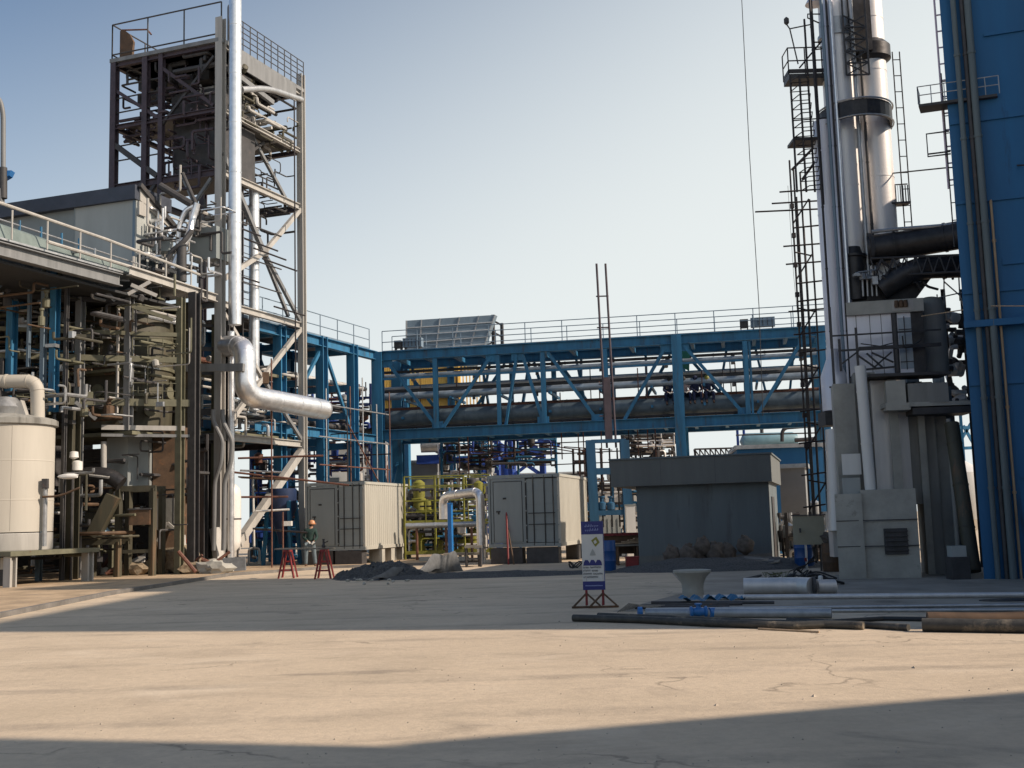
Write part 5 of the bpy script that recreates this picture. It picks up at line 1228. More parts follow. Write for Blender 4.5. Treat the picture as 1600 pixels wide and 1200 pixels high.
for row, (y, a0, a1) in enumerate(((.925, .16, .80), (.865, .18, .74))):
    u = a0
    while u < a1:
        w = q.uniform(.05, .13); quad(mb, [(u, y), (u+w, y+.004), (u+w, y+.012), (u, y+.008)])
        if q.random() < .6: quad(mb, [(u+w*.7, y), (u+w*.7+.018, y), (u+w*.7+.018, y+.034), (u+w*.7, y+.034)])
        if q.random() < .5: quad(mb, [(u+w*.3, y-.014), (u+w*.3+.018, y-.014), (u+w*.3+.018, y-.008), (u+w*.3, y-.008)])
        u += w+.025
for i in range(16): 
    u = .12+i*.048; quad(mb, [(u, .055), (u+.034, .055), (u+.034, .068), (u, .068)])
mb.build('header_lettering', M_inkw, t, smooth=0)
for u in (.14, .88):
    c = o_+X*(u*W_)-N_*.02; c.z = 0
    MB().beam(c+Zv*.05, c+Zv*(z0+.25), .035, .035).build('post', M_red, t, smooth=0)
    for a in (R(200), R(-20), R(90)):
        d = V((math.cos(a), math.sin(a)*.7, 0)); MB().beam(c+Zv*.26, c+d*.25+Zv*.04, .03, .03).build('foot_leg', M_brown, t, smooth=0)
    MB().beam(c-V((.27, 0, -.02)), c+V((.27, 0, .02)), .04, .035).build('foot_bar', M_brown, t, smooth=0)
# ================================================================== red trestles with a plank
def horse(label, c):
    t = thing('red_trestle', label, 'trestle', c, 'red trestles behind the yard')
    h = .84
    for sx in (-1, 1):
        for sy in (-1, 1): MB().beam(c+V((sx*.24, sy*.30, 0)), c+V((sx*.08, sy*.22, h-.03)), .055, .045).build('leg', M_red, t, smooth=0)
    MB().beam(c+V((0, -.34, h)), c+V((0, .34, h)), .16, .07).build('top_rail', M_red, t, smooth=0)
    MB().beam(c+V((-.18, -.27, .25)), c+V((.18, -.27, .25)), .03, .05).build('stretcher', M_red, t, smooth=0)
    MB().beam(c+V((-.12, .24, .5)), c+V((.12, .24, .5)), .03, .05).build('stretcher', M_red, t, smooth=0)
    return t
h1 = G(450, 903); h2 = G(507, 904)
horse('red steel trestle, the one nearer the tower', h1); horse('red steel trestle, the one nearer the gravel pile', h2)
t = thing('plank', 'grey plank lying across the two red trestles', 'plank', (h1+h2)/2+Zv*.88)
MB().beam(h1+V((-.35, 0, .90)), h2+V((.25, 0, .90)), .24, .045).build('board', M_woodg, t, smooth=0)
t = thing('grinder', 'dark hand tool standing on the right end of the plank', 'tool', h2+V((.02, 0, .93)))
MB().lathe(h2+V((-.02, 0, .925)), [(.05, 0), (.06, .06), (.035, .1), (.03, .22), (.045, .26)], 12).build('body', M_dark, t); MB().tube([h2+V((-.02, 0, 1.05)), h2+V((.12, 0, 1.12))], .018, 6).build('handle', M_dark, t)
# ================================================================== rubble heap with tarpaulin
c = G(585, 906); c.y = 33.8
o = heap('rubble_heap', 'heap of dark rubble and gravel in the middle of the yard', V((c.x+.1, c.y, 0)), 1.5, .9, .50, M_gravel, 9, n=40, rough=.3); o['kind'] = 'stuff'
c = G(760, 900)
o = heap('spread_gravel', 'thin dark gravel spread right of the tarpaulin in the middle of the yard', V((c.x-.2, c.y, 0)), 4.3, 1.2, .13, M_gravel, 12, n=46, rough=.4); o['kind'] = 'stuff'
A = G(592, 907); Bt = G(712, 893)
q = random.Random(5)
def tf(u, v):
    p = A+(Bt-A)*u; w = 1.7-.5*u+.25*math.sin(u*11)+.15*math.sin(u*23+1); z = .03+(.20+.30*u)*(1-abs(2*v-.9)**1.3)*min(1, u*5+.1)*(1+.35*math.sin(u*8+1)+.2*math.sin(u*17+v*6))+.035*math.sin(u*9+v*3)+.02*math.sin(u*23+v*9)+.012*math.sin(u*47-v*13)
    return V((p.x+(v-.5)*.5, p.y+(v-.5)*w, max(.02, z)))
o = MB().grid(tf, 40, 14)
back_ = MB().grid(lambda u, v: tf(u, v)-Zv*.02, 40, 14); o.add(back_.v, back_.f); o = o.build('tarpaulin', M_tarp, smooth=50)
tag(o, 'crumpled grey tarpaulin stretched out over the right side of the rubble heap', 'tarpaulin')
for k in range(10):
    q_ = G(rnd.uniform(540, 640), rnd.uniform(906, 914)); o = MB().blob(q_+Zv*.03, rnd.uniform(.04, .09), .05, .04, k, .25, 1).build('rubble_stone', M_conc2, smooth=0)
    tag(o, 'small pale broken stone at the foot of the rubble heap', 'stone', 'loose stones at the foot of the rubble heap')
# ================================================================== pipes and fittings lying on the right of the yard
t = thing('bell_hopper', 'pale flared concrete funnel standing upright on the yard', 'funnel', G(1083, 932))
c = G(1083, 930)
MB().lathe(c, [(.22, 0), (.21, .12), (.22, .22), (.28, .36), (.38, .46), (.38, .50), (.34, .50), (.18, .34), (.16, .3), (.0, .29)], 28).build('shell', M_conc2, t)
def ground_pipe(name, label, pts, r, m_, group=None, cat='pipe', seg=9):
    g_ = [G(*p)+Zv*(r+ (0 if len(p) < 3 else 0)) for p in pts]
    t = thing(name, label, cat, g_[0]*.5+g_[-1]*.5, group); clad_pipe('pipe', g_, r, m_, t, 12, seg, .008, .04); return t
ground_pipe('black_pipe', 'long dusty black pipe lying along the sunlit edge of the yard', [(896, 971), (1000, 974), (1120, 980), (1240, 984), (1290, 982), (1350, 984)], .055, M_pipeblk)
ground_pipe('black_pipe', 'second dusty black pipe lying close behind the first along the sunlit edge', [(935, 966), (1060, 971), (1200, 978), (1330, 980), (1420, 986)], .045, M_pipeblk)
ground_pipe('thin_rod', 'thin sunlit rod lying just in front of the long black pipe', [(1185, 984), (1280, 989)], .014, M_wood)
GPn = 'thin steel pipes lying side by side on the yard'
specs = [((1018, 944), (1210, 944)), ((1000, 949), (1160, 946)), ((992, 952), (1140, 950)), ((1010, 955), (1600, 948)), ((1030, 958), (1600, 956))]
labs = ['thin dark pipe farthest back in the bundle left of the blue valve', 'second thin pipe from the back in the bundle on the yard', 'thin pipe ending farthest left in the bundle on the yard', 'long pale pipe of the bundle running off to the right edge', 'long pale pipe of the bundle nearest the blue valve']
for (a, b), lb_ in zip(specs, labs): ground_pipe('steel_pipe', lb_, [a, b], .028, M_galv if 'pale' in lb_ else M_dark, GPn)
ground_pipe('steel_pipe', 'thick grey pipe with a blue capped end lying behind the black pipes', [(1010, 965), (1300, 966)], .075, M_galv, GPn)
ground_pipe('steel_pipe', 'long grey pipe behind the thick capped one, running to the right', [(1100, 938), (1600, 934)], .05, M_cladw, GPn)
t = thing('blue_valve', 'bright blue valve lying among the steel pipes on the yard', 'valve', G(1092, 966))
c = G(1092, 966)
MB().lathe(c+V((-.13, 0, .10)), [(.085, 0), (.085, .03), (.06, .05), (.07, .13), (.06, .21), (.085, .23), (.085, .26)], 16, axis=(1, 0, 0)).build('body', M_bright, t)
MB().lathe(c+V((0, 0, .15)), [(.04, 0), (.035, .05), (.06, .06), (.06, .08)], 12).build('bonnet', M_bright, t)
MB().lathe(c+V((.16, -.02, .08)), [(.08, 0), (.08, .09)], 16, axis=(.9, .3, 0)).build('flange', M_bright, t)
t = thing('blue_pipe_cap', 'blue cap on the ground at the left end of the thick grey pipe', 'cap', G(1006, 966))
MB().lathe(G(1004, 965)+V((0, 0, .085)), [(.085, 0), (.088, .05), (.085, .07), (.03, .08)], 16, axis=(-1, 0, 0)).build('cap', M_bright, t)
t = thing('blue_cloth', 'crumpled bright blue sheet lying on the pipes in front of the concrete funnel', 'sheet', G(1110, 940))
c = G(1112, 942)
MB().grid(lambda u, v: c+V(((u-.5)*1.15, (v-.5)*.5, .09+.04*math.sin(u*17)*math.sin(v*9+u*5)+.03*math.sin(u*31))), 26, 10).build('sheet', mat('blue_sheet', (.02, .13, .25), .6, amt=.3, scale=6), t)
t = thing('wire_bundle', 'tangle of pale wire at the left end of the pipes near the banner sign', 'wire', G(985, 955))
c = G(988, 958); mb = MB()
for k in range(7): mb.tube([c+V((-.25+.05*k, .1*k, .02)), c+V((-.05+.04*k, .12*k, .16-.015*k)), c+V((.35+.05*k, .2+.1*k, .05))], .010, 5)
mb.build('wire', M_woodg, t)
# large lagged pipe pieces
def gpx(px, py, h): 
    p = G(px, py); return p+Zv*h
t = thing('lagged_pipe_piece', 'long silver foil wrapped pipe piece lying on the yard in front of the cabinet', 'pipe', G(1215, 930))
clad_pipe('shell', [gpx(1163, 930, .17), gpx(1250, 929, .17), gpx(1270, 930, .17)], .165, M_cladw, t, 18, .7, .01, .05)
MB().lathe(gpx(1270, 930, .17), [(.175, 0), (.175, .05)], 18, axis=(1, 0, 0)).build('end_ring', M_dark, t)
t = thing('lagged_pipe_piece', 'short silver foil wrapped pipe piece right of the longer one', 'pipe', G(1290, 929))
clad_pipe('shell', [gpx(1277, 929, .15), gpx(1305, 928, .14)], .14, M_cladw, t, 18, .7, .01, .05)
t = thing('cable_heap', 'heap of black cables and cut weeds behind the silver pipe pieces', 'cables', G(1225, 912))
mb = MB(); q = random.Random(4)
for k in range(34):
    c = G(q.uniform(1190, 1290), q.uniform(905, 918)); mb.tube(bend([c+V((q.uniform(-.5, .5), 0, .03)), c+V((0, q.uniform(-.2, .2), q.uniform(.08, .34))), c+V((q.uniform(-.5, .5), .1, .03))], .2, 4), q.uniform(.014, .035), 6)
mb.build('cable', M_cable, t)
mb = MB()
for k in range(12):
    c = G(1213, 926); mb.tube([c+V((q.uniform(-.2, .1), 0, .35)), c+V((q.uniform(-.3, .3), -.2, .42)), c+V((q.uniform(-.3, .35), -.25, .05))], .006, 4)
mb.build('grass_stalk', mat('dry_green_stalk', (.12, .14, .07), .8), t)
t = thing('white_canister', 'small white cylinder standing behind the short silver pipe piece', 'cap', G(1283, 920)); MB().lathe(G(1283, 920), [(.05, 0), (.05, .25), (.03, .27)], 12).build('body', M_white, t)
# roll of mats at the right edge
t = thing('rolled_mats', 'two dusty rolled mats lying stacked at the right edge of the yard', 'roll', G(1500, 988))
a = G(1442, 987); b = G(1640, 990)
MB().tube([a+Zv*.09, a*.5+b*.5+Zv*.085, b+Zv*.09], .088, 14).build('roll', M_pipeblk, t)
t = thing('rolled_mat', 'paler dusty roll lying behind the two stacked mats at the right edge', 'roll', G(1500, 978))
a = G(1450, 982); b = G(1650, 980)
MB().tube([a+Zv*.12, a*.5+b*.5+Zv*.10, b+Zv*.12], .10, 14).build('roll', M_brown, t)
t = thing('dark_hose', 'flat dark hose winding along the ground between the pipes and the rolled mats', 'hose', G(1330, 975))
MB().tube([G(1230, 972)+Zv*.03, G(1300, 975)+Zv*.03, G(1380, 970)+Zv*.03, G(1500, 972)+Zv*.03, G(1620, 968)+Zv*.03], .035, 8).build('hose', M_cable, t)
o = MB().box(G(1100, 977)+Zv*.01, (.10, .05, .02)).build('white_scrap', M_white, smooth=0); tag(o, 'tiny white scrap on the sunlit ground in front of the black pipe', 'scrap')
# open pit covers (dark plates)
for px, py, w, lab in ((1455, 930, 2.2, 'long dark steel plate on the ground in front of the concrete support'), (1585, 938, 1.2, 'dark steel plate on the ground at the right edge')):
    c = G(px, py); o = MB().prism([c+V((w*.5*math.cos(a), .28*math.sin(a), .005)) for a in [i*math.pi/9 for i in range(18)]], Zv*.012).build('ground_plate', M_cable, smooth=0); tag(o, lab, 'plate')
for px, py, m_, s in ((1497, 893, M_dark, .35), (1510, 870, M_wall, .3)):
    c = G(px, 903); o = None
t = thing('utility_box', 'small dark box with a pale lid at the foot of the leaning olive column', 'box', G(1498, 905))
c = G(1498, 905); MB().box(c+Zv*.25, (.4, .4, .5)).build('body', M_dark, t, smooth=0); MB().box(c+Zv*.62, (.32, .3, .24)).build('upper_case', M_wall, t, smooth=0)

# ================================================================== LEFT: lattice tower
HT = 20.5
tw = thing('process_tower', 'tall steel frame tower with railed top deck and open floors on the left', 'tower', TN)
def col(a, b, z0, z1, w, m_, name='column'):
    return MB().ibeam(T(a, b, z0), T(a, b, z1), w, w, up=TU, t=.045).build(name, m_, tw, smooth=0)
col(0, 0, 0, HT+.9, .30, M_cream); col(0, 5.72, 0, HT+.7, .28, M_cream); col(5.03, 0, 0, HT, .26, M_purple); col(5.03, 5.72, 0, HT, .26, M_purple)
col(.22, .3, 0, HT+.6, .22, M_grey, 'inner_column'); col(3.5, 0, 10, HT, .24, M_purple, 'inner_column'); col(3.1, 5.72, 8, HT, .24, M_purple, 'inner_column'); col(2.75, 0, 8, HT, .20, M_purple, 'inner_column')
LV = [5.0, 10.05, 15.2, 17.7, HT-.15]
for z in LV:
    for (a0, b0, a1, b1, mm) in ((0, .2, 0, 5.5, M_cream), (.2, 0, 4.9, 0, M_purple if z > 12 else M_grey), (5.03, .2, 5.03, 5.5, M_purple), (.2, 5.72, 4.9, 5.72, M_purple)):
        MB().ibeam(T(a0, b0, z), T(a1, b1, z), .18, .26 if z != 17.7 else .18).build('floor_beam', mm, tw, smooth=0)
    if z > 12:
        MB().pp(T(.3, .3, z+.05), TL*4.4, TU*(5.1 if z > 20 or z == 17.7 else 2.0), Zv*.14).build('floor_slab', M_dark, tw, smooth=0)
# heavy soffit and clutter under the top deck
MB().pp(T(-.12, -.15, HT-.1), TL*5.3, TU*6.05, Zv*.16).build('top_deck', M_grey, tw, smooth=0)
MB().pp(T(-.16, .4, HT-.75), TL*.06, TU*4.7, Zv*.66).build('edge_plate', M_grey, tw, smooth=0)
mb = MB(); q = random.Random(31)
for k in range(60):
    a, b = q.uniform(.4, 4.6), q.uniform(.4, 5.2); z = HT-q.uniform(.3, 1.3); mb.tube(route(q, a, b, z, (.5, 2.2), 3, (.1, 4.8), (.1, 5.5), .3), q.uniform(.04, .12), 7)
for k in range(9): a, b = q.uniform(.5, 4.2), q.uniform(.5, 4.6); mb.pp(T(a, b, HT-q.uniform(.6, 1.2)), TL*q.uniform(.3, .9), TU*q.uniform(.3, .9), Zv*.4)
mb.build('under_deck_pipework', M_dark, tw)
railing(tw, [T(5.1, 5.8, HT+.06), T(5.1, -.1, HT+.06), T(-.1, -.1, HT+.06)], 1.45, 1.9, M_dark, .03, (1, .12), False)
rb = MB()
b0, b1 = .3, 5.75
for i in range(12): b = b0+(b1-b0)*i/11; rb.tube([T(-.12, b, HT+.05), T(-.12, b, HT+1.25)], .022, 6)
for k in (.3, .55, .8, 1.02, 1.25): rb.tube([T(-.12, b0, HT+k), T(-.12, b1, HT+k)], .02, 6)
rb.build('mesh_railing', M_dark, tw)
MB().tube(bend([T(-.12, .3, HT+.1), T(-.12, .3, HT+1.6), T(-.12, 1.0, HT+1.6), T(-.12, 1.0, HT+.1)], .2), .03, 6).build('gate_hoop', M_dark, tw)
MB().prism([T(4.9, .1, HT+.1), T(4.3, .1, HT+.1), T(4.25, .1, HT+.75), T(4.45, .1, HT+1.1), T(4.75, .1, HT+1.35), T(4.9, .1, HT+1.3)], TU*.12).build('torn_panel', M_brown, tw, smooth=0)
MB().tube([T(4.85, .15, HT+1.35), T(3.6, .15, HT+1.15), T(3.4, .15, HT+.9)], .035, 6).build('loose_arm', M_scaf, tw)
# equipment inside upper floors
MB().pp(T(.35, .6, 15.35), TL*2.3, TU*2.2, Zv*2.3).build('equipment_case', M_dark, tw, smooth=0)
MB().pp(T(.35, .6, 17.9), TL*2.4, TU*2.2, Zv*1.0).build('equipment_case', M_dark, tw, smooth=0)
mb = MB()
for k in range(70):
    a, b = q.uniform(.2, 3.2), q.uniform(-.05, 1.2); z = q.uniform(15.3, 19.3); mb.tube(route(q, a, b, z, (.3, 1.0), 3, (.1, 3.4), (-.1, 1.4), .9), q.uniform(.02, .06), 6)
mb.build('equipment_pipework', M_purple, tw)
mb = MB()
for k in range(26):
    a, b = q.uniform(3.2, 5.1), q.uniform(0, 1.4); z = q.uniform(17.0, 19.0) if k % 2 else q.uniform(17.4, 18.0); mb.tube(route(q, a, b, z, (.3, 1.0), 2, (3.0, 5.0), (0, 2), .5), q.uniform(.03, .07), 6)
mb.build('corner_pipework', M_purple, tw)
# clutter along the right hand face at upper floors
mb = MB(); mc = MB()
for k in range(60):
    b = q.uniform(.6, 5.5); z = 18.9-(b*.12)+q.uniform(-.9, .5); mm = mb if k % 2 else mc
    mm.tube(route(q, q.uniform(-.1, 1.2), b, z, (.3, 1.3), 3, (-.1, 2), (.5, 5.6), .35), q.uniform(.025, .07), 7)
for k in range(12):
    b = q.uniform(.8, 3.0); z = 19.4+q.uniform(-.5, .5); mc.lathe(T(q.uniform(0, .8), b, z), [(.05, 0), (.16, .06), (.16, .3), (.05, .36)], 10, axis=(q.uniform(-1, 1), q.uniform(-1, 1), .4))
mb.build('floor_equipment', M_cream, tw); mc.build('floor_equipment', M_olive, tw)
MB().tube(bend([T(-.1, 1.2, 18.9), T(-.1, 3.0, 19.6), T(-.1, 5.6, 20.0)], .8), .13, 12).build('relief_pipe', M_galv, tw)
MB().beam(T(-.05, .4, 19.5), T(-.05, 3.5, 19.15), .14, .2).build('jib_beam', M_grey, tw, smooth=0)
# face bracing: right hand face (a=0)
def br(b0, z0, b1, z1, m_=M_cream, w=.16, a=0.0, name='brace'): return MB().beam(T(a, b0, z0), T(a, b1, z1), w, w*1.1).build(name, m_, tw, smooth=0)
zr = 15.1; zm = 12.65; zl = 10.1
br(.1, zr+.9, 2.9, zm, M_grey); br(2.9, zm, 5.6, zl+.1, M_grey, .13); br(5.6, zr, 2.9, zm, M_cream); br(2.9, zm, .15, 11.0, M_cream)
br(5.6, 9.9, 2.9, 7.6, M_cream); br(2.9, 7.6, .2, 5.2, M_cream); br(.15, 9.8, 2.9, 7.4, M_cream, .12); br(2.9, 7.4, 5.6, 5.2, M_grey, .12)
br(5.6, 4.7, .3, .3, M_cream, .26); br(3.7, 12.9, 5.6, 10.5, M_grey, .12, .6); br(2.9, 17.5, 5.6, 15.3, M_grey, .12, .5); br(.2, 15.1, 3.5, 17.5, M_dark, .1, .4)
MB().box(T(-.02, 2.9, 12.65), (.3, .3, .35), R(20)).build('gusset', M_cream, tw, smooth=0)
MB().box(T(-.02, 2.9, 7.5), (.3, .4, .45), R(20)).build('gusset', M_brown, tw, smooth=0)
# left hand face (b=0) braces
def bl2(a0, z0, a1, z1, m_=M_purple, w=.13, b=0.0): return MB().beam(T(a0, b, z0), T(a1, b, z1), w, w).build('brace', m_, tw, smooth=0)
bl2(4.9, 19.2, 2.9, 17.8); bl2(5.0, 17.0, 2.9, 15.4, M_dark, .2); bl2(2.7, 19.8, .3, 17.9); bl2(2.7, 17.5, .3, 19.9, M_dark, .1); bl2(1.7, 15.2, .4, 12.6, M_grey, .14); bl2(.4, 15.0, 2.4, 12.7, M_grey, .12); bl2(3.0, 15.1, 4.9, 13, M_dark)
for z in (16.3, 16.9, 18.3, 18.9): MB().tube([T(5.0, 0, z), T(2.9, 0, z+.02)], .03, 6).build('hand_rail', M_dark, tw)
for z in (13.6, 12.2, 11.2): MB().tube([T(.1, -.1, z), T(-.1, 4.0, z-.05)], .028, 6).build('hand_rail', M_dark, tw)
for b, z, L in ((.4, 13.1, 1.6), (1.0, 12.75, 2.2), (1.6, 12.5, 2.2), (2.2, 12.2, 2.4), (3.0, 10.4, 2.2), (.3, 11.2, 1.6)):
    MB().tube([T(-.4, b, z), T(-.45, b+L, z-.03)], .035, 6).build('scaffold_stub', M_scafd, tw)
MB().tube([T(-.5, 4.4, 6), T(-.5, 4.4, 19.5)], .03, 6).build('scaffold_upright', M_scafd, tw)
ladder(tw, T(.35, 2.2, 8.0), T(.35, 2.2, 14.5), TU, .45, .02, M_dark, .3)
mb = MB()
for k in range(40):
    b = q.uniform(2.5, 5.4); z = 14.6+q.uniform(-.5, 2.2); mb.tube(route(q, q.uniform(.3, 2.5), b, z, (.4, 1.5), 3, (.2, 4), (.3, 5.5), .5), q.uniform(.02, .05), 6)
mb.build('inner_pipework', M_dark, tw)
# lower floor pipework right face
mb = MB(); mc = MB()
for k in range(44):
    b = q.uniform(.3, 5.2); z = q.choice((5.3, 5.7, 7.9, 8.5, 6.4))+q.uniform(-.1, .25); mm = mb if k % 2 else mc
    mm.tube(route(q, q.uniform(.1, 2), b, z, (.4, 1.8), 3, (.1, 2.5), (.3, 5.5), .5), q.uniform(.025, .075), 7)
mb.build('floor_equipment', M_cream, tw); mc.build('floor_equipment', M_galv, tw)
MB().pp(T(.3, .3, 5.15), TL*4.4, TU*5.1, Zv*.12).build('floor_slab', M_oliveb, tw, smooth=0)
MB().pp(T(.3, 2.2, 7.7), TL*3.0, TU*3.1, Zv*.12).build('floor_slab', M_oliveb, tw, smooth=0)
# the tall silver riser in front of the tower and its companions
def Ypipe(label, px, py, Y, z0, z1, r, m_, name='riser_pipe', n=20, seg=2.0):
    p = P(px, py, Y); a = V((p.x, p.y, z0)); t = thing(name, label, 'pipe', a); clad_pipe('pipe', [a, V((p.x, p.y, z1))], r, m_, t, n, seg, .012, .05); return t
Ypipe('tallest silver riser pipe running up the near corner of the tower past its top deck', 367, 400, 41.9, 9.2, 24, .24, M_clad)
Ypipe('shorter silver riser pipe inside the tower, right of the tallest one', 397, 400, 44.5, 6.2, 15.4, .21, M_clad)
Ypipe('thin silver pipe between the two silver risers below the elbow', 361, 600, 42.2, 0, 9.0, .13, M_clad)
# big elbow
def TP(px, py, Y): return P(px, py, Y)
t = thing('elbow_duct', 'big bright silver lagged duct stepping down and out to the right of the tower', 'duct', P(380, 600, 41))
path = bend([P(352, 541, 42.2), P(383, 541, 41.2), P(383, 618, 41.0), P(505, 640, 44.6)], .62, 10)
clad_pipe('duct', path, .40, M_clad, t, 28, 1.0, .010, .05)
e = path[-1]; d_ = (path[-1]-path[-2]).normalized(); MB().lathe(e, [(.40, 0), (.37, .14), (.26, .25), (.1, .31), (.01, .33)], 24, axis=d_).build('rounded_end', M_clad, t)
MB().beam(T(2.6, -1.2, 7.62), P(381, 574, 40.6), .16, .28).build('support_beam', M_grey, t, smooth=0)
# bent conduits
for k, (dx_, lab) in enumerate(((0, 'left one of two grey conduits kinked around the tower foot'), (15, 'right one of two grey conduits kinked around the tower foot'))):
    pts = [P(333+dx_, 640, 41.3), P(333+dx_, 658, 41.3), P(348+dx_, 688, 41.2), P(346+dx_, 722, 41.2), P(336+dx_, 752, 41.3), P(334+dx_, 860, 41.4)]
    o = MB().tube(bend(pts, .2, 4), .085, 10).build('conduit', M_grey); tag(o, lab, 'conduit', 'kinked conduits at the tower foot')
q_ = P(361, 825, 42.5); c = V((q_.x, q_.y, 0)); t = thing('white_cylinder', 'white upright gas vessel with a domed top just right of the tower foot', 'vessel', c)
MB().lathe(c, [(.18, .7), (.33, .9), (.37, 1.1), (.37, 2.8), (.33, 3.05), (.2, 3.2), (.05, 3.25)], 22).build('shell', M_white, t)
for a in (0, 2.1, 4.2): MB().beam(c+V((.25*math.cos(a), .25*math.sin(a), 0)), c+V((.25*math.cos(a), .25*math.sin(a), 1.1)), .06, .06).build('leg', M_dark, t)
MB().lathe(c, [(.385, 1.9), (.385, 1.95)], 22).build('band', M_dark, t)
c = G(397, 884); t = thing('hoop_barrier', 'white pipe bent into a low hoop with a post on top beside the tower foot', 'pipe', c)
MB().tube(bend([c+V((-.22, 0, 0)), c+V((-.22, 0, .72)), c+V((.22, 0, .72)), c+V((.22, 0, 0))], .15), .05, 10).build('hoop', M_white, t)
MB().tube([c+V((0, 0, .7)), c+V((-.05, 0, 3.7))], .05, 10).build('post', M_white, t)
# rusty scaffold in front of the tower
t = thing('rusty_scaffold', 'rusty tube scaffold across the right side of the tower foot', 'scaffold', T(-.9, 3, 0))
YF = 42.6
for (x0, y0, x1, y1, m_) in ((372, 716, 505, 712, M_scaf), (366, 738, 545, 758, M_scaf), (352, 777, 450, 776, M_scaf), (400, 799, 452, 796, M_white), (375, 735, 440, 738, M_galv), (395, 826, 480, 832, M_scafd)):
    MB().tube([P(x0, y0, YF), P(x1, y1, YF)], .04, 7).build('ledger', m_, t)
for px, zt_ in ((424, 560), (442, 800)):
    p = P(px, zt_, YF-.1); MB().tube([V((p.x, p.y, 0)), p], .03, 7).build('standard', M_scaf, t)
MB().tube([P(390, 660, YF), P(425, 655, YF), P(425, 640, YF)], .03, 7).build('ledger', M_galv, t)
MB().pp(P(372, 746, YF), V((1.7, .4, -.12)), V((-.1, 1, 0)), V((0, 0, .05))).build('deck_board', M_brown, t)
c = G(446, 886)+V((0, .6, 0)); 
t = thing('blue_hopper_frame', 'dark blue hopper on legs behind the rusty scaffold', 'hopper', P(440, 820, 45.5)); c = V((P(440, 820, 45.5).x, 45.5, 0))
MB().lathe(c+Zv*.9, [(.12, 0), (.15, .3), (.6, 1.4), (.6, 2.2)], 18).build('cone', mat('dark_navy_paint', (.012, .03, .09), .6, amt=.3, scale=3, rust=(RUST, .6, 4)), t)
for a in (.6, 2.2, 3.8, 5.4): MB().beam(c+V((.8*math.cos(a), .8*math.sin(a), 0)), c+V((.6*math.cos(a), .6*math.sin(a), 2.6)), .12, .12).build('leg', M_blue, t)
o = MB().box(P(449, 818, 44)+Zv*0, (.35, .3, .18)).build('helmet_box', M_white); tag(o, 'small white box on a post behind the left red trestle', 'box')
o2 = MB().beam(V((P(446, 830, 44).x, 44, 0)), P(446, 821, 44), .06, .06).build('post', M_scaf); o2.parent = o; o2.location = -o.location

# ================================================================== LEFT: process building in front of the tower
def col2(tt, a, b, z0, z1, w, m_, name='column', up=TU): return MB().ibeam(T(a, b, z0), T(a, b, z1), w, w, up=up, t=.04).build(name, m_, tt, smooth=0)
ps = thing('process_structure', 'open steel process structure of columns and beams between the cream tank and the tower', 'steel structure', T(.5, -4.5, 0))
FA = P(122, 700, 37.8); FB = P(281, 700, 39.0); FA.z = FB.z = 0
def Q(u, z, d=0):      # along the reactor frame (0 left, 1 right), height, depth behind it
    return FA+(FB-FA)*u+V((.1, 1, 0))*d+Zv*z
for u, z0, z1, w, m_ in ((0, 0, 9.55, .24, M_grey), (.48, 5.0, 9.9, .24, M_grey), (1.0, 0, 9.7, .24, M_oliveb), (1.14, 0, 9.9, .30, M_dark), (.37, 5.6, 9.6, .07, M_cream)):
    for d in ((0, 3.4) if w > .1 else (0,)): MB().ibeam(Q(u, z0, d), Q(u, z1, d), w, w, up=TU, t=.035).build('column', m_, ps, smooth=0)
for py, m_, h, u0, u1 in ((438, M_galv, .07, -.05, .48), (470, M_dark, .16, -1.0, .5), (520, M_oliveb, .14, -1.4, 1.0), (560, M_oliveb, .20, -1.3, 1.02), (480, M_oliveb, .10, .5, 1.0), (602, M_dark, .10, -1.3, .0), (628, M_oliveb, .24, -.3, 1.1), (668, M_cream, .16, .22, 1.05), (680, M_grey, .10, .22, 1.1)):
    z = P(200, py, 38.4).z
    for d in (0, 3.4): MB().beam(Q(u0, z, d), Q(u1, z-.03, d), .14, h).build('floor_beam', m_ if d == 0 else M_dark, ps, smooth=0)
for px, py, z0, w, m_ in ((20, 470, 5.5, .26, M_blue), (88, 402, 5.5, .24, M_blue), (48, 400, 7, .1, M_galvb), (5, 560, 0, .3, M_dark), (70, 450, 0, .16, M_galvb), (105, 440, 0, .12, M_dark)):
    p = P(px, py, 36.4); MB().ibeam(V((p.x, p.y, z0)), p, w, w, up=TU, t=.035).build('column', m_, ps, smooth=0)
for a_q, b_q, m_ in (((8, 395), (25, 470), M_galvb), ((60, 475), (88, 405), M_galvb), ((30, 460), (75, 420), M_galv), ((90, 430), (120, 450), M_grey), ((150, 440), (180, 470), M_grey), ((200, 460), (235, 440), M_cream), ((205, 445), (245, 462), M_cream), ((210, 480), (270, 500), M_oliveb), ((118, 628), (150, 655), M_grey)):
    MB().beam(P(*a_q, 37.4), P(*b_q, 37.6), .09, .12).build('brace', m_, ps, smooth=0)
qq = random.Random(404)
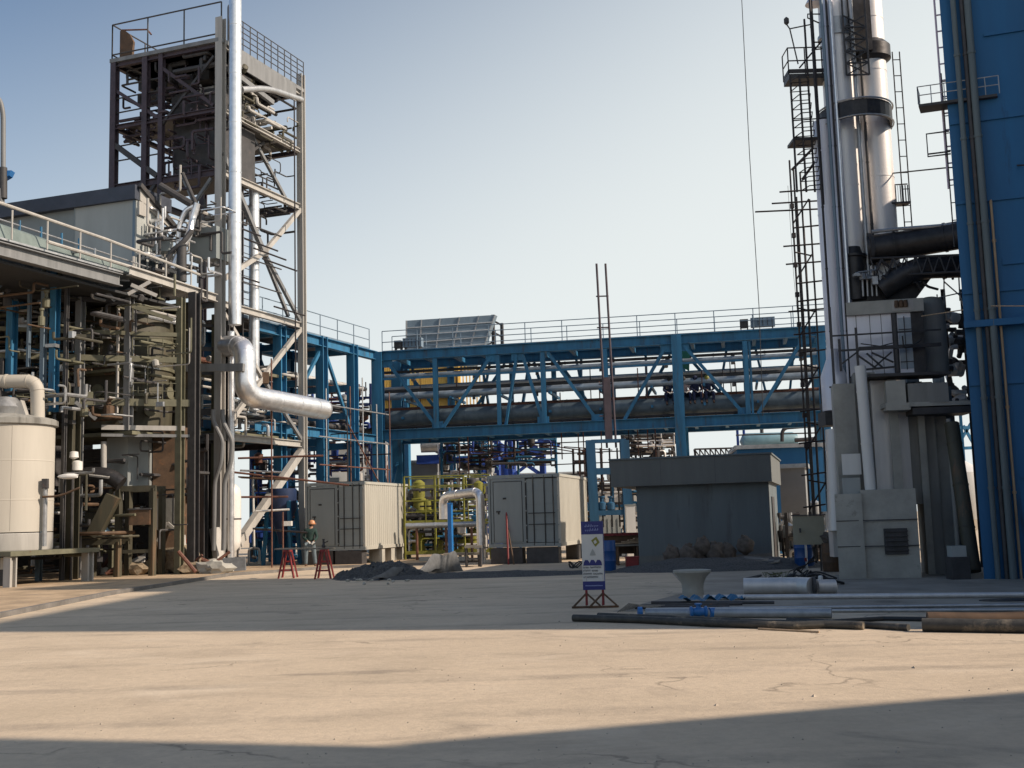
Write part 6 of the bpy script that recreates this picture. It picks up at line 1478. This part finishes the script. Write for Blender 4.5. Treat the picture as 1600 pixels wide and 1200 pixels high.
for m_, n in ((M_galv, 14), (M_cream, 12), (M_dark, 50), (M_oliveb, 26), (M_blue, 14), (M_brown, 14)):
    b_ = MB()
    for k in range(n):
        px = qq.uniform(0, 115) if m_ is M_blue or (m_ is M_dark and k % 2) else qq.uniform(10, 280); lo, hi = (415, 640) if px < 120 else (450, 660)
        p = P(px, qq.uniform(lo, hi), qq.uniform(37.5, 40.5)); rel = p-TN
        b_.tube(route(qq, rel.dot(TL), rel.dot(TU), rel.z, (.3, 1.6), 1+k % 3, None, None, .8), qq.uniform(.012, .045), 6)
        if k % 5 == 0: b_.lathe(p, [(.03, 0), (.12, .04), (.12, .22), (.04, .28)], 9, axis=(qq.uniform(-.4, .4), qq.uniform(-.4, .4), 1))
        if k % 9 == 0: b_.box(p, (qq.uniform(.1, .5), .1, qq.uniform(.05, .35)), qq.uniform(-.4, .4))
    b_.build('small_pipework', m_, ps)
b_ = MB()
for k in range(40):
    px = qq.uniform(130, 330); p = P(px, qq.uniform(680, 880), qq.uniform(39.2, 41.5)); rel = p-TN
    b_.tube(route(qq, rel.dot(TL), rel.dot(TU), rel.z, (.3, 1.4), 3, None, None, 1.0), qq.uniform(.02, .07), 6)
b_.build('lower_pipework', M_dark, ps)
for py in (495, 545, 615): 
    railing(ps, [Q(.52, P(230, py+9, 38.7).z-.0, -.05), Q(.98, P(230, py+9, 38.7).z-.0, -.05)], .55, .6, M_oliveb, .016, (1, .5), False)
MB().pp(T(.4, -4.3, 4.85), TL*5.5, TU*3.0, Zv*.12).build('floor_slab', M_oliveb, ps, smooth=0)
MB().pp(T(.9, -4.4, 7.05), TL*5.5, TU*3.2, Zv*.10).build('floor_slab', M_oliveb, ps, smooth=0)
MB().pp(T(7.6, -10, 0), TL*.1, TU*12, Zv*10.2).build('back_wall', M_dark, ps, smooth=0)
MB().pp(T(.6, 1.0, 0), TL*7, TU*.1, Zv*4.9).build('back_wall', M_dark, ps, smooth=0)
MB().pp(T(.15, -1.0, 5.0), TL*7.4, TU*.08, Zv*5.0).build('back_wall', M_olive, ps, smooth=0)  # dark sheet added to close sky gaps and keep the interior dark
for b in (-1.06,):
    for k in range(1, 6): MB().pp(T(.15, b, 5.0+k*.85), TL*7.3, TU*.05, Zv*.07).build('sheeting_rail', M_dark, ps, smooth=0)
for (a0, z0, a1, z1) in ((4.0, 10.0, 5.2, 7.9), (6.4, 9.8, 5.2, 8.0), (2.5, 9.9, 3.8, 9.0)):
    MB().beam(T(a0, -7.7, z0), T(a1, -7.7, z1), .12, .16).build('brace', M_galvb, ps, smooth=0)
mats4 = [M_grey, M_galv, M_oliveb, M_dark, M_olive, M_brown]
bs = [MB() for _ in mats4]; q = random.Random(77)
for k in range(300):
    a = q.uniform(.1, 6.5); b = q.uniform(-8, -1.8); z = q.choice((5.0, 5.6, 7.45, 8.6, 9.2, 6.5, 9.6, 1.4, 2.4, .4))+q.uniform(0, .6); j = int(q.random()*6); r = q.uniform(.02, .09)
    if z < 4.5: a = q.uniform(1.0, 6.0); b = q.uniform(-7, 0)
    kind = q.random()
    if kind < .7: bs[j].tube(route(q, a, b, z, (.3, 1.8), 3, (.1, 6.5), (-8, -1.7), .4), r*.8, 7)
    elif kind < .88: bs[j].lathe(T(a, b, z), [(.03, 0), (r*2.2, .03), (r*2.2, .3), (r, .34), (r, .5), (r*1.6, .52), (r*1.6, .58)], 10)
    else: bs[j].box(T(a, b, z+.1), (q.uniform(.1, .5), q.uniform(.1, .4), q.uniform(.1, .4)), q.uniform(0, 3))
for j, bm_ in enumerate(bs): bm_.build('pipework', mats4[j], ps)
# round olive reactor behind the columns
c = P(196, 640, 40.9); c.z = 5.0; t = thing('reactor_vessel', 'large dark olive round vessel behind the columns at mid height', 'vessel', c)
MB().lathe(c, [(1.2, 0), (1.62, .2), (1.66, 1.2), (1.66, 4.2), (1.6, 4.5), (1.0, 4.8), (.3, 4.9)], 40).build('shell', M_olive, t)
for z in (1.3, 2.3, 3.3): MB().lathe(c+Zv*z, [(1.66, 0), (1.72, .01), (1.72, .13), (1.66, .14)], 40).build('stiffening_ring', M_oliveb, t)
for k in range(5):
    a = -1.2+.5*k; d = V((math.sin(a+.5), -math.cos(a+.5), 0)); MB().lathe(c+d*1.6+Zv*(.8+.7*(k % 3)), [(.14, 0), (.14, .2), (.22, .2), (.22, .26)], 14, axis=d).build('nozzle', M_oliveb, t)
# pale panelled tank below
c = P(197, 762, 39.5); zt_ = P(197, 676, 39.5).z
t = thing('panel_tank', 'pale grey two tone sheet metal casing below the mid floor', 'casing', c)
a_ = P(166, 762, 39.6); b_ = P(199, 762, 39.2); c_ = P(231, 762, 39.6); 
for v in (a_, b_, c_): v.z = c.z
MB().prism([a_, b_, b_+V((-.0, 1.5, 0)), a_+V((0, 1.5, 0))], Zv*(zt_-c.z)).build('casing', M_wall, t, smooth=0)
MB().prism([b_+V((.003, 0, 0)), c_, c_+V((0, 1.4, 0)), b_+V((.003, 1.5, 0))], Zv*(zt_-c.z-.002)).build('pale_panel', mat('pale_grey_sheet', (.25, .27, .27), .6, amt=.1, scale=2, streak=True), t, smooth=0)
for v in (a_, c_): MB().beam(V((v.x, v.y+.6, 0)), V((v.x, v.y+.6, c.z+.05)), .16, .16).build('leg', M_oliveb, t, smooth=0)
c = P(258, 790, 40.2); t = thing('rusty_casing', 'tall rusty brown casing right of the pale two tone casing', 'casing', V((c.x, c.y, 0)))
a_ = P(238, 790, 40.0); b_ = P(286, 790, 40.2)
MB().pp(V((a_.x, a_.y, .9)), V((b_.x-a_.x, .2, 0)), V((.1, 1.2, 0)), Zv*(P(238, 668, 40).z-.9)).build('shell', M_brown, t, smooth=0)
MB().pp(V((a_.x, a_.y-.05, 1.6)), V((.8, -.05, 0)), V((0, .04, 0)), Zv*1.1).build('hatch', M_conc, t, smooth=0)
for k in (0, 1): MB().beam(V((a_.x+.05+k*1.0, a_.y+.3, 0)), V((a_.x+.05+k*1.0, a_.y+.3, .95)), .12, .12).build('leg', M_brown, t, smooth=0)
# dark bench frames and conveyor chute
def frame(label, px0, px1, pyt, Y, m_, name='bench_frame', mid=True):
    a = P(px0, pyt, Y); b = P(px1, pyt, Y); b.z = a.z; t = thing(name, label, 'frame', V(((a.x+b.x)/2, Y, 0)))
    for p in (a, b):
        for d in (0, 1.0): MB().beam(V((p.x, Y+d, 0)), V((p.x, Y+d, p.z)), .18, .18).build('leg', m_, t, smooth=0)
    for d in (0, 1.0): MB().beam(a+V((-.1, d, 0)), b+V((.1, d, 0)), .16, .18).build('rail', m_, t, smooth=0)
    if mid: MB().beam(V((a.x, Y, a.z*.3)), V((b.x, Y, a.z*.3)), .1, .12).build('rail', m_, t, smooth=0)
    return t
frame('dark olive bench frame standing under the pale two tone casing', 186, 239, 764, 38.2, M_olive)
frame('low olive frame left of the dark bench under the casing', 128, 184, 848, 38.0, M_olive, 'bench_frame', False)
t = thing('chute', 'dark inclined chute running down from a bent elbow beside the bench frame', 'chute', P(160, 830, 38))
MB().beam(P(178, 775, 37.9), P(146, 838, 37.9), .42, .42).build('trough', M_olive, t, smooth=0)
MB().tube(bend([P(122, 752, 38), P(135, 741, 38), P(170, 742, 38), P(190, 756, 38)], .5), .26, 14).build('elbow', M_duct, t)
MB().tube([P(162, 690, 38.3), P(162, 760, 38.3)], .1, 10).build('down_pipe', M_cream, t)
MB().tube([P(140, 742, 37.8), P(172, 746, 37.8)], .07, 8).build('clamp', M_cream, t)
for px, py, w, h, m_, lab, nm in ((222, 820, .7, .5, M_brown, 'small rusty box sitting on the bench frame shelf', 'machine_box'), (160, 835, .35, .5, M_bright, 'small pale blue funnel on the low olive frame', 'funnel_box')):
    c = P(px, py, 38.3); t = thing(nm, lab, 'box', c)
    if nm == 'funnel_box': MB().lathe(c, [(.32, 0), (.30, .05), (.06, .35), (.05, .75), (.0, .76)], 16).build('body', mat('pale_blue_enamel', (.25, .38, .48), .5), t)
    else: MB().box(c+Zv*h/2, (w, .6, h)).build('body', m_, t, smooth=0); MB().box(c+Zv*(h+.03), (w*1.1, .66, .05)).build('lid', M_dark, t, smooth=0)
# olive angled column at the tank side, tall thin posts
for (px, py0, Y, w, m_, lab) in ((113, 640, 37.0, .40, M_olive, 'stout olive post between the cream tank and the bench frames'), (296, 668, 41.0, .22, M_oliveb, 'slim olive post left of the tower corner'), (318, 700, 41.5, .26, M_dark, 'dark post close to the left of the tower corner')):
    p = P(px, py0, Y); t = thing('steel_post', lab, 'post', V((p.x, p.y, 0)))
    MB().ibeam(V((p.x, p.y, 0)), p, w, w, up=TU, t=.04).build('shaft', m_, t, smooth=0); MB().box(V((p.x, p.y, .03)), (w*1.5, w*1.5, .06)).build('base_plate', m_, t, smooth=0)
# rubbish along the pavement edge
q = random.Random(15)
kinds = [('broken_slab', 'broken masonry slab leaning in the rubbish at the tower foot', 'rubble'), ('scrap_pipe', 'short scrap pipe lying in the rubbish at the tower foot', 'scrap'), ('bent_sheet', 'bent sheet of scrap in the rubbish at the tower foot', 'scrap')]
for k in range(46):
    px = q.uniform(135, 352); Y = q.uniform(38.5, 41.5); c = P(px, 880, Y); c.z = .09; kd = k % 3; s = q.uniform(.15, .5)
    if kd == 0: o = MB().blob(c+Zv*s*.4, s, s*.6, s*.55, k, .25, 2).build('broken_slab', M_rubble if k % 2 else M_conc2, smooth=0)
    elif kd == 1: o = MB().tube([c+V((0, 0, .06)), c+V((q.uniform(-.9, .9), q.uniform(-.3, .3), q.uniform(.05, .9)))], q.uniform(.03, .09), 8).build('scrap_pipe', [M_cream, M_scaf, M_galv][k % 3 if k % 2 else 1])
    else: o = MB().pp(c, V((s*1.6, q.uniform(-.2, .2), q.uniform(-.1, .3))), V((q.uniform(-.2, .2), .2, s)), V((.02, .03, 0))).build('bent_sheet', [M_brown, M_cream, M_tarp][q.randrange(3)], smooth=0)
    n_, l_, ct = kinds[kd]; tag(o, l_, ct, {0: 'broken slabs at the tower foot', 1: 'scrap pipes at the tower foot', 2: 'bent sheets at the tower foot'}[kd])
c = P(285, 845, 40); t = thing('timber_tripod', 'cream crossed struts standing over a large broken block at the tower foot', 'struts', V((c.x, 40, 0)))
MB().beam(P(262, 817, 39.8), P(286, 838, 39.8), .09, .09).beam(P(262, 817, 39.8), P(246, 846, 39.8), .09, .09).beam(P(286, 836, 39.8), V((P(290, 870, 39.8).x, 39.8, .1)), .12, .12).build('strut', M_cream, t)
MB().blob(V((c.x+.1, 39.7, .55)), .55, .4, .55, 3, .22, 2).build('broken_block', M_rubble, t, smooth=0)
t = thing('red_beam', 'orange-red painted beam lying level behind the rubbish at the tower foot', 'beam', P(265, 846, 40.5)); MB().beam(P(238, 848, 40.5), P(300, 845, 40.5), .16, .14).build('beam', mat('orange_red_paint', (.38, .08, .03), .6, amt=.3, scale=5), t, smooth=0)
c = P(328, 852, 41); t = thing('pale_footing', 'pale battered footing wrapped round the tower corner column', 'footing', T(0, -.1, 0)); MB().prism([T(.5, -.4, 0), T(-.5, -.4, 0), T(-.5, .5, 0), T(.5, .5, 0)], Zv*.5).build('block', M_conc2, t, smooth=0); MB().beam(T(-.2, -.3, .45), T(.05, -.2, 1.6), .3, .3).build('wrap', M_cream, t, smooth=0)

# ================================================================== LEFT: elevated walkway above the structure
wk = thing('elevated_walkway', 'long grey railed walkway running from the top left corner towards the tower', 'walkway', T(.2, -6, 10))
MB().ibeam(T(.25, -12.5, 9.95), T(.25, -5.2, 9.98), .3, .42).build('edge_beam', M_grey, wk, smooth=0)
MB().ibeam(T(-.02, -5.05, 10.32), T(-.02, -.3, 10.2), .22, .30).build('rusty_beam', M_cream, wk, smooth=0)
MB().pp(T(.2, -12.5, 10.26), TL*2.4, TU*12.0, Zv*.06).build('deck', M_galv, wk, smooth=0)
MB().prism([T(.32, -12.5, 10.33), T(.32, -1.2, 10.33), T(.6, -1.2, 10.55), T(.6, -12.5, 10.95)], TL*.04).build('side_sheet', mat('greenish_sheet', (.16, .20, .19), .4, amt=.25, scale=2, streak=True), wk, smooth=0)
MB().tube([T(.1, -12.5, 11.35), T(.1, -6, 11.2), T(.1, -1.0, 10.95)], .055, 8).build('top_rail', M_cream, wk)
MB().tube([T(.1, -8.6, 10.55), T(.1, -4, 10.5), T(.1, -1.0, 10.4)], .06, 8).build('lower_rail', M_cream, wk)
for b in (-11.4, -10, -8.6, -7.2, -5.8, -4.4, -3, -1.6): MB().tube([T(.1, b, 10.3), T(.1, b, 11.2)], .03, 6).build('stanchion', M_cream, wk)
for b in (-8.2, -7.3, -6.4, -5.6): MB().tube([T(1.6, b, 10.3), T(1.6, b, 11.5)], .04, 6).build('back_stanchion', M_blue, wk)
MB().tube([T(1.6, -12, 11.4), T(1.6, -2, 11.2)], .03, 6).build('back_rail', M_galv, wk)
MB().pp(T(.4, -12.5, 9.6), TL*7.0, TU*11.0, Zv*.08).build('soffit', M_seal, wk, smooth=0)  # wide underside added in black so the space below the walkway stays dark
# ================================================================== LEFT: upper building with slate roof band
uc = P(212, 396, 40.3); zr_ = P(212, 290, 40.3).z; zw = P(212, 312, 40.3).z; z0 = 10.4
uc = V((uc.x, uc.y, z0)); t = thing('upper_building', 'pale grey upper building with a slate roof band behind the walkway', 'building', uc)
UL = V((-.9455, .3256, 0)); UU = V((.3256, .9455, 0))
MB().pp(uc, UL*2.75, UU*1.6, Zv*(zw-z0)).build('pale_wall', M_wall, t, smooth=0)
MB().pp(uc+UL*2.76+UU*.12, UL*6, UU*2.2, Zv*(zw-z0)).build('grey_wall', M_cont, t, smooth=0)
MB().pp(uc-UL*.05-UU*.15+Zv*(zw-z0+.003), UL*9, UU*2.2, Zv*(zr_-zw)).build('roof_band', M_roof, t, smooth=0)
MB().pp(uc-UL*.02+UU*1.6+Zv*.02, UL*.04, UU*1.4, Zv*(zw-z0)*.5).build('end_panel', M_cream, t, smooth=0)
MB().pp(uc+UL*.0-UU*.0-UL*.1+UU*.05+Zv*(zw-z0-.55), UL*.1, UU*.42, Zv*.5).build('end_panel', M_cream, t, smooth=0)
for k, (u, z, w, h) in enumerate(((.1, .35, .5, 1.1), (.75, .5, .4, .9), (1.25, .9, .35, .6))):
    MB().pp(uc-UL*.02+UU*u+Zv*z, UL*.03, UU*w, Zv*h).build('end_window', M_glass if k != 2 else M_white, t, smooth=0)
MB().prism([uc-UL*.1+UU*.1+Zv*(zr_-z0), uc-UL*.1+UU*.1+Zv*(zw-z0), uc-UL*.1+UU*2.1+Zv*(zw-z0-.7), uc-UL*.1+UU*2.1+Zv*(zw-z0-.55)], UL*.08).build('gable_board', M_cream, t, smooth=0)
MB().beam(uc-UL*.15+UU*.0+Zv*(zr_-z0+.02), uc-UL*.15+UU*2.9+Zv*(zw-z0-.9), .12, .18).build('gable_trim', M_dark, t, smooth=0)
MB().pp(uc+UL*.25-UU*.02+Zv*.25, UL*.62, UU*.015, Zv*.42).build('vent', M_dark, t, smooth=0)
MB().pp(uc+UL*.05-UU*.012+Zv*.0, UL*.10, UU*.01, Zv*(zw-z0)).build('corner_trim', M_galvb, t, smooth=0)
MB().pp(uc+UL*2.74-UU*.012, UL*.05, UU*.01, Zv*(zw-z0)).build('sheet_joint', M_cont, t, smooth=0)
# twisted pipework between upper building and tower
t = thing('steam_pipework', 'bright and dark twisted pipework between the upper building and the tower', 'pipework', T(.3, -2.5, 11))
mb = MB(); mc = MB(); md = MB(); q = random.Random(91)
mc.tube(bend([P(308, 318, 41), P(300, 345, 41), P(296, 368, 40.8), P(280, 392, 40.6), P(270, 420, 40.5)], .4), .13, 10)
mc.tube(bend([P(303, 322, 41), P(290, 328, 41), P(280, 350, 41), P(278, 385, 41)], .3), .09, 9)
md.tube(bend([P(256, 418, 40.4), P(268, 392, 40.4), P(285, 380, 40.4), P(300, 360, 40.6)], .3), .10, 9)
md.tube(bend([P(284, 382, 40.5), P(284, 440, 40.5)], .1), .18, 12)
md.tube([P(250, 290, 41), P(300, 320, 41)], .14, 9); md.tube([P(285, 270, 41), P(306, 318, 41)], .07, 8)
for k in range(46):
    p = P(q.uniform(228, 332), q.uniform(300, 440), q.uniform(40.3, 42)); w = (mb, mc, md, md)[k % 4]
    rel = p-TN; w.tube(route(q, rel.dot(TL), rel.dot(TU), rel.z, (.3, 1.2), 3, None, None, .9), q.uniform(.025, .07), 7)
mb.build('cream_pipe', M_cream, t); mc.build('silver_pipe', M_clad, t); md.build('dark_pipe', M_dark, t)
t = thing('mid_tank', 'grey rectangular tank hung beside the tower corner behind the pipework', 'tank', P(312, 400, 41.5))
MB().pp(P(296, 408, 42), TL*-1.2, TU*1.2, Zv*1.25).build('shell', M_cont, t, smooth=0)
MB().lathe(P(312, 362, 42.2), [(.05, 0), (.5, .05), (.5, .3), (.1, .45)], 16).build('dome', M_grey, t)
for k, (px, py) in enumerate(((240, 365), (250, 380))): MB().pp(P(px-18, py+12, 41.2), V((.75, .1, 0)), V((0, .5, 0)), Zv*.55).build('side_box', M_cont if k else M_dark, t, smooth=0)

# ================================================================== LEFT: cream storage tank on its table
tc = P(2, 858, 35.0); zb1 = P(17, 861, 33.6).z
ztop = P(40, 659, 33.7).z
t = thing('storage_tank', 'big cream painted round tank at the left edge standing on a low table', 'storage tank', V((tc.x, 35.1, zb1)))
c = V((tc.x, 35.1, 0)); rt = 1.44
MB().lathe(c, [(rt*1.0, zb1+.55), (rt, ztop-.25), (rt, ztop)], 64).build('shell', M_tank, t)
MB().lathe(c, [(rt*.99, zb1), (rt*1.0, zb1+.05), (rt*1.0, zb1+.50), (rt*.99, zb1+.52)], 64).build('base_ring', M_cream, t)
MB().lathe(c, [(rt*1.03, ztop-.02), (rt*1.06, ztop+.0), (rt*1.06, ztop+.16), (rt*1.02, ztop+.2), (.6, ztop+.42), (.01, ztop+.45)], 64).build('rim', M_conc, t)
for z in (zb1+1.5, zb1+2.7): MB().lathe(c, [(rt, z), (rt+.006, z+.01), (rt+.006, z+.03), (rt, z+.04)], 64).build('weld_seam', M_tank, t)
for a in (-.2, .55, -1.1): MB().beam(c+V((math.sin(a)*(rt+.002), -math.cos(a)*(rt+.002), zb1+.6)), c+V((math.sin(a)*(rt+.002), -math.cos(a)*(rt+.002), ztop-.05)), .012, .008).build('weld_seam', M_tank, t)
p1 = c+V((1.0, -.3, ztop+.15)); pz = P(30, 595, 34.6).z
clad_pipe('outlet_duct', bend([c+V((-2.2, -.3, pz+.06)), V((p1.x+.08, p1.y, pz)), V((p1.x+.12, p1.y, ztop+.1))], .38, 8), .21, M_tank, t, 18, 1.1, .02, .06)
MB().lathe(c+V((.15, -.4, ztop+.3)), [(.5, 0), (.6, .25), (.35, .55), (.1, .6)], 18).build('fan_housing', M_galv, t)
MB().prism([c+V((.25, -.7, ztop+.25)), c+V((.95, -.7, ztop+.2)), c+V((.75, -.7, ztop+.75))], V((0, .3, 0))).build('duct_gusset', M_cream, t, smooth=0)
MB().box(c+V((-.5, -.3, ztop+.85)), (1.0, .8, .5)).build('motor', M_dark, t)
# small pipe down its right side
MB().tube([c+V((rt+.05, -.5, zb1+.1)), c+V((rt+.05, -.5, zb1+1.9))], .07, 10).build('drain_pipe', M_galv, t); MB().box(c+V((rt+.06, -.55, zb1+2.0)), (.16, .16, .3)).build('valve', M_dark, t)
MB().tube(bend([c+V((rt, -.6, zb1+1.6)), c+V((rt+.5, -.6, zb1+1.6)), c+V((rt+1.1, -.5, zb1+1.85))], .2), .035, 7).build('sample_pipe', M_brown, t)
MB().blob(c+V((rt+.75, -.55, zb1+2.2)), .32, .12, .09, 2, .1, 2).build('lamp_head', M_white, t)
t = thing('tank_table', 'low stained steel and concrete table carrying the cream tank', 'table', V((c.x, c.y, 0)))
X_ = TU; 
MB().pp(c-TL*2.2-TU*1.9+Zv*(zb1-.14), TL*4.5, TU*3.6, Zv*.137).build('top', M_oliveb, t, smooth=0)
for a, b in ((-2.0, -1.7), (-2.0, 1.4), (1.6, -1.7), (1.6, 1.4)):
    p = c+TL*a+TU*b; MB().ibeam(p, p+Zv*(zb1-.15), .26, .26, up=TU, t=.05).build('leg', M_cream, t, smooth=0)
MB().box(c+TL*-1.6+TU*-1.35+Zv*(zb1-.35), (.42, .3, .34), R(15)).build('knee_block', M_tank, t, smooth=0)
MB().pp(c-TL*1.3-TU*1.2+Zv*0, TL*2.6, TU*.15, Zv*(zb1-.2)).build('inner_wall', M_dark, t, smooth=0)
# column of pipe and white valves between tank and post
t = thing('white_valve_set', 'white valve pair on a dark stand between the cream tank and the dark chute', 'valve', P(123, 760, 36.6))
c = P(121, 730, 36.6); MB().lathe(c, [(.05, -.12), (.16, -.1), (.16, .18), (.05, .22)], 14).build('body', M_white, t); MB().lathe(c+V((-.12, 0, .32)), [(.05, -.05), (.15, 0), (.13, .18), (.05, .2)], 14).build('actuator', M_white, t)
MB().tube([V((c.x-.15, c.y, 0)), c+V((-.15, 0, .1))], .05, 8).build('stand', M_dark, t)
MB().tube([c+V((-.2, 0, -.25)), c+V((.3, 0, -.25)), c+V((.3, 0, -1.4))], .05, 8).build('branch_pipe', M_olive, t)
# gooseneck vent far left
Yg = 40
t = thing('gooseneck_vent', 'tall thin gooseneck vent pipe with a bright blue bracket at the far left edge', 'vent pipe', P(2, 330, Yg))
MB().tube(bend([P(5, 262, Yg), P(5, 175, Yg), P(-2, 150, Yg), P(-30, 148, Yg)], .5, 8), .09, 12).build('pipe', M_grey, t)
MB().tube([P(5, 310, Yg), P(5, 262, Yg)], .14, 12).build('collar', M_dark, t)
MB().prism([P(-25, 268, Yg), P(18, 266, Yg), P(14, 274, Yg), P(0, 282, Yg), P(4, 296, Yg), P(-25, 300, Yg)], V((0, .3, 0))).build('bracket', M_bright, t, smooth=0)
t = thing('roof_pipe', 'grey box duct on the roof of the upper building at the left edge', 'duct', P(-20, 330, Yg)); MB().beam(P(-40, 312, Yg), P(4, 306, Yg), .3, .5).build('duct', M_grey, t, smooth=0)
print('objects', len(bpy.data.objects), 'faces', sum(len(m.polygons) for m in bpy.data.meshes))
